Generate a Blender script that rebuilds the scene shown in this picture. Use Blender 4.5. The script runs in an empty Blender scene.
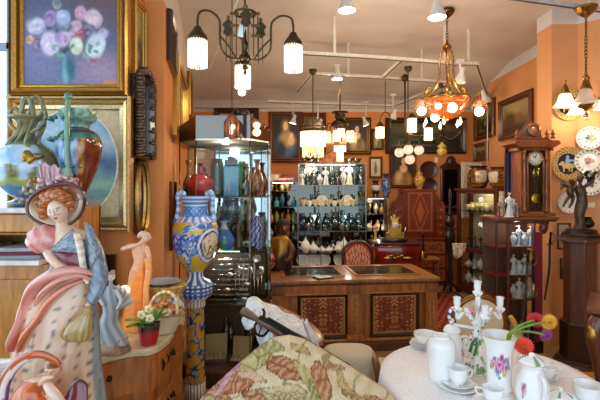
import bpy, math, random
import numpy as np
from mathutils import Vector, Matrix, noise
sc = bpy.context.scene
COL = sc.collection
PI = math.pi
R = math.radians
LE = .43          # overall dimming of the shop's lamps
rnd = random.Random(7)
CAMZ, F, HX, HY = 1.75, 430.0, 300.0, 188.0

def at(px, py, Y):                      # a point of the room from its direction and real distance
    return Vector(((px - HX) / F * Y, Y, CAMZ - (py - HY) / F * Y))
def X(px, Y): return (px - HX) / F * Y
def Z(py, Y): return CAMZ - (py - HY) / F * Y

def lin(c):
    return tuple((x / 12.92 if x <= .04045 else ((x + .055) / 1.055) ** 2.4) for x in c)
def hx(s):
    s = s.lstrip('#')
    return lin(tuple(int(s[i:i + 2], 16) / 255 for i in (0, 2, 4)))
_hc = {}
def C(c):
    if isinstance(c, str):
        if c not in _hc: _hc[c] = hx(c)
        return _hc[c]
    return c
def mix(a, b, t):
    a, b = C(a), C(b); t = max(0, min(1, t))
    return tuple(a[i] + (b[i] - a[i]) * t for i in range(3))
def nz(x, y, z=0.0): return noise.noise((x, y, z))
def sstep(a, b, x):
    t = max(0, min(1, (x - a) / (b - a))); return t * t * (3 - 2 * t)

# ------------------------------------------------------------------ materials (all node based)
MATS = {}
def mat(kind):
    if kind in MATS: return MATS[kind]
    m = bpy.data.materials.new(kind); m.use_nodes = True
    nt = m.node_tree; N = nt.nodes; L = nt.links
    for n in list(N): N.remove(n)
    out = N.new('ShaderNodeOutputMaterial')
    col = N.new('ShaderNodeAttribute'); col.attribute_name = 'Col'
    tc = N.new('ShaderNodeTexCoord')
    def pri(rough=.5, metal=0, coat=0, spec=.5):
        p = N.new('ShaderNodeBsdfPrincipled')
        p.inputs['Roughness'].default_value = rough; p.inputs['Metallic'].default_value = metal
        p.inputs['Coat Weight'].default_value = coat; p.inputs['Coat Roughness'].default_value = .08
        p.inputs['Specular IOR Level'].default_value = spec
        return p
    def tex(scale, sv=(1, 1, 1), detail=4):
        mp = N.new('ShaderNodeMapping'); mp.inputs['Scale'].default_value = sv
        L.new(tc.outputs['Object'], mp.inputs[0])
        t = N.new('ShaderNodeTexNoise'); t.inputs['Scale'].default_value = scale; t.inputs['Detail'].default_value = detail
        L.new(mp.outputs[0], t.inputs['Vector']); return t
    def vary(t, lo, hi):
        r = N.new('ShaderNodeMapRange'); r.inputs[1].default_value = .3; r.inputs[2].default_value = .7
        r.inputs[3].default_value = lo; r.inputs[4].default_value = hi
        L.new(t.outputs['Fac'], r.inputs[0])
        x = N.new('ShaderNodeVectorMath'); x.operation = 'SCALE'
        L.new(col.outputs['Color'], x.inputs[0]); L.new(r.outputs[0], x.inputs['Scale'])
        return x.outputs[0]
    def bump(t, s, d=.01, p=None):
        b = N.new('ShaderNodeBump'); b.inputs['Strength'].default_value = s; b.inputs['Distance'].default_value = d
        L.new(t.outputs['Fac'], b.inputs['Height'])
        L.new(b.outputs[0], p.inputs['Normal'])
    if kind in ('ceramic', 'matte', 'wood', 'darkwood', 'gilt', 'brass', 'silver', 'bronze', 'fabric', 'velvet', 'plaster', 'canvas',
                'marble', 'leaf', 'terracotta', 'iron', 'biscuit', 'rug'):
        cfg = dict(ceramic=(.13, 0, .5), matte=(.75, 0, 0), wood=(.34, 0, .25), darkwood=(.3, 0, .3), gilt=(.3, .85, 0), brass=(.25, .9, 0),
                   silver=(.18, 1, 0), bronze=(.35, .55, 0), fabric=(.9, 0, 0), velvet=(.95, 0, 0), plaster=(.85, 0, 0), canvas=(.6, 0, 0),
                   marble=(.22, 0, .3), leaf=(.85, 0, 0), terracotta=(.55, 0, 0), iron=(.4, .7, 0), biscuit=(.4, 0, .15), rug=(.95, 0, 0))[kind]
        p = pri(*cfg)
        if kind in ('wood', 'darkwood'):
            t = tex(6, (6, 6, 1), 6); L.new(vary(t, .6, 1.3), p.inputs['Base Color']); bump(t, .08, .004, p)
        elif kind in ('gilt', 'bronze'):
            t = tex(60, detail=3); L.new(vary(t, .75, 1.12), p.inputs['Base Color']); bump(t, .15, .004, p)
        elif kind in ('fabric', 'velvet', 'rug'):
            t = tex(140, detail=2); L.new(vary(t, .85, 1.1), p.inputs['Base Color']); bump(t, .3, .003, p)
        elif kind == 'plaster':
            t = tex(2.2, detail=5); L.new(vary(t, .93, 1.05), p.inputs['Base Color'])
            t2 = tex(70, detail=2); bump(t2, .05, .004, p)
        elif kind == 'marble':
            t = tex(14, detail=8); L.new(vary(t, .72, 1.08), p.inputs['Base Color'])
        elif kind in ('canvas', 'matte', 'terracotta', 'leaf'):
            t = tex(35, detail=3); L.new(vary(t, .85, 1.12), p.inputs['Base Color'])
        else:
            L.new(col.outputs['Color'], p.inputs['Base Color'])
        if kind == 'velvet':
            p.inputs['Sheen Weight'].default_value = .4
        L.new(p.outputs[0], out.inputs[0])
    elif kind in ('glass', 'glassware', 'tintglass'):        # thin clear or coloured glass: see-through with fresnel gloss
        tr = N.new('ShaderNodeBsdfTransparent'); gl = N.new('ShaderNodeBsdfGlossy'); gl.inputs['Roughness'].default_value = .02 if kind == 'glass' else .06
        lw = N.new('ShaderNodeLayerWeight'); lw.inputs['Blend'].default_value = .18 if kind == 'glass' else .35
        L.new(col.outputs['Color'], tr.inputs['Color'])
        mx = N.new('ShaderNodeMixShader')
        mr = N.new('ShaderNodeMapRange'); mr.inputs[3].default_value = .015 if kind == 'glass' else .12; mr.inputs[4].default_value = .4 if kind == 'glass' else .75
        L.new(lw.outputs['Fresnel'], mr.inputs[0])
        L.new(mr.outputs[0], mx.inputs[0]); L.new(tr.outputs[0], mx.inputs[1]); L.new(gl.outputs[0], mx.inputs[2])
        if kind == 'tintglass':
            df = N.new('ShaderNodeBsdfDiffuse'); L.new(col.outputs['Color'], df.inputs[0])
            m2 = N.new('ShaderNodeMixShader'); m2.inputs[0].default_value = .4
            L.new(mx.outputs[0], m2.inputs[1]); L.new(df.outputs[0], m2.inputs[2]); L.new(m2.outputs[0], out.inputs[0])
        else:
            L.new(mx.outputs[0], out.inputs[0])
    elif kind == 'mirror':
        p = pri(.03, 1); L.new(col.outputs['Color'], p.inputs['Base Color']); L.new(p.outputs[0], out.inputs[0])
    elif kind.startswith('shade'):               # lit lamp glass: frosted, glowing from the bulb behind it
        st = float(kind[5:])
        tl = N.new('ShaderNodeBsdfTranslucent'); tr = N.new('ShaderNodeBsdfTransparent'); em = N.new('ShaderNodeEmission')
        L.new(col.outputs['Color'], tl.inputs[0]); L.new(col.outputs['Color'], em.inputs[0]); em.inputs[1].default_value = st * .27
        m1 = N.new('ShaderNodeMixShader'); m1.inputs[0].default_value = .5; L.new(tl.outputs[0], m1.inputs[1]); L.new(tr.outputs[0], m1.inputs[2])
        gl = N.new('ShaderNodeBsdfGlossy'); gl.inputs['Roughness'].default_value = .1
        m2 = N.new('ShaderNodeMixShader'); m2.inputs[0].default_value = .1; L.new(m1.outputs[0], m2.inputs[1]); L.new(gl.outputs[0], m2.inputs[2])
        ad = N.new('ShaderNodeAddShader'); L.new(m2.outputs[0], ad.inputs[0]); L.new(em.outputs[0], ad.inputs[1]); L.new(ad.outputs[0], out.inputs[0])
    elif kind.startswith('bulb'):
        em = N.new('ShaderNodeEmission'); em.inputs[1].default_value = float(kind[4:]); L.new(col.outputs['Color'], em.inputs[0]); L.new(em.outputs[0], out.inputs[0])
    MATS[kind] = m
    return m

# ------------------------------------------------------------------ mesh builder
def catmull(P, sub):
    if sub <= 1 or len(P) < 3: return [tuple(p) for p in P]
    P = [Vector(p) for p in P]; o = []
    for i in range(len(P) - 1):
        a, b, c, d = P[max(i - 1, 0)], P[i], P[i + 1], P[min(i + 2, len(P) - 1)]
        for k in range(sub):
            t = k / sub
            o.append(tuple(.5 * ((2 * b) + (c - a) * t + (2 * a - 5 * b + 4 * c - d) * t * t + (3 * b - a - 3 * c + d) * t ** 3)))
    o.append(tuple(P[-1])); return o

class MB:
    def __init__(self, *kinds):
        self.v = []; self.f = []; self.c = []; self.s = []; self.m = []; self.kinds = list(kinds) or ['matte']; self.k = 0; self.T = Matrix.Identity(4)
    def use(self, kind):
        if kind not in self.kinds: self.kinds.append(kind)
        self.k = self.kinds.index(kind); return self
    def tf(self, loc=(0, 0, 0), rx=0, ry=0, rz=0, s=1):
        self.T = Matrix.Translation(loc) @ Matrix.Rotation(rz, 4, 'Z') @ Matrix.Rotation(ry, 4, 'Y') @ Matrix.Rotation(rx, 4, 'X') @ Matrix.Scale(s, 4); return self
    def add(self, vs, fs, col='ffffff', smooth=False):
        o = len(self.v)
        for i, p in enumerate(vs):
            self.v.append(tuple(self.T @ Vector(p)))
            if callable(col): self.c.append(C(col(i, p)))
            elif isinstance(col, list): self.c.append(C(col[i]))
            else: self.c.append(C(col))
        for f in fs:
            self.f.append([o + i for i in f]); self.s.append(smooth); self.m.append(self.k)
        return self
    def box(self, c, s, col='ffffff', rz=0, taper=1.0):
        x, y, z = s[0] / 2, s[1] / 2, s[2] / 2; vs = []
        for dz in (-1, 1):
            k = taper if dz > 0 else 1
            for dx, dy in ((-1, -1), (1, -1), (1, 1), (-1, 1)):
                p = Vector((dx * x * k, dy * y * k, dz * z))
                if rz: p.rotate(Matrix.Rotation(rz, 3, 'Z'))
                vs.append(tuple(p + Vector(c)))
        return self.add(vs, [(3, 2, 1, 0), (4, 5, 6, 7), (0, 1, 5, 4), (1, 2, 6, 5), (2, 3, 7, 6), (3, 0, 4, 7)], col)
    def bar(self, a, b, w, d=None, col='ffffff', up=(0, 0, 1)):
        a, b = Vector(a), Vector(b); d = d or w; t = (b - a).normalized(); u = Vector(up)
        if abs(t.dot(u)) > .98: u = Vector((0, 1, 0))
        s = t.cross(u).normalized(); u = s.cross(t)
        vs = [tuple(e + s * i * w / 2 + u * j * d / 2) for e in (a, b) for i, j in ((-1, -1), (1, -1), (1, 1), (-1, 1))]
        return self.add(vs, [(0, 1, 2, 3), (7, 6, 5, 4), (0, 4, 5, 1), (1, 5, 6, 2), (2, 6, 7, 3), (3, 7, 4, 0)], col)
    def lathe(self, prof, c=(0, 0, 0), n=20, col='ffffff', sub=3, sq=(1, 1), wob=None, smooth=True):
        P = catmull([(max(r, .0004), z, 0) for r, z in prof], sub); vs = []; cs = []
        h0, h1 = P[0][1], P[-1][1]
        for r, z, _ in P:
            r = max(r, .0004)
            for i in range(n):
                a = 2 * PI * i / n; k = r * (wob(a, z) if wob else 1)
                vs.append((c[0] + math.cos(a) * k * sq[0], c[1] + math.sin(a) * k * sq[1], c[2] + z))
                if callable(col): cs.append(col(a, (z - h0) / ((h1 - h0) or 1)))
        fs = []; m = len(P)
        for j in range(m - 1):
            for i in range(n):
                k = (i + 1) % n
                fs.append((j * n + i, j * n + k, (j + 1) * n + k, (j + 1) * n + i))
        fs.append(tuple(range(n))[::-1]); fs.append(tuple((m - 1) * n + i for i in range(n)))
        return self.add(vs, fs, cs if cs else col, smooth)
    def tube(self, pts, r, col='ffffff', n=8, sub=1, flat=1.0, smooth=True, closed=False):
        rr = list(r) if isinstance(r, (list, tuple)) else [r] * len(pts)
        Q = catmull([(p[0], p[1], p[2]) for p in pts], sub)
        RR = [q[0] for q in catmull([(x, 0, 0) for x in rr], sub)]
        Q = [Vector(q) for q in Q]; m = len(Q); vs = []; cs = []; u = None
        for j, q in enumerate(Q):
            if closed: t = Q[(j + 1) % m] - Q[j - 1]
            else: t = Q[min(j + 1, m - 1)] - Q[max(j - 1, 0)]
            if t.length < 1e-9: t = Vector((0, 0, 1))
            t.normalize()
            if u is None:
                u = Vector((0, 0, 1)) if abs(t.z) < .9 else Vector((0, 1, 0))
            u = (u - t * u.dot(t))
            if u.length < 1e-6: u = t.orthogonal()
            u.normalize(); s = t.cross(u)
            for i in range(n):
                a = 2 * PI * i / n
                vs.append(tuple(q + (s * math.cos(a) + u * math.sin(a) * flat) * max(RR[j], .0004)))
                if callable(col): cs.append(col(a, j / max(m - 1, 1)))
        fs = []
        for j in range(m if closed else m - 1):
            j2 = (j + 1) % m
            for i in range(n):
                k = (i + 1) % n; fs.append((j * n + i, j * n + k, j2 * n + k, j2 * n + i))
        if not closed:
            fs.append(tuple(range(n))[::-1]); fs.append(tuple((m - 1) * n + i for i in range(n)))
        return self.add(vs, fs, cs if cs else col, smooth)
    def loft(self, secs, col='ffffff', n=20, sub=3, wob=None, smooth=True):    # secs: (x, y, z, rx, ry) stacked ellipses
        A = catmull([s[:3] for s in secs], sub); B = catmull([(s[3], s[4], 0) for s in secs], sub); vs = []; cs = []
        m = len(A)
        for j in range(m):
            for i in range(n):
                a = 2 * PI * i / n; k = wob(a, j / (m - 1)) if wob else 1
                vs.append((A[j][0] + math.cos(a) * max(B[j][0], .0004) * k, A[j][1] + math.sin(a) * max(B[j][1], .0004) * k, A[j][2]))
                if callable(col): cs.append(col(a, j / (m - 1)))
        fs = [(j * n + i, j * n + (i + 1) % n, (j + 1) * n + (i + 1) % n, (j + 1) * n + i) for j in range(m - 1) for i in range(n)]
        fs.append(tuple(range(n))[::-1]); fs.append(tuple((m - 1) * n + i for i in range(n)))
        return self.add(vs, fs, cs if cs else col, smooth)
    def sph(self, c, r, col='ffffff', nu=14, nv=9, disp=None):
        if not isinstance(r, (tuple, list)): r = (r, r, r)
        vs = []; cs = []
        for j in range(nv + 1):
            th = PI * j / nv
            for i in range(nu):
                a = 2 * PI * i / nu; d = Vector((math.sin(th) * math.cos(a), math.sin(th) * math.sin(a), -math.cos(th)))
                k = disp(d) if disp else 1
                vs.append((c[0] + d.x * r[0] * k, c[1] + d.y * r[1] * k, c[2] + d.z * r[2] * k))
                if callable(col): cs.append(col(d))
        fs = [(j * nu + i, j * nu + (i + 1) % nu, (j + 1) * nu + (i + 1) % nu, (j + 1) * nu + i) for j in range(nv) for i in range(nu)]
        return self.add(vs, fs, cs if cs else col, True)
    def prism(self, poly, z0, z1, col='ffffff', axis='z', smooth=False):
        n = len(poly)
        def pt(p, z): return (p[0], p[1], z) if axis == 'z' else ((p[0], z, p[1]) if axis == 'y' else (z, p[0], p[1]))
        vs = [pt(p, z0) for p in poly] + [pt(p, z1) for p in poly]
        fs = [tuple(range(n))[::-1], tuple(range(n, 2 * n))] + [(i, (i + 1) % n, n + (i + 1) % n, n + i) for i in range(n)]
        return self.add(vs, fs, col, smooth)
    def grid(self, fn, nu, nv, col='ffffff', smooth=True):
        vs = []; cs = []
        for j in range(nv + 1):
            for i in range(nu + 1):
                u, v = i / nu, j / nv; vs.append(tuple(fn(u, v)))
                if callable(col): cs.append(col(u, v))
        w = nu + 1
        fs = [(j * w + i, j * w + i + 1, (j + 1) * w + i + 1, (j + 1) * w + i) for j in range(nv) for i in range(nu)]
        return self.add(vs, fs, cs if cs else col, smooth)
    def ring(self, c, Rr, r, col='ffffff', axis='z', n=24, k=6, sq=(1, 1)):
        pts = []
        for i in range(n):
            a = 2 * PI * i / n; x, y = math.cos(a) * Rr * sq[0], math.sin(a) * Rr * sq[1]
            pts.append((c[0] + x, c[1] + y, c[2]) if axis == 'z' else ((c[0] + x, c[1], c[2] + y) if axis == 'y' else (c[0], c[1] + x, c[2] + y)))
        return self.tube(pts, r, col, k, closed=True)
    def build(self, name, parent=None, loc=None, rz=0, bevel=0, solid=0, subd=0, remesh=0):
        me = bpy.data.meshes.new(name); me.from_pydata(self.v, [], self.f)
        for k in self.kinds: me.materials.append(mat(k))
        me.polygons.foreach_set('use_smooth', self.s); me.polygons.foreach_set('material_index', self.m)
        a = me.color_attributes.new('Col', 'FLOAT_COLOR', 'POINT')
        a.data.foreach_set('color', np.array([(c[0], c[1], c[2], 1) for c in self.c], dtype=np.float32).ravel())
        me.update()
        o = bpy.data.objects.new(name, me); COL.objects.link(o)
        if parent: o.parent = parent
        if loc is not None: o.location = loc
        if rz: o.rotation_euler.z = rz
        if bevel:
            b = o.modifiers.new('bevel', 'BEVEL'); b.width = bevel; b.segments = 2; b.limit_method = 'ANGLE'
        if solid:
            b = o.modifiers.new('thick', 'SOLIDIFY'); b.thickness = solid; b.offset = -1
        if subd:
            b = o.modifiers.new('smooth', 'SUBSURF'); b.levels = b.render_levels = subd
        return o

USED_LABELS = set()
def tag(o, label, cat, group=None, kind=None):
    o['label'] = label; o['category'] = cat
    if group: o['group'] = group
    if kind: o['kind'] = kind
    return o
def thing(name, label, cat, loc=(0, 0, 0), rz=0, group=None):
    o = bpy.data.objects.new(name, None); COL.objects.link(o); o.empty_display_size = .05
    o.location = loc; o.rotation_euler = (0, 0, rz)
    return tag(o, label, cat, group)
def struct(o): o['kind'] = 'structure'; return o
def dup(root, loc, label, rz=None, group=None, scale=None):
    r = root.copy(); COL.objects.link(r); r.location = loc
    if rz is not None: r.rotation_euler = (0, 0, rz)
    if scale: r.scale = (scale,) * 3 if not isinstance(scale, tuple) else scale
    r['label'] = label
    if group: r['group'] = group
    for ch in list(root.children):
        c = ch.copy(); COL.objects.link(c); c.parent = r
        for g in list(ch.children):
            d = g.copy(); COL.objects.link(d); d.parent = c
    return r
ORD = ['first', 'second', 'third', 'fourth', 'fifth', 'sixth', 'seventh', 'eighth', 'ninth', 'tenth', 'eleventh', 'twelfth', 'thirteenth',
       'fourteenth', 'fifteenth', 'sixteenth']
def lamp(name, loc, e, col=(1, .72, .42), r=.03, parent=None):
    l = bpy.data.lights.new(name, 'POINT'); l.energy = e * LE; l.color = col; l.shadow_soft_size = r
    o = bpy.data.objects.new(name, l); COL.objects.link(o); o.location = loc
    if parent: o.parent = parent
    return o
# ================================================================== camera, world
cam = bpy.data.cameras.new('camera'); cam.sensor_width = 36; cam.lens = F / 600 * 36; cam.shift_y = -12 / 600; cam.clip_start = .05
camo = bpy.data.objects.new('camera', cam); COL.objects.link(camo)
camo.location = (0, 0, CAMZ); camo.rotation_euler = (PI / 2, 0, 0); sc.camera = camo
sc.view_settings.view_transform = 'Standard'; sc.view_settings.look = 'None'; sc.view_settings.gamma = 1
sc.view_settings.exposure = 0.4; sc.view_settings.use_curve_mapping = False
w = bpy.data.worlds.new('sky'); sc.world = w; w.use_nodes = True
bg = w.node_tree.nodes['Background']; bg.inputs[0].default_value = (.72, .86, 1, 1); bg.inputs[1].default_value = 2.3
sc.cycles.max_bounces = 10; sc.cycles.transparent_max_bounces = 24; sc.cycles.sample_clamp_indirect = 4; sc.cycles.caustics_reflective = False; sc.cycles.caustics_refractive = False

# ================================================================== room shell
ORANGE, GREIGE, CEIL = 'd58a4c', 'd0c4b8', 'd4c8bc'
def wallmesh(name, foot, ztop, zceil, col=ORANGE, up=GREIGE):
    b = MB('plaster'); b.prism(foot, 0, ztop, col); b.prism(foot, ztop, zceil, up)
    return struct(b.build(name))
FX0, FX1, FY0 = -3.0, 4.0, -1.2
b = MB('wood')
b.box((.5, 3.5, -.05), (7.4, 9.8, .1), 'b08f63')
fl = struct(b.build('floor'))
LY = lambda px: -.3834 / ((px - 300) / F + .2008)             # depth at which the slanted left wall meets a line of sight
LX = lambda Y: -.3834 - .2008 * Y
wallmesh('wall_left', [(-2.02, 3.0), (-1.2, 3.0), (-1.2, 3.32), (-1.05, 3.32), (LX(8.3), 8.3), (-2.3, 8.3), (-1.45, 3.5), (-2.02, 3.3)], 3.2, 3.75)
wallmesh('wall_back', [(-2.3, 8.2), (3.45, 8.2), (3.45, 8.35), (-2.3, 8.35)], 3.2, 3.6)
wallmesh('wall_right', [(3.3, 8.3), (3.3, 5.1), (2.81, 5.1), (2.81, 4.8), (3.1, 4.8), (4.0, 3.9), (4.0, FY0), (4.15, FY0), (4.15, 4.1), (3.5, 5.2), (3.5, 8.3)], 3.58, 3.8, 'e0a06a', 'dcd9d6')  # same paint as the other walls, lightened here to carry the daylight
b = MB('plaster')          # the flat ceiling, its slope over the back of the shop
b.prism([(FX0 - .1, FY0 - .1), (4.15, FY0 - .1), (4.15, 6.7), (FX0 - .1, 6.0)], 3.75, 3.9, CEIL)
b.add([(FX0 - .1, 6.0, 3.75), (4.15, 6.7, 3.75), (4.15, 8.35, 3.4), (FX0 - .1, 8.35, 3.4), (FX0 - .1, 6.0, 3.9), (4.15, 6.7, 3.9), (4.15, 8.35, 3.9), (FX0 - .1, 8.35, 3.9)],
      [(3, 2, 1, 0), (4, 5, 6, 7), (0, 1, 5, 4), (1, 2, 6, 5), (2, 3, 7, 6), (3, 0, 4, 7)], CEIL)
struct(b.build('ceiling'))
b = MB('matte'); b.box((.6, 8.15, 3.30), (5.4, .09, .07), 'cdbfae'); struct(b.build('trim_1'))
b = MB('plaster')           # shop front behind the viewer: a low sill wall, a lintel, wide glazed openings
for (x0, x1, z0, z1) in ((-3.1, 4.15, 0, .35), (-3.1, 4.15, 3.3, 3.8), (-3.1, -2.75, .35, 3.3), (3.8, 4.15, .35, 3.3)):
    b.box(((x0 + x1) / 2, FY0 - .05, (z0 + z1) / 2), (x1 - x0, .1, z1 - z0), 'cfc6ba')
struct(b.build('wall_front'))
def window(name, a, bb, z0, z1, nm, trans, fw=.05, fcol='8d9aa5'):
    a, bb = Vector((a[0], a[1], 0)), Vector((bb[0], bb[1], 0)); fr = MB('matte'); t = (bb - a).normalized()
    for z in [z0 + fw / 2, z1 - fw / 2] + trans:
        fr.bar((a.x, a.y, z), (bb.x, bb.y, z), .06, fw, fcol)
    for i in range(nm + 1):
        p = a.lerp(bb, i / nm); p = p + t * (fw / 2 if i == 0 else -fw / 2 if i == nm else 0)
        fr.bar((p.x, p.y, z0), (p.x, p.y, z1), .06, fw, fcol, up=(t.x, t.y, 0))
    o = struct(fr.build(name))
    g = MB('glass'); n = Vector((-t.y, t.x, 0)) * .004
    g.add([(a.x - n.x, a.y - n.y, z0), (bb.x - n.x, bb.y - n.y, z0), (bb.x - n.x, bb.y - n.y, z1), (a.x - n.x, a.y - n.y, z1)], [(0, 1, 2, 3)], 'f4f9fc')
    g.build('pane', o)
    return o
window('window_1', (-3.0, 3.06), (-2.025, 3.06), .6, 3.74, 2, [Z(47, 3.06)], .045, '8fa0ad')
window('window_2', (-2.75, FY0), (3.8, FY0), .35, 3.3, 4, [2.55], .07)
window('window_3', (-3.05, -.9), (-3.05, 2.9), .6, 3.5, 3, [2.6], .06)
b = MB('plaster')
for (y0, y1, z0, z1) in ((FY0, 3.1, 0, .6), (FY0, 3.1, 3.5, 3.8), (FY0, -.9, .6, 3.5), (2.9, 3.1, .6, 3.5)):
    b.box((-3.05, (y0 + y1) / 2, (z0 + z1) / 2), (.1, y1 - y0, z1 - z0), 'cfc6ba')
struct(b.build('wall_left_side'))

# rugs
def rug(name, label, x0, x1, y0, y1, fn, rz=0, nu=70, nv=90):
    b = MB('rug'); cx, cy = (x0 + x1) / 2, (y0 + y1) / 2; wd, dp = x1 - x0, y1 - y0
    b.grid(lambda u, v: ((u - .5) * wd, (v - .5) * dp, .012), nu, nv, fn)
    b.box((0, 0, .005), (wd, dp, .01), '6b3a22')
    o = b.build(name, loc=(cx, cy, .001), rz=rz); tag(o, label, 'rug'); return o
def red_rug(u, v):
    e = min(u, 1 - u, v * 1.6, (1 - v) * 1.6)
    if e < .03: return '2b1512'
    m = math.sin(u * 60) * math.sin(v * 75)
    if e < .12: return mix('7a3a20', 'b07a48', sstep(.2, .6, m))
    return mix('8e2f1d', 'c98a58' if m > 0 else '3a1a18', sstep(.45, .8, abs(m)) * .8)
rug('rug', 'red patterned oriental rug on the floor right of the desk', 1.62, 2.6, 4.75, 7.2, red_rug)
def gold_rug(u, v):
    e = min(u, 1 - u, v, 1 - v)
    if e < .05: return 'e2cfa0'
    if e < .09: return '6a4420'
    cu, cv = (u * 5) % 1 - .5, (v * 6) % 1 - .5
    d = abs(cu) + abs(cv)
    if d < .2: return '4a2c1c'
    if d < .27: return 'f0d9a0'
    return mix('d18e36', 'b8742a', .5 + .5 * nz(u * 9, v * 9))
rug('rug', 'golden rug with small dark lozenges under the carved pedestal', 1.45, 3.1, 3.2, 4.15, gold_rug, 0, 110, 80)

# ================================================================== pictures
def npn(U, V, s, seed):
    r = np.random.RandomState(seed); o = np.zeros_like(U)
    for k in range(7):
        a = r.uniform(0, 2 * PI); f = s * r.uniform(.5, 2.2); p = r.uniform(0, 6.3)
        o += np.sin((U * math.cos(a) + V * math.sin(a)) * f + p + 1.4 * np.sin(f * .6 * (V * math.cos(a) - U * math.sin(a)) + p * 2))
    return o / 3.5
def paint(nu, nv, ops, asp=1.0):
    U, V = np.meshgrid(np.linspace(0, 1, nu + 1), np.linspace(0, 1, nv + 1)); I = np.zeros(U.shape + (3,))
    for q, op in enumerate(ops):
        k = op[0]
        if k == 'bg':
            a, c = np.array(C(op[1])), np.array(C(op[2])); I[:] = c + (a - c) * V[..., None]
        elif k == 'n':          # noise veil: scale, amount, colour
            m = np.clip(npn(U * asp, V, op[1], q + 3) * .5 + .5 - (1 - op[2]), 0, 1)[..., None]; I = I * (1 - m) + np.array(C(op[3])) * m
        elif k == 'e':          # brushed ellipse: u v ru rv colour soft [rot]
            _, u, v, ru, rv, c = op[:6]; soft = op[6] if len(op) > 6 else .35; rot = op[7] if len(op) > 7 else 0
            du, dv = (U - u) * asp, V - v; ru = ru * asp
            x, y = du * math.cos(rot) + dv * math.sin(rot), -du * math.sin(rot) + dv * math.cos(rot)
            d = np.sqrt((x / ru) ** 2 + (y / rv) ** 2); m = np.clip((1 + soft - d) / (2 * soft), 0, 1)[..., None]
            I = I * (1 - m) + np.array(C(c)) * m
        elif k == 'rose':
            _, u, v, r, c = op; g = np.random.RandomState(q)
            for i in range(9):
                s = 1 - i * .1; du, dv = g.uniform(-.3, .3, 2) * r * (1 - s + .25)
                cc = np.array(C(mix(c, 'ffffff' if i % 2 else '4d3a5c', .12 + .16 * g.rand())))
                x, y = (U - u - du / asp) * asp, (V - v - dv); a = g.uniform(0, 3.1); x, y = x * math.cos(a) + y * math.sin(a), -x * math.sin(a) + y * math.cos(a)
                d = np.sqrt((x / (r * s)) ** 2 + (y / (r * s * .72)) ** 2); m = np.clip((1.2 - d) / .4, 0, 1)[..., None] * .8
                I = I * (1 - m) + cc * m
    return I.reshape(-1, 3)
def frame_mesh(b, wd, ht, prof, oval=False, n=40):
    loops = []
    for ins, y, c in prof:
        hw, hh = wd / 2 - ins, ht / 2 - ins
        if oval: loops.append([(math.cos(2 * PI * i / n) * hw, y, math.sin(2 * PI * i / n) * hh) for i in range(n)])
        else: loops.append([(-hw, y, -hh), (hw, y, -hh), (hw, y, hh), (-hw, y, hh)])
    m = len(loops[0])
    for j in range(len(loops) - 1):
        for i in range(m):
            k = (i + 1) % m
            b.add([loops[j][i], loops[j][k], loops[j + 1][k], loops[j + 1][i]], [(0, 1, 2, 3)], prof[j + 1][2], False)
    b.add(loops[0], [tuple(range(m))], prof[0][2])
def canvas(ht_w, ops, oval=False, res=40, hole=None):
    wd, ht = ht_w; nu = max(6, int(res * min(1.6, wd / ht))); nv = max(6, res)
    I = paint(nu, nv, ops, wd / ht)
    b = MB('canvas')
    if not oval:
        b.grid(lambda u, v: ((u - .5) * wd, 0, (v - .5) * ht), nu, nv, [tuple(x) for x in I])
    else:
        I = I.reshape(nv + 1, nu + 1, 3); vs = [(0, 0, 0)]; cs = [tuple(I[nv // 2, nu // 2])]; nr, na = res // 2, res
        for r in range(1, nr + 1):
            for a in range(na):
                t = 2 * PI * a / na; u, v = .5 + .5 * math.cos(t) * r / nr, .5 + .5 * math.sin(t) * r / nr
                vs.append(((u - .5) * wd, 0, (v - .5) * ht)); cs.append(tuple(I[int(v * nv), int(u * nu)]))
        fs = [(0, 1 + a, 1 + (a + 1) % na) for a in range(na)]
        for r in range(nr - 1):
            for a in range(na):
                k = (a + 1) % na; o = 1 + r * na; fs.append((o + a, o + na + a, o + na + k, o + k))
        b.add(vs, fs, cs, False)
    return b
def profile(kind, fw, d, pal):
    a, bb, c = pal
    if kind == 'plain': return [(0, 0, a), (0, -d, a), (fw * .15, -d * 1.1, bb), (fw * .8, -d * .8, a), (fw, -d * .45, c), (fw, -.004, c)]
    return [(0, 0, c), (0, -d * .6, a), (fw * .1, -d, bb), (fw * .22, -d * .85, c), (fw * .35, -d * 1.05, a), (fw * .6, -d * .75, bb), (fw * .72, -d * .55, c), (fw * .85, -d * .62, a), (fw, -d * .35, bb), (fw, -.004, c)]
GOLD = ('c9953c', 'e6bd62', '7c4f1c'); DKGOLD = ('8a6230', 'b08a48', '4a3016'); MAHOG = ('5a2d16', '7c4424', '2c140a'); BLACK = ('2a1d16', '46342a', '140d0a')
def picture(label, loc, rz, wd, ht, fw, pal, ops, kind='rich', d=.05, oval=False, res=40, cat='painting', group=None, fmat='gilt', cmat=None, cres=None):
    t = thing('framed_picture', label, cat, loc, rz, group)
    f = MB(fmat); frame_mesh(f, wd, ht, profile(kind, fw, d, pal), oval); f.build('frame', t)
    cb = canvas((wd - 2 * fw + .004, ht - 2 * fw + .004), ops, oval, res); o = cb.build('canvas', t); o.location = (0, -d * .3, 0)
    return t
def pxpic(label, x0, y0, x1, y1, Y, fw, pal, ops, **k):         # a picture on a wall that faces the room at depth Y
    a, c = at(x0, y0, Y), at(x1, y1, Y)
    return picture(label, ((a.x + c.x) / 2, Y, (a.z + c.z) / 2), 0, abs(c.x - a.x), abs(a.z - c.z), fw, pal, ops, **k)

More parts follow.
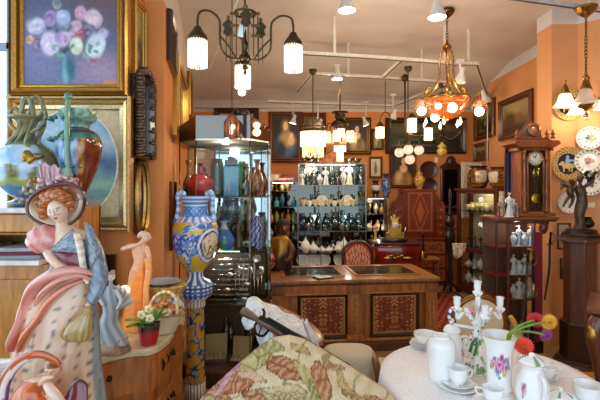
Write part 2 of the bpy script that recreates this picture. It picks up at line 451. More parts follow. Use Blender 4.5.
def rp(px, py): return ((px - 22) / 92, 1 - (py + 20) / 102)
ROSES = [(48, 17, 7, '8f6aa8'), (34, 25, 8, 'c9c6e0'), (61, 17, 7, 'a9b9dd'), (78, 12, 6, 'c893b0'), (91, 17, 8, 'd9bccb'), (72, 27, 7, 'c99ab8'), (88, 30, 6, '584a80'),
         (38, 43, 6, '6d4f86'), (28, 38, 4, 'd8a08a'), (93, 54, 5, 'b03a5a'), (78, 33, 5, '9c2f48'), (100, 32, 5, 'b8a6cf'), (86, 31, 5, '4f4273'), (47, 41, 10, 'd9cbe8'), (61, 37, 8, 'b495c6'),
         (74, 44, 7, 'dfe3c9'), (93, 44, 10, 'd3dfec'), (66, 26, 4, '5d6c88'), (55, 3, 5, '6b7a80')]
ops = [('bg', '43526a', '6f6c8e'), ('n', 5, .5, '4c6084'), ('e', .95, .95, .35, .3, '6d4f4a', .8), ('e', .1, .3, .3, .3, '7c7fa6', .8), ('e', .85, .12, .3, .15, '9d86a0', .8)]
for i in range(40):
    ops.append(('e', .25 + .55 * rnd.random(), .3 + .35 * rnd.random(), .03 + .03 * rnd.random(), .02, ['3f6b66', '4f7f78', '2f5054'][i % 3], .5, rnd.random() * 3))
ops += [('e', .47, .13, .09, .13, '4a7f98', .3), ('e', .45, .12, .03, .1, '86b7c4', .6), ('e', .5, .17, .05, .1, '3a6278', .5)]
for x, y, r, c in ROSES: ops.append(('rose', *rp(x, y), r * 1.22 / 102, c))
for i in range(14): ops.append(('e', .2 + .6 * rnd.random(), .25 + .15 * rnd.random(), .03, .015, ['5e8f86', '7da79a'][i % 2], .4, rnd.random() * 3))
ops += [('e', .93, .015, .09, .03, 'c98a62', .2)]
pxpic('large gilt framed oil painting of pink and white roses in a vase', 14, -30, 130, 97, 2.985, .083, GOLD, ops, d=.07, res=110)
# oval landscape in a cream mat
a, c = at(12.5, 97.4, 2.985), at(133.5, 230, 2.985)
t = thing('framed_picture', 'gilt framed landscape painting with an oval opening, under the rose painting', 'painting', ((a.x + c.x) / 2, 2.985, (a.z + c.z) / 2))
W, H = c.x - a.x, a.z - c.z
f = MB('gilt'); frame_mesh(f, W, H, [(0, 0, '6a4a20'), (0, -.05, 'b58a45'), (.012, -.07, 'd8b878'), (.03, -.05, 'a67c40'), (.045, -.06, 'd6bb84'), (.06, -.035, 'c2a264'), (.085, -.03, 'd9c495'), (.092, -.018, 'b89858'), (.092, -.004, 'b89858')])
for i in range(60):       # the beaded outer rope of the frame
    u = i / 60
    for s in (-1, 1):
        f.sph(((u - .5) * W, -.062, s * (H / 2 - .012)), (.008, .01, .009), 'e2cfa6', 6, 4)
        f.sph((s * (W / 2 - .012), -.062, (u - .5) * H), (.008, .01, .009), 'e2cfa6', 6, 4)
f.build('frame', t)
m = MB('matte'); hw, hh, n = W / 2 - .092, H / 2 - .092, 48; orx, orz = .315, .375; vs = []; fs = []
for i in range(n):
    q = 2 * PI * i / n; cx, cz = math.cos(q), math.sin(q); k = min(hw / max(abs(cx), 1e-6), hh / max(abs(cz), 1e-6))
    vs += [(cx * k, -.012, cz * k), (cx * orx, -.012, cz * orz)]
for i in range(n):
    j = (i + 1) % n; fs.append((2 * i, 2 * j, 2 * j + 1, 2 * i + 1))
m.add(vs, fs, 'd3bf98'); m.box((0, -.003, 0), (hw * 2, .003, hh * 2), 'd3bf98'); m.ring((0, -.014, 0), 1, .006, 'f3ecd8', 'y', 56, 6, (orx, orz)); m.build('mat', t)
ops = [('bg', '78a9d2', '86aec0'), ('e', .35, .8, .35, .1, 'b9d2e6', .7), ('e', .7, .68, .3, .08, 'c6dbe8', .8), ('n', 9, .5, 'a9cbe4'), ('e', .75, .47, .4, .1, '5f80a8', .4), ('e', .3, .44, .3, .1, '6d8fb0', .4),
       ('e', .5, .28, .7, .13, '6fa39a', .4), ('e', .75, .3, .3, .05, '9cc4ae', .6), ('e', .5, .05, .7, .17, '6b9f98', .4), ('n', 16, .45, '8ec0c0'), ('e', .3, .2, .3, .05, 'a88f8a', .6), ('e', .8, .14, .2, .03, 'b79c90', .6),
       ('e', .1, .4, .12, .25, '4d6a4a', .5), ('e', .07, .55, .1, .14, '587a50', .5)]
cb = canvas((orx * 2 + .005, orz * 2 + .005), ops, True, 64); o = cb.build('canvas', t); o.location = (0, -.006, 0)

def landscape(seed, sky='8a7a52', land='2c2a16', lite='b59a5a'):
    r = random.Random(seed); o = [('bg', sky, land), ('e', .5 + r.uniform(-.2, .2), .75, .3, .15, lite, .9), ('e', .5, .2, .8, .25, land, .4), ('n', 8, .4, '3a3218')]
    for i in range(7): o.append(('e', r.random(), .25 + .3 * r.random(), .1, .14, mix('2a2f18', '5c4a24', r.random()), .5))
    o += [('e', .3, .12, .25, .04, '7c6a3c', .7), ('e', .55, .38, .07, .1, 'a08a5c', .4)]
    return o
def portrait(seed, dress='b88c3c', bgc='1c130d', skin='f0c090', hair='2a160c', lean=.0):
    return [('bg', bgc, mix(bgc, '000000', .4)), ('n', 5, .35, mix(bgc, '6a4a2c', .4)), ('e', .5, .12, .42, .3, dress, .3), ('e', .42, .22, .2, .2, mix(dress, 'ffffff', .25), .5, .4), ('e', .62, .3, .16, .14, mix(dress, '201008', .6), .5),
            ('e', .5 + lean, .52, .17, .12, skin, .3), ('e', .5 + lean, .6, .07, .1, mix(skin, '402010', .15), .3), ('e', .5 + lean * 1.4, .78, .15, .14, hair, .3), ('e', .49 + lean * 1.4, .75, .1, .115, skin, .25),
            ('e', .45 + lean * 1.4, .77, .025, .012, '3a2012', .4), ('e', .53 + lean * 1.4, .77, .025, .012, '3a2012', .4), ('e', .49 + lean * 1.4, .69, .035, .012, 'a04a3a', .4), ('e', .6, .1, .2, .12, mix(dress, '000000', .5), .6)]
# on the return of the left wall, seen almost edge-on
picture('narrow gilt picture turned edge-on beside the rose painting', (-1.195, 3.16, Z(47, 3.16)), PI / 2, .2, .62, .03, GOLD, landscape(3), d=.035, res=24)
t = picture('tall dark carved frame standing out edge-on left of the orange pier', (-1.195, 3.14, Z(118, 3.14)), PI / 2, .26, .58, .05, BLACK, landscape(5), d=.09, res=24, cat='frame', fmat='darkwood')
f = MB('darkwood')
for i in range(26):
    q = i / 26; s = math.sin(q * 40)
    for e in (-1, 1): f.sph((e * .125, -.07, (q - .5) * .56), (.022 + .012 * s, .04, .022), '3a2416', 7, 5)
    if i < 14: f.sph(((i / 13 - .5) * .24, -.07, .29 + .05 * math.sin(i / 13 * PI) + .012 * s), (.022, .035, .02), '4a2e1a', 7, 5)
f.build('carving', t)
picture('oval brown frame hanging below the tall dark carved frame', (-1.195, 3.15, Z(197, 3.15)), PI / 2, .26, .56, .05, DKGOLD, portrait(2, '6a4a2a'), d=.06, oval=True, res=28)
LR = R(101.3)
def onleft(px, py, off=.0):
    Y = LY(px); return Vector((LX(Y) + off, Y, Z(py, Y)))
picture('dark framed picture high on the left wall beside the brass chandelier', (LX(3.72), 3.72, Z(44, 3.72)), LR, .5, .42, .06, BLACK, landscape(9), d=.05, res=24, fmat='darkwood')
t = picture('tall gilt wall mirror reflecting the shop above the urn', (LX(4.78), 4.78, Z(107, 4.78)), LR, 1.5, .80, .10, GOLD, [('bg', 'ffffff', 'ffffff')], d=.06, res=8, cat='mirror')
for ch in t.children:
    if ch.name.startswith('canvas'): ch.name = 'mirror_glass'; ch.data.materials[0] = mat('mirror')
t.name = 'gilt_mirror'
picture('small carved gilt picture at the far end of the left wall', (LX(6.4), 6.4, Z(97, 6.4)), LR, .6, .62, .08, DKGOLD, portrait(4), d=.06, res=24)
picture('narrow brown picture low on the left wall behind the urn', (LX(3.85), 3.85, Z(215, 3.85)), LR, .3, .6, .05, MAHOG, landscape(12), d=.04, res=24)
# back wall
BY = 8.195
pxpic('portrait of a seated woman holding a child in a red-brown frame', 269, 112, 303, 163, BY, .09, MAHOG,
      [('bg', '2b2014', '1a120c'), ('n', 5, .4, '4a3a22'), ('e', .5, .3, .4, .3, '4a6484', .3), ('e', .55, .45, .3, .18, 'b89c4c', .3), ('e', .3, .22, .2, .2, '26303f', .4), ('e', .5, .62, .12, .1, 'c79c68', .3), ('e', .48, .76, .17, .17, '8a6a3a', .35), ('e', .48, .77, .09, .11, 'f0c898', .2), ('e', .7, .42, .13, .1, 'e8b884', .3), ('e', .72, .53, .07, .08, 'f0c898', .25)], fmat='darkwood', res=46)
pxpic('dark framed picture behind the top of the hexagonal vitrine', 214, 108, 259, 150, BY, .11, BLACK, landscape(14, 'b9a070', '4c3a1c'), fmat='darkwood')
pxpic('dark framed picture behind the fringed crystal lamp', 300, 113, 326, 160, BY, .08, MAHOG, landscape(15, '5a4a30'), fmat='darkwood')
pxpic('ornate gilt portrait of a standing woman in ochre left of the two small prints', 343, 118, 371, 155, BY, .09, DKGOLD, portrait(6, 'a8863c', '2a1c10'), res=46)
pxpic('small gilt framed print over the framed portrait print', 371.5, 129, 383.5, 150, BY, .045, DKGOLD, portrait(7, '8c7c5c', 'a08c60'), res=24)
pxpic('small print of a standing figure in a cream mount, over the blue vase', 369, 157, 382, 178, BY, .035, MAHOG, [('bg', 'e3d6b2', 'd9c89c'), ('e', .5, .4, .16, .3, '7a6a4a', .4), ('e', .5, .75, .09, .1, '8a6a4a', .4)], res=24, fmat='darkwood', kind='plain')
pxpic('wide dark landscape painting high on the back wall behind the candle chandelier', 385, 118, 466, 154, BY, .11, BLACK, landscape(17, '4a4428', '15150c', '7a6a3c'), fmat='darkwood', res=50)
pxpic('dark portrait of a woman in an ochre dress under the white globe lamps', 389, 150.5, 416, 188, BY, .06, MAHOG, portrait(8, 'd09a40', '1a100c', 'f0bc84', '20100a', .04), res=60, fmat='darkwood')
# right wall
def rpic(label, x0, x1, y0, y1, fw, pal, ops, **k):         # y0, y1 measured at the nearer edge x1
    Ya, Yb = 3.3 * F / (x0 - HX), 3.3 * F / (x1 - HX)
    za, zb = Z(y0, Yb), Z(y1, Yb)
    return picture(label, (3.295, (Ya + Yb) / 2, (za + zb) / 2), -PI / 2, abs(Ya - Yb), abs(za - zb), fw, pal, ops, **k)
rpic('dark landscape painting on the right wall next to the back corner', 476, 496, 97, 136, .09, MAHOG, landscape(21, '7a6a40', '1c180c'), fmat='darkwood')
rpic('brown landscape painting on the right wall above the mantel-topped clock', 501, 534, 88, 134, .1, MAHOG, [('bg', '9c8558', '5a4022'), ('e', .5, .75, .5, .2, 'b09a68', .8), ('n', 7, .4, '7a5a30'), ('e', .3, .45, .25, .25, '5c3a20', .4), ('e', .65, .4, .15, .2, '8a5a34', .4), ('e', .5, .1, .6, .14, '4a3018', .4)], fmat='darkwood')
rpic('small square dark picture above the white framed mirror', 475.5, 489, 141, 160, .07, MAHOG, landscape(25, '8a8472', '4a4438'), fmat='darkwood', res=20)
t = pxpic('white painted framed mirror behind the two large vases', 462, 483, 163, 0, 7.75, .1, ('d8d2c4', 'eae6da', 'b0a898'), [('bg', 'ffffff', 'ffffff')], fmat='matte', res=6, cat='mirror') if False else picture('white painted framed mirror leaning behind the two large vases', (3.08, 7.72, Z(190, 7.72)), 0, .38, 1.0, .1, ('d8d2c4', 'eae6da', 'b0a898'), [('bg', 'ffffff', 'ffffff')], fmat='matte', res=6, cat='mirror')
for ch in t.children:
    if ch.name.startswith('canvas'): ch.name = 'mirror_glass'; ch.data.materials[0] = mat('mirror')
t.name = 'white_mirror'
pxpic('small dark picture hanging on the pier beside the pedestal, the upper of two', 557, 223, 570, 249, 4.795, .018, MAHOG, [('bg', 'cfc0a4', 'bda888'), ('e', .5, .45, .22, .3, '8a6a4c', .5)], res=20, fmat='darkwood', d=.02)
pxpic('small dark picture hanging on the pier beside the pedestal, the lower of two', 560, 258, 570, 279, 4.795, .016, MAHOG, landscape(30), res=20, fmat='darkwood', d=.02)
t = picture('dark picture high on the right wall cut by the photo edge', (3.36, 4.54, Z(105, 4.54)), R(-45), .3, .62, .04, BLACK, landscape(31), fmat='darkwood', res=20)
# ================================================================== ceiling tracks and spotlights
GZ = 3.3
def gp(px, py, z=GZ): Y = (z - CAMZ) * F / (HY - py); return Vector((X(px, Y), Y, z))
def track(label, pix, z=GZ, hang=(), col='d9cfc2'):
    t = thing('ceiling_track', label, 'track lighting rail', tuple(gp(*pix[0], z)))
    o = Vector(t.location); b = MB('matte'); P = [gp(x, y, z) - o for x, y in pix]
    for i in range(len(P) - 1):
        b.bar(P[i], P[i + 1], .05, .035, col); b.bar(P[i] - Vector((0, 0, .02)), P[i + 1] - Vector((0, 0, .02)), .018, .008, '5a5148')
    b.build('rail', t)
    for k, f in hang:
        p = P[k].lerp(P[k + 1], f); zc = 3.75 if (p + o).y < 6.2 else 3.75 - ((p + o).y - 6.4) * .19
        h = MB('matte'); h.bar(p, (p.x, p.y, zc - o.z), .03, .03, col); h.build('hanger', t)
    return t
track('long near white ceiling track running across the shop', [(296, 52.6), (372, 57), (452, 63)], hang=((0, .5), (1, .9)))
track('white ceiling track with a bent left end, second from the viewer', [(297, 91), (312, 73), (383, 77.5), (446, 82)], hang=((1, .5), (2, .6)))
track('short white ceiling track linking the two long tracks', [(383, 77), (402, 59.5)], GZ + .01)
track('farthest white ceiling track along the back wall', [(268, 101), (300, 102.5), (394, 105.5), (446, 84)], GZ - .02, hang=((1, .4),))
track('short white ceiling track slanting down on the right over the amber bowl', [(455, 63.5), (477, 63.5), (488, 97)], GZ + .02, hang=((0, .6),))
track('white ceiling track at the upper right carrying the brass chandelier', [(508, -3), (604, 10.5)], 3.6, hang=((0, .3), (0, .85)), col='c9ccd0')
def spot(label, px, py, Y, ztop, e=25, s=1.0, tilt=0, lit=True):
    p = at(px, py, Y); t = thing('ceiling_spotlight', label, 'spotlight', tuple(p), 0, 'white track spotlights')
    b = MB('matte'); b.tf(ry=tilt); b.lathe([(.018 * s, .19 * s), (.035 * s, .185 * s), (.04 * s, .11 * s), (.055 * s, .07 * s), (.088 * s, -.02 * s), (.09 * s, -.035 * s), (.08 * s, -.03 * s), (.05 * s, .03 * s), (.01, .035 * s)], n=24, col='e4e1da', sub=2); b.build('head', t)
    st = MB('matte'); st.tube([(0, 0, .17 * s), (0, 0, max(ztop - p.z, .2 * s))], .011, 'd8d3ca', 8); st.box((0, 0, max(ztop - p.z, .2 * s) - .015), (.09, .045, .03), 'd8d3ca'); st.build('stem', t)
    g = MB('bulb14' if lit else 'ceramic'); g.tf(ry=tilt); g.sph((0, 0, -.005 * s), (.06 * s, .06 * s, .018 * s), 'fff3dc'); g.build('bulb', t)
    if lit and e: lamp('spot_light', (p.x, p.y, p.z - .12), e, (1, .86, .66), .05)
    return t
spot('white ceiling spotlight at the top edge of the photo, left of two', 347, 7, 4.3, 3.75, 14)
spot('white ceiling spotlight at the top edge of the photo, beside the amber bowl lamp chain', 437, 14, 4.3, 3.75, 14)
spot('white spotlight hanging from the near ceiling track', 337, 77, 5.9, 3.3, 14, .85)
spot('small white spotlight over the portrait of the seated woman', 318, 126, 7.6, 3.28, 0, .7, .5, False)
spot('small white spotlight above the standing woman portrait', 366, 124, 7.6, 3.28, 8, .7, -.4)
spot('small white spotlight in front of the wide dark landscape', 393, 117, 7.0, 3.28, 0, .7, .3, False)
spot('small white spotlight at the left end of the farthest track', 293, 122, 7.6, 3.28, 8, .7, .3)
spot('white spotlight behind the arms of the amber bowl lamp', 460, 80, 5.2, 3.3, 0, .8, .2, False)
spot('white spotlight at the lower end of the slanting right track', 486, 101, 6.9, 3.3, 0, .95, -.3, False)

# ================================================================== hanging lamps
WARM = (1, .76, .50)
def fringe(b, r, z0, z1, n=26, col='fff0d0', wob=.0):           # a skirt of hanging glass rods
    for i in range(n):
        a = 2 * PI * i / n; x, y = math.cos(a) * r, math.sin(a) * r
        b.tube([(x, y, z0), (x, y, z1 - wob * (i % 3))], max(.0035, PI * r / n * .62), col, 5, smooth=True)
def glass_shade(parent, c, r, h, st=2.2, name='lamp_shade', col='fff0d8', e=6, cap='4a3a24'):
    k = MB('iron'); k.lathe([(.008, .075), (r * .35, .07), (r * .55, .05), (r * 1.02, .018), (r * 1.04, 0), (r * .95, -.004)], c, 16, cap, 3); k.build('shade_cap', parent)
    s = MB('shade%.2f' % st); s.tf(c); fringe(s, r * .95, 0, -h, 22, col); o = s.build(name, parent)
    g = MB('bulb4'); g.lathe([(r * .3, 0), (r * .72, -h * .25), (r * .75, -h * .5), (.002, -h * .62)], c, 12, 'fff1d4', 2); g.build('bulb', parent)
    if e: lamp('lamp_light', (c[0], c[1], c[2] - h - .03), e, WARM, .04, parent)
# --- brass chandelier with three fringed glass shades
cx, Y0 = X(245, 2.5), 2.5
hub = Z(60, 2.5)
t = thing('brass_chandelier', 'dark brass chandelier with three fringed glass shades at the upper left', 'chandelier', (cx, Y0, hub))
BR = '6b5a34'; DB = '4b3f2a'
b = MB('brass'); b.lathe([(.002, -.09), (.012, -.075), (.006, -.06), (.02, -.045), (.01, -.03), (.032, -.01), (.034, .015), (.02, .035), (.012, .06), (.022, .09), (.012, .11), (.008, .16), (.008, .3), (.012, .31), (.006, .33), (.006, 3.75 - hub)], n=16, col=DB, sub=2); b.build('stem', t)
for i, an in enumerate((R(220), R(340), R(100))):
    ca, sa = math.cos(an), math.sin(an); zt = .125
    rr = lambda d, z: (ca * d, sa * d, z)
    b = MB('iron'); b.tube([rr(.02, 0), rr(.10, -.005), rr(.155, .03), rr(.165, .09), rr(.165, .17), rr(.18, .205), rr(.23, .225), rr(.285, .205), rr(.3, .16), rr(.3, zt)], .0065, DB, 8, 4); b.tube([rr(.06, 0), rr(.11, .06), rr(.16, .1)], .005, DB, 6, 3); b.build('arm', t)
    glass_shade(t, rr(.3, .05), .05, .145, 1.6, e=7)
for i, an in enumerate((R(160), R(40), R(280))):
    ca, sa = math.cos(an) * .11, math.sin(an) * .11; b = MB('iron')
    for s in (-.012, .012): b.bar((ca + s, sa, .0), (ca + s, sa, .17), .005, .005, DB)
    b.prism([(ca - .03, .17), (ca, .15), (ca + .03, .17), (ca + .022, .2), (ca + .035, .22), (ca, .255), (ca - .035, .22), (ca - .022, .2)], sa - .005, sa + .005, DB, 'y'); b.sph((ca, sa, .262), .012, BR); b.build('ornament', t)
b = MB('iron')
for s in (-1, 1):
    for q in (.05, .075): b.bar((s * q, 0, .02), (s * q, 0, .27), .006, .006, DB)
    for z in (.27, .2, .14): b.box((s * .062, 0, z), (.05, .012, .014), BR)
b.ring((0, 0, .27), .062, .007, DB, n=20); b.build('cage', t)
b = MB('matte'); b.tf((.0, -.09, .165), ry=R(14)); b.box((0, 0, 0), (.035, .002, .125), 'cfe4ea'); tg = b.build('price_tag', t); tg['label'] = 'pale blue price tag'
# --- amber glass bowl lamp
Yc = 4.8; zb = Z(99, Yc)
t = thing('bowl_chandelier', 'brass chandelier with an amber glass bowl and amber shaded side lights', 'chandelier', (X(447, Yc), Yc, zb))
GB = 'a07a34'
b = MB('brass'); b.lathe([(.02, 3.75 - zb), (.075, 3.74 - zb), (.08, 3.71 - zb), (.05, 3.67 - zb), (.012, 3.64 - zb)], n=18, col='5c4326', sub=2); b.build('canopy', t)
b = MB('brass'); zc = .64
while zc < 3.64 - zb:
    b.ring((0, 0, zc), .016, .0045, '6e5228', 'y' if int(zc * 50) % 2 else 'x', 10, 5, (.7, 1.4)); zc += .034
b.build('chain', t)
b = MB('brass'); b.lathe([(.004, .1), (.012, .12), (.01, .3), (.018, .4), (.01, .5), (.045, .56), (.05, .585), (.02, .62), (.01, .66)], n=16, col='8a5a2a', sub=2); b.build('stem', t)
for i in range(3):
    an = R(20 + 120 * i); ca, sa = math.cos(an), math.sin(an); b = MB('brass')
    b.tube([(ca * .02, sa * .02, .56), (ca * .07, sa * .07, .52), (ca * .085, sa * .085, .4), (ca * .09, sa * .09, .26), (ca * .14, sa * .14, .14), (ca * .22, sa * .22, .06), (ca * .245, sa * .245, 0)], .012, GB, 8, 4)
    b.tube([(ca * .22, sa * .22, .03), (ca * .25, sa * .25, .1), (ca * .21, sa * .21, .16), (ca * .18, sa * .18, .12)], [.012, .02, .014, .005], 'b0873e', 7, 3)
    b.sph((ca * .25, sa * .25, .0), (.03, .03, .03), 'b0873e'); b.build('arm', t)
b = MB('brass'); b.ring((0, 0, 0), .245, .014, GB, n=36); b.build('rim', t)
b = MB('shade0.45'); b.lathe([(.01, -.225), (.07, -.215), (.15, -.16), (.21, -.08), (.24, 0)], n=36, col=lambda a, h: mix('cc6a22', '8a3812', .5 + .5 * math.sin(a * 5 + h * 9) * nz(a * 3, h * 4, 1)), sub=4); b.build('glass_bowl', t)
b = MB('brass'); b.lathe([(.002, -.26), (.018, -.245), (.022, -.22), (.012, -.2)], n=12, col=GB); b.build('finial', t)
for s in (-.08, .08):
    b = MB('bulb4'); b.sph((s, .05, -.07), .04, 'ffe9c0'); b.build('bulb', t)
b = MB('bulb9'); b.sph((-.01, -.2, -.135), .05, 'fff0d4'); b.build('bulb', t)
lamp('bowl_light', (0, 0, .08), 16, WARM, .06, t); lamp('bowl_light', (0, -.2, -.3), 10, WARM, .06, t)
for i, (an, cc) in enumerate(((200, 'c8742e'), (345, 'c8742e'), (95, 'c8742e'))):
    ca, sa = math.cos(R(an)) * .335, math.sin(R(an)) * .335; b = MB('brass'); b.tube([(ca * .74, sa * .74, 0), (ca * .9, sa * .9, .03), (ca, sa, .02), (ca, sa, -.04)], .009, GB, 7, 3); b.sph((ca, sa, .045), .014, GB); b.build('side_arm', t)
    b = MB('shade0.40'); b.lathe([(.02, -.02), (.055, -.05), (.085, -.1), (.07, -.125), (.062, -.13)], (ca, sa, 0), 18, lambda a, h: mix('d07a30', '8c4a18', .5 + .5 * math.sin(a * 8)), 3, wob=lambda a, z: 1 + .06 * math.sin(a * 8)); b.build('amber_shade', t)
    b = MB('bulb8'); b.sph((ca, sa, -.155), .05, 'fff2da'); b.build('bulb', t)
    lamp('side_light', (ca, sa, -.25), 7, WARM, .05, t)
# --- brass chandelier with white bell shades
Yc = 4.3; zb = Z(100, Yc)
t = thing('brass_chandelier', 'brass chandelier with white bell glass shades at the right, in front of the plates', 'chandelier', (X(586, Yc), Yc, zb))
b = MB('brass'); zt = Z(9, Yc) - zb; b.lathe([(.005, zt + .05), (.03, zt + .03), (.1, zt + .02), (.1, zt), (.06, zt - .05), (.02, zt - .08), (.006, zt - .1)], n=20, col='8a6a2e', sub=2); b.build('canopy', t)
b = MB('brass'); zc = .26
while zc < zt - .1:
    b.ring((0, 0, zc), .016, .0045, '5e4824', 'y' if int(zc * 50) % 2 else 'x', 10, 5, (.7, 1.4)); zc += .036
b.build('chain', t)
b = MB('brass'); b.lathe([(.002, -.2), (.015, -.185), (.03, -.16), (.012, -.13), (.02, -.1), (.05, -.085), (.085, -.05), (.095, -.01), (.07, .04), (.045, .06), (.055, .1), (.04, .15), (.028, .2), (.035, .22), (.008, .26)], n=20, col='a07c36', sub=2); b.build('body', t)
b = MB('ceramic'); b.lathe([(.02, -.2), (.026, -.18), (.02, -.165)], n=12, col='e8e0d0'); b.build('knob', t)
def bell(parent, c, lit):
    b = MB('brass'); b.lathe([(.004, .17), (.012, .16), (.006, .14), (.022, .1), (.034, .06), (.036, .03)], c, 12, '8a6a30', 2); b.build('socket', parent)
    b = MB('shade1.30' if lit else 'shade0.12'); b.lathe([(.03, .04), (.05, .03), (.062, -.01), (.075, -.045), (.108, -.085)], c, 22, 'ffefd6' if lit else 'e6e2dc', 4, wob=lambda a, z: 1 + (.04 * math.sin(a * 6) if z < -.04 else 0)); b.build('bell_shade', parent)
    if lit: lamp('bell_light', (c[0], c[1], c[2] - .1), 8, WARM, .04, parent)
for an, rr_, lit in ((205, .32, True), (235, .3, False), (0, .2, True), (70, .3, True)):
    ca, sa = math.cos(R(an)) * rr_, math.sin(R(an)) * rr_
    b = MB('brass'); b.tube([(ca * .2, sa * .2, -.03), (ca * .5, sa * .5, -.02), (ca * .85, sa * .85, .06), (ca * 1.0, sa * 1.0, .1), (ca, sa, .04)], .01, '8a6a30', 7, 4); b.build('arm', t)
    bell(t, (ca, sa, -.005 + (.02 if not lit else 0)), lit)
# --- the lamps further back
def rod(t, z0, z1, r=.008, col=DB, canopy=True):
    b = MB('iron'); b.tube([(0, 0, z0), (0, 0, z1)], r, col, 7)
    if canopy: b.lathe([(.01, z1 - .07), (.045, z1 - .05), (.05, z1)], n=14, col=col)
    b.build('rod', t)
Yc = 5.55; zb = Z(131, Yc)
t = thing('hanging_crystal_lamp', 'drum shaped hanging lamp with a fringe of lit glass rods above the wall vitrine', 'hanging lamp', (X(313, Yc), Yc, zb))
rod(t, 0, GZ - zb - .02)
b = MB('brass'); b.ring((0, 0, 0), .165, .016, '5c4a2a', n=30); b.ring((0, 0, .05), .155, .008, '5c4a2a', n=30)
for i in range(4): b.tube([(0, 0, .22), (math.cos(i * PI / 2) * .155, math.sin(i * PI / 2) * .155, .05)], .004, '5c4a2a', 5)
b.build('ring', t)
b = MB('shade2.60'); fringe(b, .158, 0, -.2, 40, 'fff2dc'); b.build('glass_fringe', t)
b = MB('shade0.50'); fringe(b, .13, -.2, -.3, 26, 'ffe0b0', .02); b.build('bead_fringe', t)
b = MB('glassware')
for i in range(14): b.sph((math.cos(i * .449) * .13, math.sin(i * .449) * .13, -.33), .014, 'f6e6c8', 7, 5)
b.build('bead', t)
lamp('drum_light', (0, 0, -.4), 20, WARM, .08, t)
Yc = 6.0; zb = Z(120, Yc)
t = thing('fringed_chandelier', 'brown topped chandelier with many small lit glass fringes, right of the drum lamp', 'chandelier', (X(340, Yc), Yc, zb))
b = MB('iron'); b.lathe([(.02, .12), (.11, .115), (.11, .1), (.07, .09), (.075, .03), (.06, 0), (.1, -.02), (.13, -.08), (.05, -.12), (.02, -.3)], n=20, col='3c2616', sub=2); b.tube([(0, 0, .1), (0, 0, GZ - zb)], .01, '3c2616'); b.build('body', t)
for i in range(6):
    an = 2 * PI * i / 6 + .2; ca, sa = math.cos(an) * .19, math.sin(an) * .19
    b = MB('iron'); b.tube([(ca * .4, sa * .4, -.1), (ca * .8, sa * .8, -.05), (ca, sa, -.1), (ca, sa, -.18)], .008, '3c2616', 6, 3); b.build('arm', t)
    b = MB('shade%.2f' % (1.6 if i in (3, 4, 5) else .5)); b.tf((ca, sa, 0)); fringe(b, .045, -.17, -.32, 14, 'ffe8c0'); b.build('glass_fringe', t)
b = MB('shade3.00'); b.tf((0, -.05, 0)); fringe(b, .055, -.13, -.25, 14, 'fff2dc'); b.build('glass_fringe', t)
b = MB('shade2.40'); b.tf((0, 0, 0)); fringe(b, .075, -.36, -.44, 14, 'fff0d4'); fringe(b, .04, -.45, -.58, 10, 'fff0d4'); b.build('lower_fringe', t)
lamp('fringe_light', (0, -.3, -.35), 14, WARM, .08, t)
def arc_lamp(label, px, py, Yc, zt, dx):
    p = at(px, py, Yc); t = thing('hanging_lamp', label, 'hanging lamp', tuple(p), 0)
    b = MB('iron'); b.tube([(0, 0, 0), (0, 0, .1), (dx * .3, 0, .2), (dx * .8, 0, .2), (dx, 0, .12), (dx, 0, .0), (dx, 0, -.0)], .008, DB, 7, 4); b.tube([(dx * .5, 0, .21), (dx * .5, 0, zt - p.z)], .006, DB, 6); b.build('arm', t)
    glass_shade(t, (0, 0, 0), .058, .16, 2.6, e=7); return t
arc_lamp('single fringed glass lamp on a curved arm right of the fringed chandelier', 380, 127, 6.2, GZ, .15)
Yc = 6.0; p = at(405, 100, Yc)
t = thing('hanging_lamp', 'rod hung lamp with two lit fringed glass shades over the white globes', 'hanging lamp', tuple(p))
rod(t, -.5, GZ - p.z, .012, '4a2f1c')
b = MB('iron'); b.lathe([(.012, .3), (.05, .32), (.02, .36)], n=12, col='4a2f1c')
b.tube([(0, 0, -.45), (.05, -.05, -.4), (.075, -.08, -.25), (.075, -.08, -.2)], .009, '4a2f1c', 7, 3); b.tube([(0, 0, -.45), (.2, 0, -.5), (.325, 0, -.4), (.325, 0, -.32)], .009, '4a2f1c', 7, 3); b.build('arms', t).name = 'arm'
glass_shade(t, (.075, -.08, -.27), .062, .19, 2.8, e=8); glass_shade(t, (.325, 0, -.39), .055, .17, 2.4, e=7)
p = at(408, 140, 5.5)
t = thing('hanging_globe_lamp', 'hanging lamp of four white glass globes in front of the woman portrait', 'hanging lamp', tuple(p))
rod(t, -.02, GZ - p.z, .007)
for dx, dy, dz in ((-.11, 0, -.16), (-.015, -.08, -.13), (.14, 0, -.13), (.02, -.02, -.25)):
    b = MB('iron'); b.tube([(0, 0, 0), (dx, dy, .0), (dx, dy, dz + .05)], .006, DB, 6, 3); b.lathe([(.012, .085), (.025, .06), (.026, .045)], (dx, dy, dz), 10, DB); b.build('arm', t)
    b = MB('shade0.42'); b.sph((dx, dy, dz), .062, 'fff4e6', 18, 12); b.build('globe', t)
lamp('globe_light', (0, -.2, -.2), 5, WARM, .1, t)
p = at(442, 128, 7.0)
t = thing('candle_chandelier', 'dark chandelier with candle shaped bulbs in front of the wide landscape painting', 'chandelier', tuple(p))
rod(t, -.2, GZ - p.z, .012)
for i in range(6):
    an = 2 * PI * i / 6 + .3; ca, sa = math.cos(an) * .3, math.sin(an) * .3
    b = MB('iron'); b.tube([(0, 0, -.12), (ca * .5, sa * .5, -.2), (ca, sa, -.1), (ca, sa, -.02)], .012, '3a2a18', 6, 4); b.lathe([(.01, -.03), (.04, -.02), (.03, 0)], (ca, sa, 0), 10, '3a2a18'); b.build('arm', t)
    b = MB('bulb5'); b.lathe([(.01, .02), (.028, .06), (.02, .1), (.002, .15)], (ca, sa, 0), 10, 'ffe0a8'); b.build('candle_bulb', t)
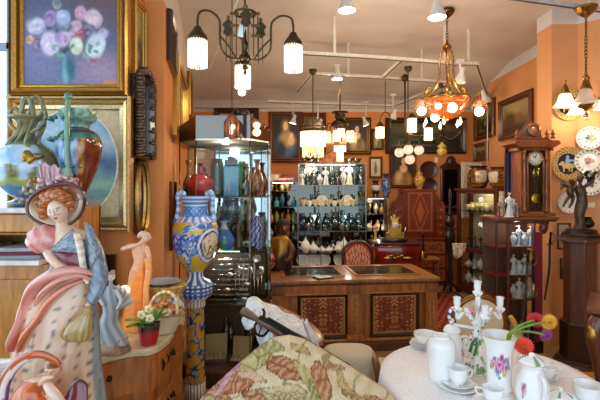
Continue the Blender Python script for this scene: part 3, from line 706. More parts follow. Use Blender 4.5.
lamp('candle_light', (0, -.1, .12), 14, WARM, .2, t)
p = at(442, 150, 6.4)
t = thing('hanging_oil_lamp', 'olive ceramic hanging oil lamp below the candle chandelier', 'hanging lamp', tuple(p))
rod(t, .09, GZ - p.z, .005)
b = MB('ceramic'); b.lathe([(.03, -.09), (.06, -.06), (.075, 0), (.04, .03), (.07, .05), (.03, .09), (.012, .12)], n=18, col='a89348', sub=3); b.build('body', t)
# lantern in front of the hexagonal vitrine
p = at(232, 127, 3.62)
t = thing('glass_lantern', 'small amber glass lantern hanging before the mirrored crown of the vitrine', 'hanging lamp', tuple(p))
b = MB('shade0.50'); b.lathe([(.02, -.1), (.055, -.085), (.062, 0), (.058, .05), (.035, .09), (.015, .1)], n=16, col=lambda a, h: mix('b5622a', '7a3a18', .5 + .5 * math.sin(a * 8)), sub=3); b.build('glass', t)
b = MB('brass'); [b.tube([(math.cos(i * PI / 4) * .02, math.sin(i * PI / 4) * .02, .1), (math.cos(i * PI / 4) * .066, math.sin(i * PI / 4) * .066, .04), (math.cos(i * PI / 4) * .064, math.sin(i * PI / 4) * .064, -.09)], .004, '5c3c1c', 5) for i in range(8)]
b.ring((0, 0, -.09), .06, .007, '5c3c1c'); b.build('cage', t)
b = MB('bulb6'); b.sph((.005, 0, .0), .022, 'ffd9a0'); b.build('bulb', t)
rod(t, .1, 3.75 - p.z, .004, '4a3a2a'); lamp('lantern_light', (0, -.1, -.05), 3, WARM, .05, t)
p = at(242, 92, 5.6)
t = thing('bulb_lamp', 'bare round bulb pendant seen below the far shade of the brass chandelier', 'hanging lamp', tuple(p))
b = MB('bulb7'); b.sph((0, 0, 0), .05, 'fff0d8'); b.build('bulb', t); rod(t, .05, 3.75 - p.z, .005, 'a89a88'); lamp('bulb_light', (0, 0, -.1), 8, WARM, .05, t)
b = MB('matte'); a0, a1 = at(239, -2, 3.0), at(196, 99, 4.4); b.tube([a0 - a0, (a1 - a0) * .5 + Vector((0, 0, -.01)), a1 - a0], .005, 'd9c9a6', 6, 3)
b.tube([(0, 0, 0), (0, .0, 3.75 - a0.z)], .005, 'd9c9a6', 6); o = b.build('electric_cord', loc=tuple(a0)); tag(o, 'pale cord slanting down from the ceiling past the brass chandelier', 'cord')
b = MB('matte'); a0 = at(487.5, 106, 6.9); b.tube([(0, 0, 0), (0, 0, Z(169, 6.9) - a0.z)], .008, 'ddd6c8', 6); o = b.build('electric_cord', loc=tuple(a0)); tag(o, 'white cord hanging from the right spotlight to the two large vases', 'cord')
# small tassel-like white price drop on the back wall
b = MB('matte'); b.box((0, -.01, 0), (.06, .006, .1), 'efe6d0'); o = b.build('hanging_card', loc=tuple(at(436, 160, 8.19))); tag(o, 'small white card hanging on the orange back wall above the dark plates', 'card')
# ================================================================== left foreground: bureau, ewers, figurines, chest
# --- bureau against the left wall
BF, BB = 2.42, 2.8; zt = Z(208, BF); zs = Z(263, BF)
bx0, bx1 = -2.0, -1.29; bm = (bx0 + bx1) / 2; bw = bx1 - bx0
t = thing('bureau', 'yellow wood bureau with white marble shelves against the left wall under the ewers', 'bureau', (bm, (BF + BB) / 2, 0)); dpt = BB - BF
OAK = 'b5762c'
b = MB('wood'); b.box((0, .02, zs / 2), (bw, dpt - .04, zs - .03), OAK); b.box((0, -.005, .05), (bw + .03, dpt, .1), '8a5420')
for s in (-1, 1): b.box((s * (bw / 2 - .03), .04, (zs + zt) / 2), (.06, dpt - .1, zt - zs), OAK)
b.box((0, dpt / 2 - .03, (zs + zt) / 2), (bw, .03, zt - zs), '8a5a28'); b.box((0, .04, zt - .155), (bw, dpt - .1, .015), OAK); b.build('body', t, bevel=.006)
b = MB('marble'); b.box((-.1, 0, zs), (bw - .14, dpt + .03, .028), 'e6e2da'); b.build('marble_shelf', t, bevel=.006)
b = MB('marble'); b.box((-.05, 0, zt - .015), (bw - .06, dpt + .02, .03), 'e0ddd6'); b.build('marble_top', t, bevel=.006)
b = MB('wood'); b.box((-.02, -dpt / 2 + .08, zt - .09), (bw - .14, .04, .105), 'c08436'); o = b.build('drawer', t, bevel=.006)
b = MB('brass'); b.sph((-.28, -dpt / 2 + .05, zt - .09), .012, '4a3418'); b.build('keyhole', o)
b = MB('wood'); b.box((bw * .24, -dpt / 2 + .035, zs / 2), (.33, .02, zs - .2), 'b87c30'); b.build('door', t, bevel=.008)
b = MB('wood'); b.box((-bw * .2, -dpt / 2 + .035, zs / 2), (.33, .02, zs - .2), 'b87c30'); b.build('door', t, bevel=.008)
def flatpile(name, label, px, py, Y, sz, cols, cat):
    p = at(px, py, Y); b = MB('matte'); z = 0
    for i, c in enumerate(cols): b.box((rnd.uniform(-.01, .01), rnd.uniform(-.01, .01), z + sz[2] / 2), (sz[0] * rnd.uniform(.92, 1), sz[1], sz[2] * .96), c, rnd.uniform(-.08, .08)); z += sz[2]
    o = b.build(name, loc=(p.x, Y, zs + .0145), bevel=.003); tag(o, label, cat)
flatpile('folder', 'maroon and grey folders stacked in the open slot of the bureau', 32, 258, 2.6, (.26, .3, .022), ['8a8f98', '6d2038', '9aa0a6'], 'folder')
b = MB('matte'); b.lathe([(.05, 0), (.09, .03), (.1, .07), (.085, .075), (.06, .02)], n=20, col=lambda a, h: '3a3020' if math.sin(a * 16) * math.sin(h * 40) > 0 else '6a5a3a'); o = b.build('basket', loc=(X(-6, 2.62), 2.62, zs + .015)); tag(o, 'dark woven basket in the open slot of the bureau', 'basket')
# --- painted ewer, sky blue body
Ye = 2.6; p = (X(27, Ye), Ye, zt)
t = thing('ewer', 'sky blue painted majolica ewer with twisted snake handles, on the bureau at the left edge', 'ewer', p)
def ewer_col(a, h):
    f = -math.sin(a + R(58)) ; n = nz(a * 2, h * 6, 2)
    if h < .09: return mix('3f6f8c', '9a8648', sstep(0, .2, n))
    if h > .86: return mix('6f7a58', '93855a', .5 + n)
    if h > .74: return mix('8f8f66', '5f8f8a', .5 + .8 * nz(a * 5, h * 20))
    land = .33 + .07 * n
    if h < land - .1: return mix('3f7aa8', 'c2a23c', sstep(.1, .4, nz(a * 4, h * 14)))
    if h < land: return mix('b6b45a', '8fa05a', .5 + n * 2)
    if h < land + .14 and nz(a * 3.2, h * 3, 7) > .02: return mix('5f6f3a', '8a8a50', .5 + nz(a * 14, h * 40))
    if f < -.45 and h > .3: return mix('a8863c', '5f6a3a', .5 + nz(a * 6, h * 20))
    return mix('86b4dc', 'cfe0ee', .5 + .8 * nz(a * 2, h * 9, 4))
b = MB('ceramic'); b.lathe([(.07, 0), (.1, .012), (.1, .03), (.06, .05), (.1, .08), (.155, .14), (.182, .22), (.18, .27), (.15, .335), (.085, .385), (.05, .42), (.045, .46), (.06, .51), (.1, .535), (.088, .545), (.03, .5)], n=48, col=ewer_col, sub=6); b.build('body', t)
b = MB('ceramic')
LOOPS = ([(-.07, -.10, .33), (-.045, -.09, .38), (-.01, -.06, .45), (-.005, -.05, .56), (.015, -.04, .645), (.045, -.03, .62), (.055, -.03, .52), (.045, -.06, .43), (.06, -.1, .37), (.085, -.1, .34)],
         [(-.02, -.11, .34), (.01, -.07, .42), (.03, -.03, .54), (.05, .0, .66), (.085, .02, .62), (.09, .02, .5), (.085, -.02, .42), (.115, -.07, .37)],
         [(.0, -.05, .45), (-.045, -.06, .47), (-.075, -.05, .53), (-.06, -.04, .585), (-.03, -.03, .57), (-.02, -.03, .52)],
         [(.05, -.05, .44), (.1, -.05, .47), (.13, -.03, .53), (.115, -.02, .575), (.085, -.01, .55)])
for k, pts in enumerate(LOOPS):
    b = MB('ceramic'); m_ = len(pts); b.tube(pts, [.009] + [.0145 if k < 2 else .012] * (m_ - 2) + [.008], lambda a, u: mix('4f6446', '9a8e5c', .5 + .5 * math.sin(a * 2 + u * 40)), 10, 6)
    if k < 3: b.build('snake_handle', t)
o = b.build('snake_handle', t)
b = MB('gilt')
b.tf((.105, .035, -.02)); b.sph((-.02, -.165, .3), (.045, .03, .05), 'a8883c', 14, 10, lambda d: 1 + .15 * math.sin(d.x * 14) * math.cos(d.z * 12)); b.sph((-.02, -.195, .295), (.012, .014, .016), 'b8963e')
for s in (-1, 1): b.sph((-.02 + s * .05, -.155, .315), (.03, .02, .02), '8a7a40')
b.build('mask_relief', t)
# --- red brown vase with green collars
Yv = 2.62; p = (X(79, Yv), Yv, zt)
t = thing('vase', 'tall red-brown majolica vase with green leafy collars and a green column handle', 'vase', p)
def v2(a, h):
    n = nz(a * 3, h * 9, 5); f = math.sin(a)
    if h < .12: return mix('3f7f7a', '8a6a3a', .5 + n)
    if h > .83: return mix('3f7f6a', '8fb0a8', .5 + 1.2 * nz(a * 8, h * 30))
    if .7 < h < .76: return mix('3f8270', '24564c', .5 + n)
    if h > .76: return mix('2a3a6a', '4a2030', .5 + n)
    x = math.sin(a + R(63))
    if x < -.1 and h > .35: return mix('9fc0dc', '30509a', .5 + 1.6 * nz(a * 5, h * 10))
    if x < .3 and h > .35: return mix('7a4a1c', 'c29038', .5 + 1.4 * nz(a * 7, h * 14))
    return mix('5a1f16', '7c3a20', .5 + n)
b = MB('ceramic'); b.lathe([(.05, 0), (.055, .01), (.045, .04), (.04, .08), (.06, .12), (.1, .22), (.127, .33), (.128, .4), (.1, .45), (.06, .475), (.065, .5), (.09, .52), (.1, .545), (.105, .57), (.1, .585), (.05, .575)], n=40, col=v2, sub=6, wob=lambda a, z: 1 + (.05 * math.sin(a * 9) if z > .49 else 0)); b.build('body', t)
b = MB('ceramic'); b.tube([(.0, -.115, .16), (.0, -.135, .3), (.0, -.135, .42), (.0, -.13, .56), (.0, -.12, .64)], [.026, .014, .016, .017, .012], lambda a, u: mix('2f6a52', '86b09a', .5 + .5 * math.sin(a * 6)), 12, 4); b.lathe([(.01, .6), (.022, .615), (.02, .64), (.002, .65)], (.0, -.12, .02), 12, '3f7f62')
for z in (.24, .4, .52):
    for i in range(8):
        a = PI + PI * i / 7; b.sph((-.04 + math.cos(a) * .1, -.04 + math.sin(a) * .105, z), (.014, .014, .012), mix('3f8272', '24564a', rnd.random()), 7, 5)
b.build('column_handle', t)
# --- dark leaning frame behind the figurine
b = MB('darkwood'); frame_mesh(b, .16, .4, [(0, 0, '3a2214'), (0, -.03, '4a2c18'), (.03, -.03, '2a180e'), (.03, 0, '2a180e')]); b.box((0, -.005, 0), (.1, .004, .34), '1f1712'); o = b.build('leaning_frame', loc=(X(101, 2.88), 2.94, 1.1)); tag(o, 'small dark empty frame on the wall between the bureau and the chest', 'frame')
# --- display table (its top lies just below the photo) carrying the two near figurines
b = MB('darkwood'); b.lathe([(.26, 0), (.27, .03), (.08, .06), (.045, .12), (.05, .4), (.07, .6), (.05, .7), (.06, .77), (.28, .785)], n=28, col='4a2614', sub=3); b.lathe([(.36, .79), (.375, .805), (.37, .83), (.01, .83)], n=40, col='5a2e18', sub=1); o = b.build('display_table', loc=(-.93, 1.45, 0)); tag(o, 'round dark pedestal table under the large lady figurine', 'table')
# --- lady figurine
YL = 1.6; s = YL / F; p0 = Vector((X(60, YL), YL, .83)); base_py = HY + (CAMZ - .83) / s
def L(px, py, dy=0): Y = YL + dy * s; return (X(px, Y) - p0.x, dy * s, Z(py, Y) - .83)
t = thing('lady_figurine', 'large porcelain figurine of a red haired lady in a wide flowered hat and pink shawl', 'figurine', tuple(p0))
secs = [(57, 434, 50, 36), (56, 416, 49, 35), (56, 390, 46, 33), (57, 358, 42, 31), (58, 326, 40, 28), (60, 300, 36, 24), (66, 280, 27, 18), (72, 265, 20, 14), (74, 252, 20, 14), (72, 242, 22, 14), (70, 233, 18, 11.5), (66, 228, 10, 8.5), (62.5, 223.5, 6.5, 6.5), (60, 215, 6, 6)]
def lady_col(a, tt):
    k = tt * (len(secs) - 1); i = min(int(k), len(secs) - 2); py = secs[i][1] + (secs[i + 1][1] - secs[i][1]) * (k - i)
    fr = (a + R(61) + PI) % (2 * PI) - PI; n = nz(a * 4, py * .05, 3)          # 0 at the front, + to the right
    if py < 243 - 6 * math.cos(fr * 1.6): return 'e0bca0'
    if py < 276:
        if abs(fr) < .22: return 'ece0c8'
        if fr < -.15 and py > 252: return '742a38'
        return mix('50647a', '8b96a0', .5 + 1.3 * nz(a * 12, py * .3))
    sx, sy = math.sin(a * 8.5 + .7 * math.floor(py / 22)), math.sin(py * .2855)
    if abs(sx) + abs(sy) > 1.86 and py > 292: return '6a6668'
    if fr > .75: return mix('8b9390', '727c7c', .5 + n)
    if fr < -.9: return mix('cf8a62', 'dca890', .5 + n)
    return mix('dcbc9c', 'cf9a74', sstep(-.1, .5, nz(a * 3, py * .02, 9)))
b = MB('ceramic'); b.loft([L(q[0], q[1]) + (q[2] * s, q[3] * s) for q in secs], lady_col, 72, 9, wob=lambda a, u: 1 + (.05 * math.sin(a * 7 + u * 6) + .02 * math.sin(a * 17)) * max(0, 1 - u * 2.2)); b.build('body', t)
hd = MB('ceramic')          # head with face
hd.tf(L(57.5, 211, -6), ry=R(-13), rz=R(8)); q = s
def headform(d):
    k = 1.0
    if d.y < 0:
        if d.z < -.2: k -= .13 * min(1, (-d.z - .2) * 1.6) * (abs(d.x) * 1.5)
        k += .05 * math.exp(-((d.z + .85) ** 2) / .02)
    return k
def facecol(d):
    if d.y < 0:
        for sx in (-.38, .38):
            if abs(d.x - sx) < .16 and abs(d.z - .02) < .05: return '4a3428'
            if abs(d.x - sx) < .22 and abs(d.z - .17) < .035: return '8a5030'
            if (d.x - sx * 1.15) ** 2 + (d.z + .3) ** 2 < .03: return 'e2a48c'
        if abs(d.x) < .2 and abs(d.z + .56) < .05: return 'b04a44'
    return 'e8c8ae'
hd.sph((0, 0, 0), (8.8 * q, 9.5 * q, 12 * q), facecol, 40, 32, headform)
hd.tube([(0, -9 * q, 2.5 * q), (0, -10.6 * q, -1.5 * q), (0, -11.2 * q, -3.2 * q), (0, -9 * q, -4 * q)], [.9 * q, 1.3 * q, 1.6 * q, .8 * q], 'e6c2a6', 8, 3)
for sx in (-1, 1):
    hd.sph((sx * 3.4 * q, -8.7 * q, .4 * q), (1.3 * q, .8 * q, .7 * q), 'e9e2d8', 8, 6); hd.sph((sx * 3.4 * q, -9.4 * q, .4 * q), (.6 * q, .3 * q, .6 * q), '3a2c24', 8, 6)
    hd.sph((sx * 8.6 * q, 0, -1 * q), (1.2 * q, 2 * q, 2.6 * q), 'e2b89c', 8, 6)
hd.sph((0, -9.3 * q, -6.6 * q), (2.0 * q, .8 * q, .55 * q), 'b04a44', 8, 6); hd.sph((0, -9.1 * q, -7.4 * q), (1.5 * q, .8 * q, .5 * q), 'b8564c', 8, 6); hd.build('head', t)
b = MB('ceramic')
for (x, y, r, dy) in ((44, 199, 5.5, -3), (42, 206, 5, -2), (46, 193, 6, -5), (52, 191, 6, -8), (59, 190, 6, -8), (65, 193, 5.5, -6), (69, 199, 4.5, -3), (43, 212, 4, 0), (48, 196, 5, -9), (62, 194, 4.5, -10), (56, 192, 5, -11), (71, 205, 3, 0), (55, 188, 8, 2)):
    b.sph(L(x + .5, y + 4, dy), (r * 1.15 * s, r * 1.1 * s, r * s), lambda d: mix('8a4520', 'c8723a', .5 + .5 * math.sin(d.z * 11 + d.x * 5)), 14, 10, lambda d: 1 + .03 * math.sin(d.z * 14 + d.x * 6))
b.build('hair', t)
b = MB('ceramic'); b.tf(L(60, 205), ry=R(-18))          # hat brim: a wide shell open to the front
def brim(u, v):
    a = 2 * PI * u; r = .25 + .75 * v; k = 1 + .04 * math.sin(a * 3)
    return (math.cos(a) * 28.5 * r * k * s, (10 - 17 * v * v + 6 * (math.sin(a) < 0) * v * -math.sin(a)) * s, math.sin(a) * 20.5 * r * k * s)
b.grid(brim, 56, 10, lambda u, v: mix('ead2b4', 'b86a3c', sstep(-.1, .75, math.sin(2 * PI * u))))
b.tube([brim(i / 56, 1) for i in range(56)], 0.6 * s, '4a241c', 7, closed=True); b.build('hat_brim', t, solid=.004)
b = MB('ceramic'); b.sph(L(56, 188, 14), (19 * s, 14 * s, 13 * s), lambda d: mix('c99a9a', '9c8aa8', .5 + .5 * math.sin(d.x * 9))); b.build('hat_crown', t)
b = MB('ceramic')
for (x0, x1, x2, top) in ((41, 40, 48, 164), (49, 52, 58, 166)):
    b.grid(lambda u, v: L(x0 + (x2 - x0) * u + 3 * (v - .5) * (u - .5) * 2, 183 - (183 - top) * v + 2 * math.sin(u * 9), -2 + 5 * math.sin(u * PI) * (1 if v > .2 else .3)), 12, 8, lambda u, v: mix('dcbab8', 'b48a92', .5 + .5 * math.sin(u * 14)))
b.sph(L(50, 184, -3), 3.5 * s, 'c8989c'); b.build('hat_bow', t, solid=.004)
b = MB('ceramic')
for i in range(46):
    if i < 26: x, y, c = 24 + 20 * rnd.random(), 178 + 26 * rnd.random(), ['7d8a5e', 'b5764a', 'a88aa0', 'd2a49a', '5d6c4a', '8a5030'][i % 6]; x += (190 - y) * .25
    else: x, y, c = 58 + 22 * rnd.random(), 175 + 12 * rnd.random(), ['d8b4b0', 'c8958f', 'e3cfc6', 'a86f6a'][i % 4]; y += max(0, x - 68) * .5
    if i == 26: b.build('hat_flowers', t)['kind'] = 'stuff'; b = MB('ceramic')
    b.sph(L(x, y, rnd.uniform(-2, 8)), (rnd.uniform(2, 4.2) * s, 3 * s, rnd.uniform(2, 3.4) * s), c, 9, 6, lambda d: 1 + .2 * math.sin(d.x * 9) * math.sin(d.z * 9))
b.build('hat_lace', t)['kind'] = 'stuff'
b = MB('ceramic'); b.sph(L(45, 239, -4), (17 * s, 14 * s, 14 * s), lambda d: mix('e6aca2', 'd2786e', .5 + .5 * math.sin(d.x * 8 + d.z * 5)), 26, 16, lambda d: 1 + .07 * math.sin(d.x * 11 + d.z * 8)); b.build('puff_sleeve', t)
b = MB('ceramic'); b.tube([L(47, 248, -6), L(52, 258, -10), L(60, 266, -13), L(72, 270, -16)], [5.5 * s, 5 * s, 4.2 * s, 3 * s], 'e2bca0', 12, 4); b.sph(L(74, 271, -16.5), (4 * s, 2.4 * s, 2.8 * s), 'e2bca0')
for k in range(4): b.tube([L(75, 269.5 + k * 1.3, -17), L(79, 270.5 + k * 1.4, -18), L(81.5, 272 + k * 1.4, -17)], [.9 * s, .8 * s, .55 * s], 'e2bca0', 6, 2)
b.build('bare_forearm', t)
b = MB('ceramic'); b.tube([L(90, 240, -2), L(96, 258, -4), L(99, 278, -8), L(96, 292, -14), L(90, 303, -19)], [8 * s, 8.5 * s, 8.5 * s, 7 * s, 4.5 * s], lambda a, u: mix('566a80', '8c98a4', .5 + 1.2 * nz(a * 4, u * 14)), 16, 5); b.build('blue_sleeve', t)
b = MB('ceramic'); b.sph(L(88, 306, -20.5), (3.2 * s, 2.2 * s, 3.2 * s), 'e2bca0')
for k in range(4): b.tube([L(85.5 + k * 1.4, 307, -21.5), L(84.5 + k * 1.5, 310, -22.5), L(85 + k * 1.4, 312.5, -21.5)], [.85 * s, .8 * s, .6 * s], 'e2bca0', 6, 2)
b.tube([L(89.5, 305, -22), L(88, 308.5, -23.5)], [.9 * s, .6 * s], 'e2bca0', 6); b.build('hand', t)
def lapel(pts, c0, c1):
    b.grid(lambda u, v: tuple((Vector(L(*pts[0])) * (1 - u) + Vector(L(*pts[1])) * u) * (1 - v) + (Vector(L(*pts[3])) * (1 - u) + Vector(L(*pts[2])) * u) * v + Vector((0, -3 * s * math.sin(u * PI) * math.sin(v * PI), 0))), 12, 12, lambda u, v: mix(c0, c1, .5 + 1.3 * nz(u * 9, v * 9)))
b = MB('ceramic'); lapel([(51, 250, -15), (73, 229, -12), (84, 246, -16), (80, 253, -17)], '4c6078', '9aa3a6'); lapel([(85, 222, -6), (92, 226, -6), (101, 252, -8), (91, 268, -15)], '4c6078', '9aa3a6'); lapel([(60, 216, -4), (66, 230, -12), (92, 232, -10), (86, 219, -2)], '647a90', 'a4a8a0') if False else None
lapel([(52, 252, -14), (80, 254, -16), (82, 268, -15), (70, 266, -14)], '6a2432', '7c3440'); b.build('jacket_lapel', t, solid=.005)
b = MB('ceramic'); b.tube([L(76, 233, -13), L(80, 245, -17), L(82, 258, -17), L(85, 276, -16), L(88, 284, -17)], [3 * s, 4 * s, 3.6 * s, 3.2 * s, 1.5 * s], lambda a, u: mix('efe4cc', 'cdbb9c', .5 + .5 * math.sin(u * 46)), 10, 6, .6)
b.build('lace_jabot', t)
b = MB('ceramic')
def sh(a, u): return mix('e3a898', 'c8623c', sstep(.35, .95, u + .25 * math.sin(a * 3 + u * 8)))
b.tube([L(94, 274, -10), L(78, 270, -17), L(58, 273, -20), L(41, 284, -17), L(31, 302, -13), L(24, 322, -16), L(13, 343, -20), L(10, 352, -22)], [5 * s, 10 * s, 14 * s, 15 * s, 12 * s, 11 * s, 9 * s, 4 * s], sh, 26, 6, .4)
b.tube([L(84, 280, -15), L(66, 287, -22), L(50, 300, -23), L(38, 318, -24), L(24, 336, -26), L(18, 352, -26)], [4 * s, 7 * s, 9 * s, 9 * s, 8 * s, 3 * s], lambda a, u: mix('dc8f7c', 'd06a38', u), 22, 6, .4)
b.tube([L(96, 282, -8), L(80, 276, -19), L(60, 280, -25), L(44, 292, -24), L(35, 306, -22)], [3 * s, 5 * s, 6 * s, 6 * s, 2 * s], lambda a, u: mix('e8b8a8', 'd0806a', .5 + .5 * math.sin(a * 5 + u * 12)), 18, 6, .5); b.build('shawl', t)
b = MB('ceramic'); b.loft([L(77, 341, -27) + (10 * s, 4 * s), L(76, 335, -27) + (14 * s, 6.5 * s), L(79, 325, -27) + (12 * s, 6 * s), L(85, 315, -26) + (6 * s, 4 * s), L(88, 310, -24) + (2.5 * s, 2.5 * s), L(88, 306, -23) + (5 * s, 4 * s)], lambda a, u: mix('c2a470', '94773e', .5 + .6 * math.sin(a * 12)), 28, 4, wob=lambda a, u: 1 + .06 * math.sin(a * 12)); o = b.build('handbag', t); o['label'] = 'beige pleated drawstring bag'
# --- foreground dancer figurine with a swirling scarf
YD = 1.36; sd = YD / F; pd = Vector((X(40, YD), YD, .83)); bpy_ = HY + (CAMZ - .83) / sd
def D(px, py, dy=0): Y = YD + dy * sd; return (X(px, Y) - pd.x, dy * sd, Z(py, Y) - .83)
t = thing('dancer_figurine', 'glazed figurine with an arched purple and orange scarf at the lower left corner', 'figurine', tuple(pd))
b = MB('ceramic'); b.loft([D(40, bpy_) + (.09, .07), D(40, bpy_ - 8) + (.095, .075), D(40, 435) + (.07, .06), D(36, 412) + (.08, .05), D(33, 400) + (.06, .045), D(30, 390) + (.04, .035), D(36, 380) + (.035, .03), D(44, 376) + (.03, .025), D(49, 374) + (.012, .012)], lambda a, u: mix('b8481c', 'd8743a', .5 + .8 * nz(a * 2, u * 5)) if u < .8 else 'dcaf90', 30, 5, wob=lambda a, u: 1 + .07 * math.sin(a * 6 + u * 8) * (u < .7)); b.build('body', t)
b = MB('ceramic'); b.sph(D(53, 369, -4), (7 * sd, 7.5 * sd, 7 * sd), lambda d: '8a4a28' if d.z > .25 or d.y > .3 else ('4a3024' if abs(d.z + .05) < .06 and .2 < abs(d.x) < .5 else 'e0b090'), 20, 14); b.tube([D(53, 369, -11), D(53, 371, -12.5)], [.8 * sd, 1.2 * sd], 'e0b090', 6); b.build('head', t)
b = MB('ceramic'); b.tube([D(2, 402, 2), D(4, 385, 0), D(12, 369, -4), D(25, 358, -7), D(40, 355, -8), D(54, 360, -6), D(60, 366, -4)], [6 * sd, 6 * sd, 5.5 * sd, 5 * sd, 4.5 * sd, 3.5 * sd, 2 * sd], lambda a, u: ['c8622c', '5a3a6c', 'd8a078', '6a4a88', 'e8d8d0', 'b4562a'][int((a / 1.05 + u * 1.5)) % 6], 20, 6, .7); b.build('scarf', t)
b = MB('ceramic'); b.tube([D(46, 382, -8), D(52, 392, -12), D(60, 402, -10), D(66, 420, -6)], [4 * sd, 5 * sd, 5 * sd, 4 * sd], 'e6c6ae', 12, 4); b.tube([D(40, 384, -10), D(46, 378, -14), D(54, 377, -14)], [3 * sd, 2.6 * sd, 1.6 * sd], 'e2b494', 10, 3); b.build('arm', t)
b = MB('ceramic'); b.grid(lambda u, v: D(62 + 26 * u, 405 - 26 * math.sin(u * 2.2) * (1 - v) + 10 * v, 6 - 10 * v), 10, 8, lambda u, v: mix('5a1c20', '8a3430', v)); b.build('skirt_hem', t, solid=.006)
b = MB('ceramic'); b.lathe([(.03, 0), (.05, .02), (.06, .1), (.05, .2), (.04, .25), (.055, .29), (.048, .29)], n=24, col=lambda a, h: mix('eceae4', 'b8b4c0', sstep(.2, .5, nz(a * 3, h * 5)))); o = b.build('jar', loc=(X(-4, 1.53), 1.53, .83)); tag(o, 'white porcelain jar cut by the left edge beside the lady figurine', 'jar')

# --- chest of drawers with a serpentine marble top
t = thing('chest_of_drawers', 'low wooden chest with a serpentine beige marble top and black scroll mounts', 'chest of drawers', (-.95, 2.45, 0)); zc = .92
top = [(-1.15, 2.04), (-1.01, 2.05), (-.944, 2.137), (-.85, 2.2), (-.773, 2.217), (-.735, 2.30), (-.725, 2.46), (-.765, 2.66), (-.77, 2.80), (-1.15, 2.80)]
top = [(x + .95, y - 2.45) for x, y in [q[:2] for q in catmull([(x, y, 0) for x, y in top], 3)]]
b = MB('marble'); b.prism(top, zc - .035, zc, 'd6c29a'); b.build('marble_top', t, bevel=.006)
ins = [(x * .94, y * .94) for x, y in top]
b = MB('wood'); b.prism(ins, .12, zc - .035, '94501e'); b.build('body', t)
for (x, y) in ((-.16, -.35), (.2, -.12), (.18, .28), (-.16, .28)):
    b = MB('wood'); b.tube([(x, y, .16), (x * 1.05, y * 1.05, .08), (x, y, 0)], [.04, .03, .025], '6a3414', 8, 3); b.build('leg', t)
for z in (.3, .56, .8):
    b = MB('wood'); b.prism([(x * .975, y * .975) for x, y in ins[3:17]] + [(x * .9, y * .9) for x, y in ins[3:17]][::-1], z - .1, z + .07, 'a65c24') if False else b.prism([(x * 1.015, y * 1.015) for x, y in ins], z - .105, z + .075, 'a65e26'); dr = b.build('drawer', t, bevel=.004)
    g = MB('iron')
    for sx in (-.01, .01): g.tube([(.205 + sx * .3, -.10 + sx * 3, z + .03), (.218, -.09 + sx * 4, z), (.205, -.10 + sx * 2, z - .03), (.205, -.12, z - .04)], .007, '1c130e', 6, 3)
    g.tube([(.208, -.02, z + .03), (.222, .0, z), (.222, .03, z + .02), (.222, .05, z - .02)], .006, '1c130e', 6, 3); g.build('mount', dr); g = MB('iron'); g.sph((.0, -.31, z), .016, '2a1c10'); g.build('keyhole', dr)
# figurine with shell
Yb = 2.17; sb = Yb / F; bp = HY + (CAMZ - zc) / sb
def S(px, py, dy=0): Y = Yb + dy * sb; return (X(px, Y) - X(112, Yb), dy * sb, Z(py, Y) - zc)
t = thing('nymph_figurine', 'blue-grey figurine of a draped nymph holding up a large white shell, on the chest', 'figurine', (X(112, Yb), Yb, zc))
b = MB('biscuit'); b.loft([S(113, bp) + (16 * sb, 11 * sb), S(113, 348) + (16 * sb, 11 * sb), S(113, 342) + (13 * sb, 9 * sb), S(115, 338) + (12 * sb, 8 * sb)], lambda a, u: mix('a8825c', '7c5c40', .5 + nz(a * 3, u * 3)), 20, 3, wob=lambda a, u: 1 + .08 * math.sin(a * 5)); b.build('rock_base', t)
b = MB('biscuit'); b.loft([S(115, 344) + (14 * sb, 9 * sb), S(112, 334) + (12 * sb, 9 * sb), S(109, 322) + (9 * sb, 8 * sb), S(111, 312) + (8 * sb, 7 * sb), S(110, 300) + (8 * sb, 6 * sb), S(110, 290) + (6 * sb, 4.5 * sb), S(110.5, 285) + (2 * sb, 2 * sb), S(111, 279) + (2 * sb, 2 * sb)], lambda a, u: mix('76828c', 'b4b8b8', .5 + .5 * math.sin(a * 7 + u * 9)), 26, 5, wob=lambda a, u: 1 + .06 * math.sin(a * 7 + u * 6) * (1 - u)); b.build('body', t)
b = MB('biscuit'); b.sph(S(111, 276, -1), (4 * sb, 4.2 * sb, 4.8 * sb), lambda d: '9a8a78' if d.z > .35 or d.y > .45 else 'd6d2cc'); b.sph(S(113, 272, 2), 2.4 * sb, '9a8a78'); b.build('head', t)
b = MB('biscuit'); b.tube([S(106, 290), S(100, 298, -5), S(104, 306, -8)], [2.2 * sb, 2 * sb, 1.4 * sb], 'c8ccd0', 9, 3); b.tube([S(115, 290), S(121, 300, -4), S(117, 309, -7)], [2.2 * sb, 2 * sb, 1.4 * sb], 'c8ccd0', 9, 3); b.build('arm', t)
b = MB('biscuit'); b.grid(lambda u, v: S(*((lambda a, r: (115 + math.cos(a) * r * 20, 312 - math.sin(a) * r * 27, 9 - 7 * r + 1.2 * math.sin(a * 16) * r))(R(20 + 115 * u), .15 + .85 * v * (1 + .04 * math.sin(u * 40))))), 40, 8, lambda u, v: mix('e8dccb', 'b8a0a0', .5 + .5 * math.sin(u * 46))); b.build('shell', t, solid=.006)
b = MB('bulb3'); b.sph(S(125, 290, 14), 5 * sb, 'ffd890'); b.build('bulb', t); lamp('shell_light', S(131, 289, 18), 1.2, (1, .62, .25), .03, t)
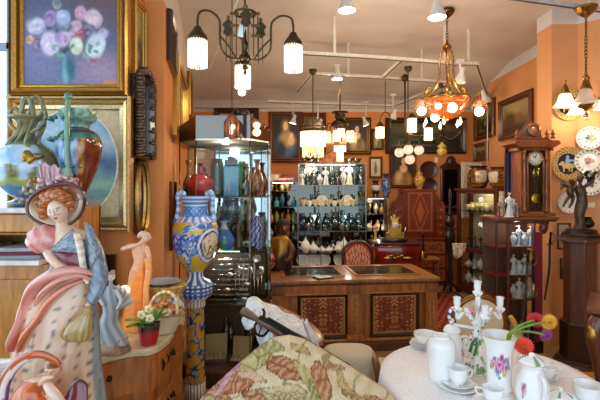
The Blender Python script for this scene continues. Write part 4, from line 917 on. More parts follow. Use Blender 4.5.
# classical orange figurine
Yt = 2.52; stt = Yt / F; bt = HY + (CAMZ - zc) / stt
def T_(px, py, dy=0): Y = Yt + dy * stt; return (X(px, Y) - X(137, Yt), dy * stt, Z(py, Y) - zc)
t = thing('nude_figurine', 'classical draped woman figurine, pale above and glowing orange below, looking right', 'figurine', (X(137, Yt), Yt, zc))
b = MB('terracotta'); b.loft([T_(137, bt) + (15 * stt, 11 * stt), T_(137, 318) + (14 * stt, 10 * stt), T_(137, 300) + (11 * stt, 8.5 * stt), T_(138, 284) + (10 * stt, 8 * stt), T_(139, 272) + (9 * stt, 7 * stt), T_(141, 262) + (7 * stt, 6 * stt), T_(140, 252) + (8 * stt, 6 * stt), T_(140, 246) + (7 * stt, 5 * stt), T_(143, 241) + (3 * stt, 3 * stt), T_(145, 236) + (2.4 * stt, 2.4 * stt)], lambda a, u: mix('e88a34', 'e4b08c', sstep(.35, .62, u + .08 * math.sin(a * 2))), 30, 6, wob=lambda a, u: 1 + .06 * math.sin(a * 8 + u * 7) * (u < .55)); b.build('body', t)
b = MB('terracotta'); b.sph(T_(146.5, 237, -1), (4.3 * stt, 4.3 * stt, 5 * stt), 'e2b494'); b.sph(T_(150.6, 238, -1), (1.2 * stt, 1 * stt, 1.4 * stt), 'e2b494', 8, 6); b.sph(T_(143, 234.5, 0), (5 * stt, 4.8 * stt, 3.6 * stt), 'd9b8a4', 12, 8, lambda d: 1 + .08 * math.sin(d.x * 12)); b.sph(T_(139.5, 236, 0), (2.4 * stt, 2.4 * stt, 2.2 * stt), 'd9b8a4'); b.build('head', t)
b = MB('terracotta'); b.tube([T_(138, 246), T_(131, 246, -3), T_(123, 249, -3), T_(126, 247.6, -7), T_(134, 246, -10), T_(142, 243, -8)], [3 * stt, 2.6 * stt, 2.2 * stt, 2 * stt, 1.6 * stt, 1.4 * stt], 'e2b494', 10, 4); b.tube([T_(146, 247), T_(149, 256, -4), T_(149, 266, -6), T_(147, 272, -8)], [2.8 * stt, 2.4 * stt, 2 * stt, 1.6 * stt], 'e2b494', 10, 4); b.build('arm', t)
b = MB('terracotta'); b.tube([T_(146, 258, -6), T_(149, 270, -7), T_(146, 290, -8), T_(147, 310, -8)], [2.5 * stt, 3.5 * stt, 3 * stt, 4 * stt], 'e39a58', 10, 4, .6); b.build('drapery', t)
# basket with flowers
Yk = 2.47
t = thing('flower_basket', 'pale ceramic basket with ruffled rim and brown roses behind the red flowerpot', 'basket', (X(163, Yk), Yk, zc))
b = MB('ceramic'); b.lathe([(.06, 0), (.075, .01), (.09, .05), (.115, .1), (.12, .11), (.1, .095), (.07, .04)], n=40, col=lambda a, h: mix('e4d8b8', 'b89c68', .5 + .5 * math.sin(a * 20) * math.sin(h * 30)), sub=4, sq=(1, .8), wob=lambda a, z: 1 + .05 * math.sin(a * 9) * (z > .08)); b.build('bowl', t)
b = MB('ceramic'); b.tube([(.08, .0, .1), (.075, 0, .19), (.02, 0, .235), (-.05, 0, .2), (-.09, 0, .1)], .01, lambda a, u: mix('c89a5c', 'efe0b8', .5 + .5 * math.sin(u * 60)), 8, 5); b.build('handle', t)
for i, (x, y, z, c) in enumerate(((-.06, -.03, .13, 'b06a34'), (-.02, -.05, .15, 'c8864c'), (.03, -.04, .12, 'd8c8a8'), (-.07, .03, .14, 'a05a2c'), (.0, .03, .16, 'd0924e'), (.05, .02, .13, 'c47a40'))):
    b = MB('ceramic'); b.sph((x, y, z), (.034, .034, .028), lambda d: mix(c, '6a3a1c', .4 + .4 * math.sin(d.x * 14 + d.z * 12)), 14, 9, lambda d: 1 + .1 * math.sin(d.x * 12 + d.z * 10)); b.build('rose', t)
# primrose in a red pot
Yp = 2.29
t = thing('potted_primrose', 'cream flowered primrose in a glossy red pot at the front of the chest', 'potted plant', (X(149, Yp), Yp, zc))
b = MB('ceramic'); b.lathe([(.036, 0), (.042, .004), (.05, .04), (.058, .105), (.057, .11), (.05, .108), (.048, .09), (.002, .088)], n=28, col=lambda a, h: 'b01822' if h < .86 else '3a2418', sub=3); b.build('pot', t)
def leaf(t, an, ln, el, wd, c, z0=.09):
    b = MB('leaf'); dx, dy = math.cos(an), math.sin(an)
    def fn(u, v):
        d = ln * v; z = z0 + math.sin(el) * d - 1.6 * d * d; w = wd * math.sin(PI * min(1, v * .92 + .06)) * (u - .5) * 2
        return (dx * d * math.cos(el) - dy * w, dy * d * math.cos(el) + dx * w, z + abs(u - .5) * .02)
    b.grid(fn, 6, 10, lambda u, v: mix(c, 'b8c860', .5 if abs(u - .5) < .1 else .08 * math.sin(v * 40))); b.build('leaf', t, solid=.0015)
for an, ln, el, c in ((185, .14, .5, '5c8a2e'), (210, .12, .3, '6c9a38'), (40, .14, 1.0, '4f8432'), (75, .1, 1.2, '4a7c30'), (120, .12, 1.1, '4f8030'), (290, .09, .6, '6a9440'), (20, .13, .75, '6f9c3e'), (150, .12, .9, '568434')): leaf(t, R(an), ln, el, .028, c)
for x, y, z in ((.022, -.045, .15), (-.028, -.03, .165), (.0, .0, .185)):
    b = MB('leaf'); b.tube([(x * .3, y * .3, .09), (x, y, z)], .0025, '6c9a40', 5)
    for k in range(5):
        a = 2 * PI * k / 5 + x * 50; b.sph((x + math.cos(a) * .013, y - .006, z + math.sin(a) * .013), (.012, .005, .012), 'efe8b8', 8, 5)
    b.sph((x, y - .011, z), .006, 'd8a820'); b.build('blossom', t)

# --- majolica stool with a plate
Ys = 3.0
t = thing('majolica_stool', 'tall yellow and blue painted majolica pedestal between the chest and the urn', 'pedestal', (X(168, Ys), Ys, 0)); zz = Z(284, Ys)
def stool_col(a, h):
    n = nz(a * 2.2, h * 14, 3)
    if h > .93: return 'c8a23a' if math.sin(a * 14) > 0 else 'd8c078'
    return 'c9a838' if n > .14 else ('2a4f9a' if abs(n) < .06 else ('e4dfc8' if n < -.2 else '6b7f5a'))
b = MB('ceramic'); b.lathe([(.12, 0), (.125, .05), (.1, .1), (.09, .3), (.1, .55), (.115, .75), (.12, .9), (.1, zz - .07), (.115, zz - .04), (.13, zz - .015), (.128, zz), (.01, zz)], n=48, col=stool_col, sub=8); b.build('body', t)
b = MB('ceramic'); b.lathe([(.04, 0), (.075, .008), (.118, .022), (.12, .027), (.075, .015), (.002, .012)], n=32, col=lambda a, h: mix('dfe8f2', '6a8fc4', .5 + .5 * math.sin(a * 12) * math.sin(h * 12)), sub=3); o = b.build('plate', loc=(X(163, Ys), Ys - .01, zz)); tag(o, 'blue and white plate lying on top of the majolica pedestal', 'plate')
# --- majolica column and urn
Yu = 3.42; su = Yu / F; xu = X(195.5, Yu); zb = Z(296, Yu)
def maj(a, h, k=1.0):
    x, y = math.cos(a) * 3.4 + 7, h * 9 * k + math.sin(a) * 3.4; n = nz(x + 1.2 * nz(y, x, 3), y + 1.2 * nz(x, y, 8), 5); m = abs(n)
    if m < .06: return '1f3f8a'
    if m < .12: return 'dfe8f2'
    return '6fa6e0' if n > 0 else '3f78c8'
def colshaft(a, h):
    x, y = math.cos(a) * 1.5 + .5 * math.sin(h * 20), math.sin(a) * 1.5; n = nz(x, y, h * 9); m = abs(n)
    return '20407e' if m < .10 else ('6a96cc' if .10 <= n < .2 else 'cc9c2e')
t = thing('majolica_column', 'blue and yellow painted majolica column carrying the large urn', 'pedestal', (xu, Yu, 0))
b = MB('ceramic'); b.lathe([(13.5 * su, 0), (14.5 * su, .04), (12 * su, .07), (10 * su, .085)], n=36, col=lambda a, h: '24407c' if math.sin(h * 20) > 0 else 'dfe3ea', sub=4); b.build('base', t)
b = MB('ceramic'); b.lathe([(9.6 * su, .08), (9.6 * su, .22)], n=72, col=lambda a, h: 'eceadf' if math.sin(a * 18) > -.1 else '33477a', sub=1, wob=lambda a, z: 1 + .03 * math.sin(a * 18)); b.build('fluted_drum', t)
b = MB('ceramic'); b.lathe([(10.4 * su, .22), (10.6 * su, .235), (9.2 * su, .25), (9 * su, .45), (8.6 * su, zb - .08)], n=80, col=colshaft, sub=40); b.build('shaft', t)
b = MB('ceramic'); b.lathe([(8.6 * su, zb - .08), (10.2 * su, zb - .075), (9.6 * su, zb - .03), (11 * su, zb - .025), (11 * su, zb), (.01, zb)], n=72, col=lambda a, h: '2a4a90' if h > .9 else ('eceadf' if math.sin(a * 18) > -.1 else '33477a'), sub=2); b.build('capital', t)
t = thing('majolica_urn', 'large blue and yellow painted majolica urn with scrolled handles on the column', 'urn', (xu, Yu, zb))
def py2(y): return (296 - y) * su
prof = [(15, 296), (16.5, 293.5), (17.5, 290), (16.5, 287), (17.5, 284.5), (14, 281), (9, 278), (7.4, 274), (8.4, 270.5), (13, 265), (18, 257), (21.3, 246), (22.4, 236), (22.3, 229), (20, 221.5), (15, 216.5), (12.5, 213.5), (11.8, 209), (12, 204), (13.4, 200), (14.2, 197), (13, 196.5), (9, 203)]
def urn_col(a, h):
    y = 296 - h * (296 - 203); fr = (a + R(31) + PI) % (2 * PI) - PI
    if y > 282: return '2c5aa8' if math.sin(y * 1.7) > .2 else ('cfe0f2' if math.sin(a * 20) > 0 else '3f6fb8')
    if y > 271: return '3a68b4' if math.sin(a * 10) > 0 else 'e0e8f0'
    if y < 216: return ('7fb0e4' if math.sin(a * 14) * math.sin(y * 1.2) > .1 else '4a7cc8') if y > 206 else ('cfe0f2' if math.sin(y * 1.6) > .3 else '5a8ad0')
    d = math.hypot(fr / .52, (y - 244) / 12.5)
    if d < 1: 
        return mix('ded2b0', '4a5a34', sstep(.0, .25, nz(a * 12, y * .3))) if y > 243 else mix('e4d8b8', '5a5a3c', sstep(.25, .4, nz(a * 14, y * .4, 3)))
    if d < 1.14: return '1f3f8a'
    if d < 1.36: return 'e2eaf2'
    if d < 1.45: return '2b57a6'
    if y < 221: return '5b8fd4' if math.sin(a * 16) > 0 else 'd9e6f2'
    yel = nz(math.cos(a) * 1.6, math.sin(a) * 1.6, y * .07)
    if yel > -.05 and (y < 232 or y > 254): return 'd9b42c'
    return maj(a, h, 1.9)
b = MB('ceramic'); b.lathe([(r * su, py2(y)) for r, y in prof], n=112, col=urn_col, sub=7); b.build('body', t)
for sx in (-1, 1):
    b = MB('ceramic'); b.tube([(sx * 19 * su, 0, py2(221)), (sx * 17.5 * su, 0, py2(212)), (sx * 17 * su, 0, py2(203)), (sx * 17.5 * su, 0, py2(196)), (sx * 15 * su, 0, py2(192.5)), (sx * 11.5 * su, 0, py2(194)), (sx * 12.5 * su, 0, py2(198)), (sx * 14.5 * su, 0, py2(196.5))], [2.6 * su, 2.4 * su, 2.2 * su, 2.5 * su, 2.6 * su, 2.4 * su, 2 * su, 1.4 * su], lambda a, u: '6a9ad8' if math.sin(u * 60) > 0 else 'c4d8ee', 12, 5); b.build('handle', t)
b = MB('ceramic'); b.sph((-19.5 * su, -3 * su, py2(222)), (3 * su, 3 * su, 4 * su), '2f5ca8', 10, 7, lambda d: 1 + .15 * math.sin(d.x * 9)); b.build('mask_relief', t)
# ================================================================== things for shelves
def lathe_obj(name, kind, prof, col, loc, label, cat, n=24, sub=3, sq=(1, 1), group=None, wob=None, rz=0):
    b = MB(kind); b.lathe(prof, n=n, col=col, sub=sub, sq=sq, wob=wob); o = b.build(name, loc=tuple(loc), rz=rz); return tag(o, label, cat, group)
GOBLET = [(.5, 0), (.48, .03), (.08, .08), (.06, .45), (.3, .55), (.5, .75), (.48, 1)]
VASEP = [(.5, 0), (.45, .04), (.7, .25), (1, .5), (.8, .72), (.42, .85), (.55, 1), (.45, .98)]
BOTTLE = [(.8, 0), (1, .05), (1, .45), (.75, .6), (.3, .7), (.28, .9), (.4, .93), (.4, 1)]
TUMBLER = [(.8, 0), (.85, .05), (1, 1), (.92, .97)]
BOWLP = [(.35, 0), (.3, .1), (.45, .2), (.9, .7), (1, 1), (.93, .96), (.4, .3)]
TEAPOT = [(.5, 0), (.55, .04), (.85, .25), (.9, .45), (.6, .68), (.4, .74), (.2, .86), (.1, .92), (.12, .97), (.02, 1)]
CUP = [(.4, 0), (.45, .06), (.8, .4), (.95, .9), (1, 1), (.9, .95), (.4, .15)]
def sc_prof(P, r, h): return [(a * r, z * h) for a, z in P]
def pot(name, label, loc, r, h, col, cat='teapot', group=None, spout=True, rz=0, kind='ceramic'):
    t = thing(name, label, cat, tuple(loc), rz, group)
    b = MB(kind); b.lathe(sc_prof(TEAPOT, r, h), n=22, col=col, sub=3); b.build('body', t)
    if spout:
        b = MB(kind); b.tube([(r * .7, 0, h * .3), (r * 1.2, 0, h * .45), (r * 1.45, 0, h * .72)], [r * .2, r * .14, r * .09], col, 8, 4); b.build('spout', t)
    b = MB(kind); b.tube([(-r * .6, 0, h * .62), (-r * 1.2, 0, h * .66), (-r * 1.3, 0, h * .4), (-r * .8, 0, h * .22)], r * .09, col, 7, 4); b.build('handle', t)
    return t
def figurine_small(name, label, loc, h, cols, cat='figurine', group=None, kind='ceramic', rz=0):
    t = thing(name, label, cat, tuple(loc), rz, group)
    b = MB(kind); b.loft([(0, 0, 0, .2 * h, .16 * h), (0, 0, .05 * h, .2 * h, .16 * h), (0, 0, .07 * h, .15 * h, .13 * h), (.02 * h, 0, .3 * h, .12 * h, .1 * h), (.01 * h, 0, .5 * h, .075 * h, .065 * h), (0, 0, .66 * h, .1 * h, .07 * h), (0, 0, .76 * h, .08 * h, .055 * h), (0, 0, .8 * h, .028 * h, .028 * h), (0, 0, .86 * h, .028 * h, .028 * h)], lambda a, u: cols[0] if u < .12 else (mix(cols[1], cols[2], .5 + .5 * math.sin(a * 5)) if u < .62 else cols[2]), 18, 3)
    for s in (-1, 1): b.tube([(s * .09 * h, 0, .74 * h), (s * .16 * h, -.03 * h, .62 * h), (s * .08 * h, -.11 * h, .55 * h)], [.03 * h, .026 * h, .018 * h], cols[2], 7, 3)
    b.build('body', t)
    b = MB(kind); b.sph((0, -.01 * h, .92 * h), (.06 * h, .065 * h, .08 * h), lambda d: cols[4] if d.z > .3 or d.y > .4 else cols[3]); b.sph((0, -.07 * h, .91 * h), .012 * h, cols[3], 6, 5); b.build('head', t)
    return t
# ================================================================== hexagonal vitrine
VX = [(-.907, 3.75), (-.436, 3.75), (-.298, 4.0), (-.298, 4.30), (-1.12, 4.30), (-1.12, 4.0)]
vc = Vector((-.7, 4.05, 0)); VL = [(x - vc.x, y - vc.y) for x, y in VX]
t = thing('glass_vitrine', 'tall hexagonal glass vitrine with a mirrored crown, behind the majolica urn', 'display cabinet', tuple(vc)); vit = t
def inset(P, k): return [(x * k, y * k) for x, y in P]
b = MB('darkwood'); b.prism(VL, 0, .14, '4a2c18'); b.prism(inset(VL, 1.02), .13, .15, '6a4426'); b.build('plinth', t)
zs = {'case': .15, 'mid': Z(304, 3.75), 'low': Z(253, 3.75), 'up': Z(197, 3.75), 'crown': Z(139.5, 3.75), 'top': Z(115.5, 3.75)}
for k in ('mid', 'low', 'up'):
    b = MB('glass'); b.prism(inset(VL, .985), zs[k] - .008, zs[k], 'cfe0dc'); b.build('shelf', t)
P = inset(VL, .995)
for k in ('mid', 'low', 'up'):
    b = MB('silver')
    for i in (5, 0, 1): b.bar((*P[i], zs[k] - .004), (*P[(i + 1) % 6], zs[k] - .004), .006, .01, '6a6e68')
    b.build('shelf_edge', t)
b = MB('silver')
for x, y in VL: b.tube([(x, y, .15), (x, y, zs['crown'])], .006, '8a8478', 6)
b.build('corner_rod', t)
b = MB('mirror'); (x0, y0), (x1, y1) = VL[3], VL[4]; b.add([(x0, y0 - .01, zs['mid']), (x1, y1 - .01, zs['mid']), (x1, y1 - .01, zs['crown']), (x0, y0 - .01, zs['crown'])], [(0, 1, 2, 3)], 'b8c4c4'); b.build('mirror_back', t)
b = MB('bulb6'); b.lathe([(.03, 0), (.035, .006), (.002, .008)], (0, 0, zs['crown'] - .012), 16, 'fff0d8', 1); b.build('added_downlight', t); lamp('vitrine_fill', (0, -.08, zs['crown'] - .04), 12, (1, .9, .78), .05, t)  # added bulb and lamp, no known source, to brighten the dark interior
b = MB('bulb5'); b.box((0, -.1, zs['low'] - .016), (.3, .02, .008), 'fff0d8'); b.build('glow_strip', t); lamp('vitrine_fill', (0, -.16, zs['low'] - .05), 6, (1, .9, .78), .05, t)  # second added strip and lamp, brightening the cutlery section
b = MB('velvet'); b.box(((x0 + x1) / 2, y0 - .012, (.15 + zs['mid']) / 2), (x0 - x1, .008, zs['mid'] - .15), '5a4c40'); b.build('dark_back', t)
for i in (5, 0, 1):
    b = MB('glass'); a, c = Vector((*VL[i], 0)), Vector((*VL[(i + 1) % 6], 0)); b.add([(a.x, a.y, .15), (c.x, c.y, .15), (c.x, c.y, zs['crown']), (a.x, a.y, zs['crown'])], [(0, 1, 2, 3)], 'f3f7f5'); b.build('glass_pane', t)
CT = inset(VL, 1.01)
for i in range(6):
    b = MB('mirror'); a, c = CT[i], CT[(i + 1) % 6]; za = zs['top'] - (.055 if i in (2, 3, 4) else 0) * 1; zc_ = zs['top']
    h = [zs['top'] if j in (0, 1) else zs['top'] - .06 for j in (i, (i + 1) % 6)]
    k = .985; a2, c2 = (a[0] * k, a[1] * k), (c[0] * k, c[1] * k)
    b.add([(*a, zs['crown']), (*c, zs['crown']), (*c, h[1]), (*a, h[0]), (*a2, zs['crown']), (*c2, zs['crown']), (*c2, h[1]), (*a2, h[0])], [(0, 1, 2, 3), (7, 6, 5, 4), (3, 2, 6, 7), (4, 5, 1, 0)], '6a655e'); b.build('mirror_panel', t)
b = MB('silver'); b.bar((*CT[0], zs['crown']), (*CT[1], zs['crown']), .012, .014, 'b8b4aa'); b.bar((*CT[5], zs['crown']), (*CT[0], zs['crown']), .012, .014, 'b8b4aa'); b.bar((*CT[1], zs['crown']), (*CT[2], zs['crown']), .012, .014, 'b8b4aa'); b.build('crown_edge', t)
b = MB('matte'); b.prism(inset(VL, .97), zs['crown'], zs['crown'] + .012, '7a6a58'); b.build('ceiling_board', t)
# elephant on top of the vitrine
ez = zs['crown'] + .012
t = thing('elephant_figurine', 'small dark bronze elephant figurine inside the crown on top of the vitrine', 'figurine', (X(243, 4.0), 4.0, ez))
b = MB('bronze'); b.lathe([(.05, 0), (.055, .01), (.05, .17), (.055, .18), (.01, .181)], n=16, col='3a2a1c', sub=1); b.build('plinth', t)
b = MB('bronze'); b.sph((0, 0, .26), (.062, .036, .042), '4a4038'); b.sph((-.06, 0, .275), (.032, .028, .034), '4a4038')
b.tube([(-.085, 0, .265), (-.105, 0, .235), (-.1, 0, .2)], [.014, .01, .007], '4a4038', 8, 3)
for x in (-.035, .035):
    for y in (-.018, .018): b.tube([(x, y, .25), (x, y, .182)], [.016, .013], '4a4038', 8)
for y in (-.03, .03): b.sph((-.045, y, .275), (.02, .006, .028), '3c332c')
b.build('body', t)
# upper shelf of the vitrine
def vz(px, Y, k): return (X(px, Y), Y, zs[k])
ppx = lambda Y: Y / F
Yq = 3.98; q = ppx(Yq)
def hgt(py, k, Y=Yq): return Z(py, Y) - zs[k]
lathe_obj('vase', 'ceramic', [(.026, 0), (.05, .03), (.058, .08), (.05, .14), (.024, .2), (.02, .27), (.032, .335), (.026, .33)], lambda a, h: mix('5c3a22', '9a6a40', .5 + nz(a, h * 6)), vz(189, 4.05, 'up'), 'brown gourd shaped vase at the left end of the upper vitrine shelf', 'vase')
lathe_obj('vase', 'ceramic', [(.05, 0), (.09, .03), (.118, .1), (.115, .15), (.07, .2), (.045, .22), (.05, .27), (.045, .27)], lambda a, h: mix('c01a12', 'e03a20', .5 + nz(a * 2, h * 4)) if h < .72 else '8f1a14', vz(201, 3.92, 'up'), 'glossy round red vase on the upper vitrine shelf', 'vase')
lathe_obj('vase', 'ceramic', [(.05, 0), (.065, .03), (.055, .06), (.06, .2), (.058, .3), (.045, .33), (.055, .345), (.045, .34)], lambda a, h: mix('1d4a2c', '5a4a24', sstep(-.1, .3, nz(a * 3, h * 9))), vz(217, 3.95, 'up'), 'dark green and bronze vase on the upper vitrine shelf', 'vase')
t = thing('vase', 'tall square pale blue vase with a dark lid on the upper vitrine shelf', 'vase', vz(231.5, 3.93, 'up'))
b = MB('ceramic'); b.box((0, 0, .14), (.135, .09, .28), '5fa0c8'); b.build('body', t, bevel=.012)
b = MB('ceramic'); b.box((0, 0, .31), (.11, .075, .06), '4a4038'); b.box((0, 0, .35), (.07, .05, .03), '5a5046'); b.build('lid', t, bevel=.008)
b = MB('ceramic'); b.sph((-.02, -.047, .08), (.014, .006, .05), 'b8a0b8'); b.build('relief', t)
lathe_obj('vase', 'tintglass', [(.02, 0), (.022, .02), (.018, .25), (.03, .3), (.026, .3)], '2fae3a', vz(240.5, 4.05, 'up'), 'slim bright green glass vase between the blue and the dark vases in the vitrine', 'vase')
lathe_obj('vase', 'ceramic', [(.04, 0), (.045, .1), (.03, .2), (.018, .27), (.024, .3), (.02, .3)], lambda a, h: 'd8b878' if nz(a * 5, h * 14) > .28 else '1a2418', vz(246, 3.95, 'up'), 'narrow black vase with pale painted flowers on the upper vitrine shelf', 'vase')
lathe_obj('vase', 'ceramic', [(.035, 0), (.055, .04), (.062, .12), (.045, .2), (.022, .26), (.02, .31), (.035, .345), (.03, .34)], lambda a, h: mix('6a2018', 'b89a70', sstep(-.2, .35, nz(a * 3, h * 7, 2))), vz(257, 4.02, 'up'), 'brown bottle shaped vase at the right end of the upper vitrine shelf', 'vase')
# lower glass shelf of the vitrine
lathe_obj('bottle', 'ceramic', [(.07, 0), (.09, .03), (.095, .1), (.06, .17), (.03, .21), (.025, .24), (.042, .265), (.04, .29), (.05, .3), (.045, .3)], lambda a, h: ('b01818' if h < .28 and abs(a - 4.2) < .5 else ('3f9a58' if abs(a - 4.8) < .25 and h < .4 else ('3a78c8' if h < .62 else ('1a3a88' if h > .9 else 'cfdce8')))), vz(224, 3.92, 'low'), 'blue enamelled flask with red and green spots on the lower vitrine shelf', 'bottle')
lathe_obj('vase', 'ceramic', [(.05, 0), (.055, .03), (.06, .12), (.058, .2), (.05, .23), (.036, .25), (.04, .29), (.04, .31)], lambda a, h: '1e3f9a' if math.sin(a * 8) * math.sin(h * 40) > -.1 else 'cfd8ea', vz(256, 3.98, 'low'), 'tall blue and white checked vase at the right of the lower vitrine shelf', 'vase')
figurine_small('figurine', 'small dark bronze figurine between the flask and the checked vase in the vitrine', vz(238, 4.0, 'low'), .3, ['3a2c1c', '5a4a2c', '6a5634', '6a5634', '3a2c1c'], kind='bronze')
for i, (px, h, r) in enumerate(((213, .3, .035), (219, .42, .03), (233, .46, .028), (242, .44, .032), (249, .36, .03), (262, .3, .026))):
    lathe_obj('goblet', 'glassware', sc_prof(GOBLET, r * 1.2, h), 'dce6e2', vz(px, 4.16, 'low'), '%s clear glass goblet from the left at the back of the lower vitrine shelf' % ORD[i], 'glass', group='clear goblets in the vitrine')
lathe_obj('dish', 'ceramic', sc_prof(BOWLP, .045, .05), '8a2a1c', vz(217, 3.83, 'low'), 'small red-brown dish in front of the blue flask in the vitrine', 'dish')
for i, px in enumerate((243, 252)):
    b = MB('matte'); b.box((0, 0, .025), (.055, .008, .05), '1f1a18'); o = b.build('display_card', loc=vz(px, 3.83, 'low')); tag(o, ['black display card in front of the bronze figurine in the vitrine', 'black display card in front of the checked vase in the vitrine'][i], 'card')
# silver cutlery stacked and hung below the lower shelf
def cutlery(kind):
    b = MB('silver'); 
    if kind == 0:      # spoon
        b.tube([(0, 0, 0), (0, 0, .1), (0, 0, .15)], [.006, .004, .005], 'cfccc4', 6); b.sph((0, 0, .18), (.018, .006, .032), 'f0eee8', 12, 8)
    elif kind == 1:    # fork
        b.tube([(0, 0, 0), (0, 0, .1), (0, 0, .14)], [.006, .004, .005], 'cfccc4', 6); b.box((0, 0, .15), (.024, .004, .02), 'd8d5cc')
        for s in (-.009, -.003, .003, .009): b.box((s, 0, .185), (.003, .003, .055), 'd8d5cc')
    else:              # knife
        b.tube([(0, 0, 0), (0, 0, .09)], [.008, .006], 'b8b4aa', 6); b.prism([(-.007, .09), (.007, .09), (.009, .19), (.002, .215), (-.006, .2)], -.001, .001, 'f0eee8', 'y')
    return b
CN = ['spoon', 'fork', 'knife']; protos = {}
def place_cut(kind, loc, lab, rot, grp):
    if kind not in protos: o = protos[kind] = cutlery(kind).build(CN[kind]); o.location = loc
    else: o = protos[kind].copy(); COL.objects.link(o); o.location = loc
    k_ = 1.1 if rot[1] else 1.35; o.scale = (k_, k_, k_); o.rotation_euler = rot; tag(o, lab, CN[kind], grp)
zr = [Z(y, 3.95) for y in (259, 264, 269, 274, 279, 284, 289, 294, 299)]
for i in range(9):
    for j in range(2):
        k = (i + j) % 3; place_cut(k, (X(206 + j * 17 + (i % 2) * 3, 3.95), 3.92 + .02 * j, zr[i]), 'level silver %s, %s from top in the %s cutlery row of the vitrine' % (CN[k], ORD[i], ['left', 'middle'][j]), (0, PI / 2, 0), 'silver cutlery in level rows')
for i in range(8):
    k = (i * 2 + 1) % 3; place_cut(k, (X(236 + i * 3.7, 4.0), 3.98, Z(300 - (i % 3) * 4, 4.0)), 'upright silver %s, %s from left of the hung cutlery in the vitrine' % (CN[k], ORD[i]), (0, 0, 0), 'silver cutlery hung upright')
b = MB('velvet'); b.box((0, 0, (zs['low'] - zs['mid']) / 2 - .02), (.74, .012, zs['low'] - zs['mid'] - .06), '3f352c'); o = b.build('cutlery_rack', loc=(-.7, 4.06, zs['mid'])); tag(o, 'dark cloth covered rack behind the silver cutlery in the vitrine', 'rack')
t = thing('silver_dish', 'small round silver dish at the right over the hung cutlery in the vitrine', 'dish', (X(257, 3.95), 3.93, Z(258, 3.95))); b = MB('silver'); b.tf(rx=PI / 2); b.lathe([(.01, 0), (.03, .004), (.034, .008), (.02, .006)], n=20, col='e0dcd2'); b.build('dish', t)
# open cutlery cases on the bottom board
def case(label, px, Y, w_, d_, rz):
    t = thing('cutlery_case', label, 'box', (X(px, Y), Y, .15), rz)
    b = MB('wood'); b.box((0, 0, .025), (w_, d_, .05), '5a4026'); b.build('base', t, bevel=.004)
    b = MB('fabric'); b.box((0, 0, .052), (w_ * .92, d_ * .9, .006), 'b8a070'); b.build('lining', t)
    b = MB('fabric'); b.grid(lambda u, v: ((u - .5) * w_, d_ / 2 + .045 * v, .05 + .17 * v), 1, 1, 'bca878', False); b.build('lid', t, solid=.012)
    for i in range(4):
        g = MB('silver'); x = (i - 1.5) * w_ * .2; g.tube([(x, -d_ * .35, .06), (x, d_ * .2, .062)], .004, 'd4cfc2', 6); g.sph((x, d_ * .26, .064), (.01, .02, .005), 'd8d4c8', 8, 6); g.build('spoon', t)
    return t
case('open cutlery case with a pale lid, left of two low in the vitrine', 216, 3.96, .2, .14, .15)
case('open beige cutlery case, right of two low in the vitrine', 240, 3.9, .17, .12, -.1)
for i, (px, h, r) in enumerate(((207, .2, .04), (226, .34, .05), (231, .3, .04), (250, .34, .06), (258, .28, .04), (262, .22, .05))):
    lathe_obj('glass_vase', 'glassware', sc_prof(VASEP, r, h), ['8fa09a', '6a7a80', '9aa8a4'][i % 3], (X(px, 4.15), 4.15, .15), 'smoky glass vase, %s from the left behind the cutlery cases in the vitrine' % ORD[i], 'vase', group='smoky glass vases low in the vitrine')

# ================================================================== the big desk
dx0, dy0 = -.29, 4.46; drz = math.atan2(.2, 1.78); DL, DD, DH = 1.80, .82, .785
t = thing('pedestal_desk', 'large inlaid walnut desk with a glass topped writing surface in the middle of the shop', 'desk', (dx0, dy0, 0), drz); desk = t
WAL, WD, WL = 'a8642c', '643a1e', 'b0743a'
b = MB('wood'); b.box((DL / 2, DD / 2, DH - .02), (DL + .04, DD + .04, .04), '9c6a36'); b.box((DL / 2, DD / 2, DH - .05), (DL, DD, .03), WD); b.build('desk_top', t, bevel=.01)
b = MB('wood'); b.box((DL / 2, DD / 2 + .01, .4), (DL - .1, DD - .12, .62), WAL); b.build('body', t)
b = MB('wood'); b.box((DL / 2, DD / 2, .05), (DL - .02, DD - .02, .1), WD); b.box((DL / 2, DD / 2, .12), (DL - .06, DD - .06, .04), WL); b.build('plinth', t, bevel=.012)
b = MB('wood'); b.box((DL / 2, .04, DH - .11), (DL - .04, .06, .09), WAL); b.box((DL / 2, .03, DH - .155), (DL - .02, .07, .015), WL); b.build('frieze', t, bevel=.006)
for px in (.07, .80, .96, 1.73):
    p = MB('wood'); x = px
    if px in (.80,): x = .88
    elif px == .96: continue
    wdt = .13 if px in (.07, 1.73) else .15
    p.box((x, .045, .41), (wdt, .07, .5), WAL); p.box((x, .012, .41), (wdt * .55, .02, .38), WL)
    for i in range(6): p.sph((x, .004, .26 + i * .06), (.02, .008, .028), '8a5528', 8, 6)
    p.box((x, .035, .64), (wdt + .03, .09, .03), WL); p.box((x, .035, .165), (wdt + .03, .09, .05), WL); p.box((x, .03, DH - .11), (wdt + .01, .08, .09), '8a5426'); p.build('pilaster', t, bevel=.006)
def inlay(u, v):
    e = min(u, 1 - u, v, 1 - v); x = abs(u - .5)
    if e < .04: return 'b88a4a'
    vase = (x / (.07 + .05 * math.sin(v * 12))) ** 2 < 1 and v < .5
    n = math.sin(x * 34 + 3 * math.sin(v * 15)) * math.sin(v * 30 + 2 * math.sin(x * 20)) + .6 * nz(x * 12, v * 14)
    if vase: return 'a86a38' if math.sin(v * 50) > -.3 else '7a3a1c'
    return 'c48a50' if n > .45 else mix('6e2e14', '8a401e', .5 + nz(u * 6, v * 6))
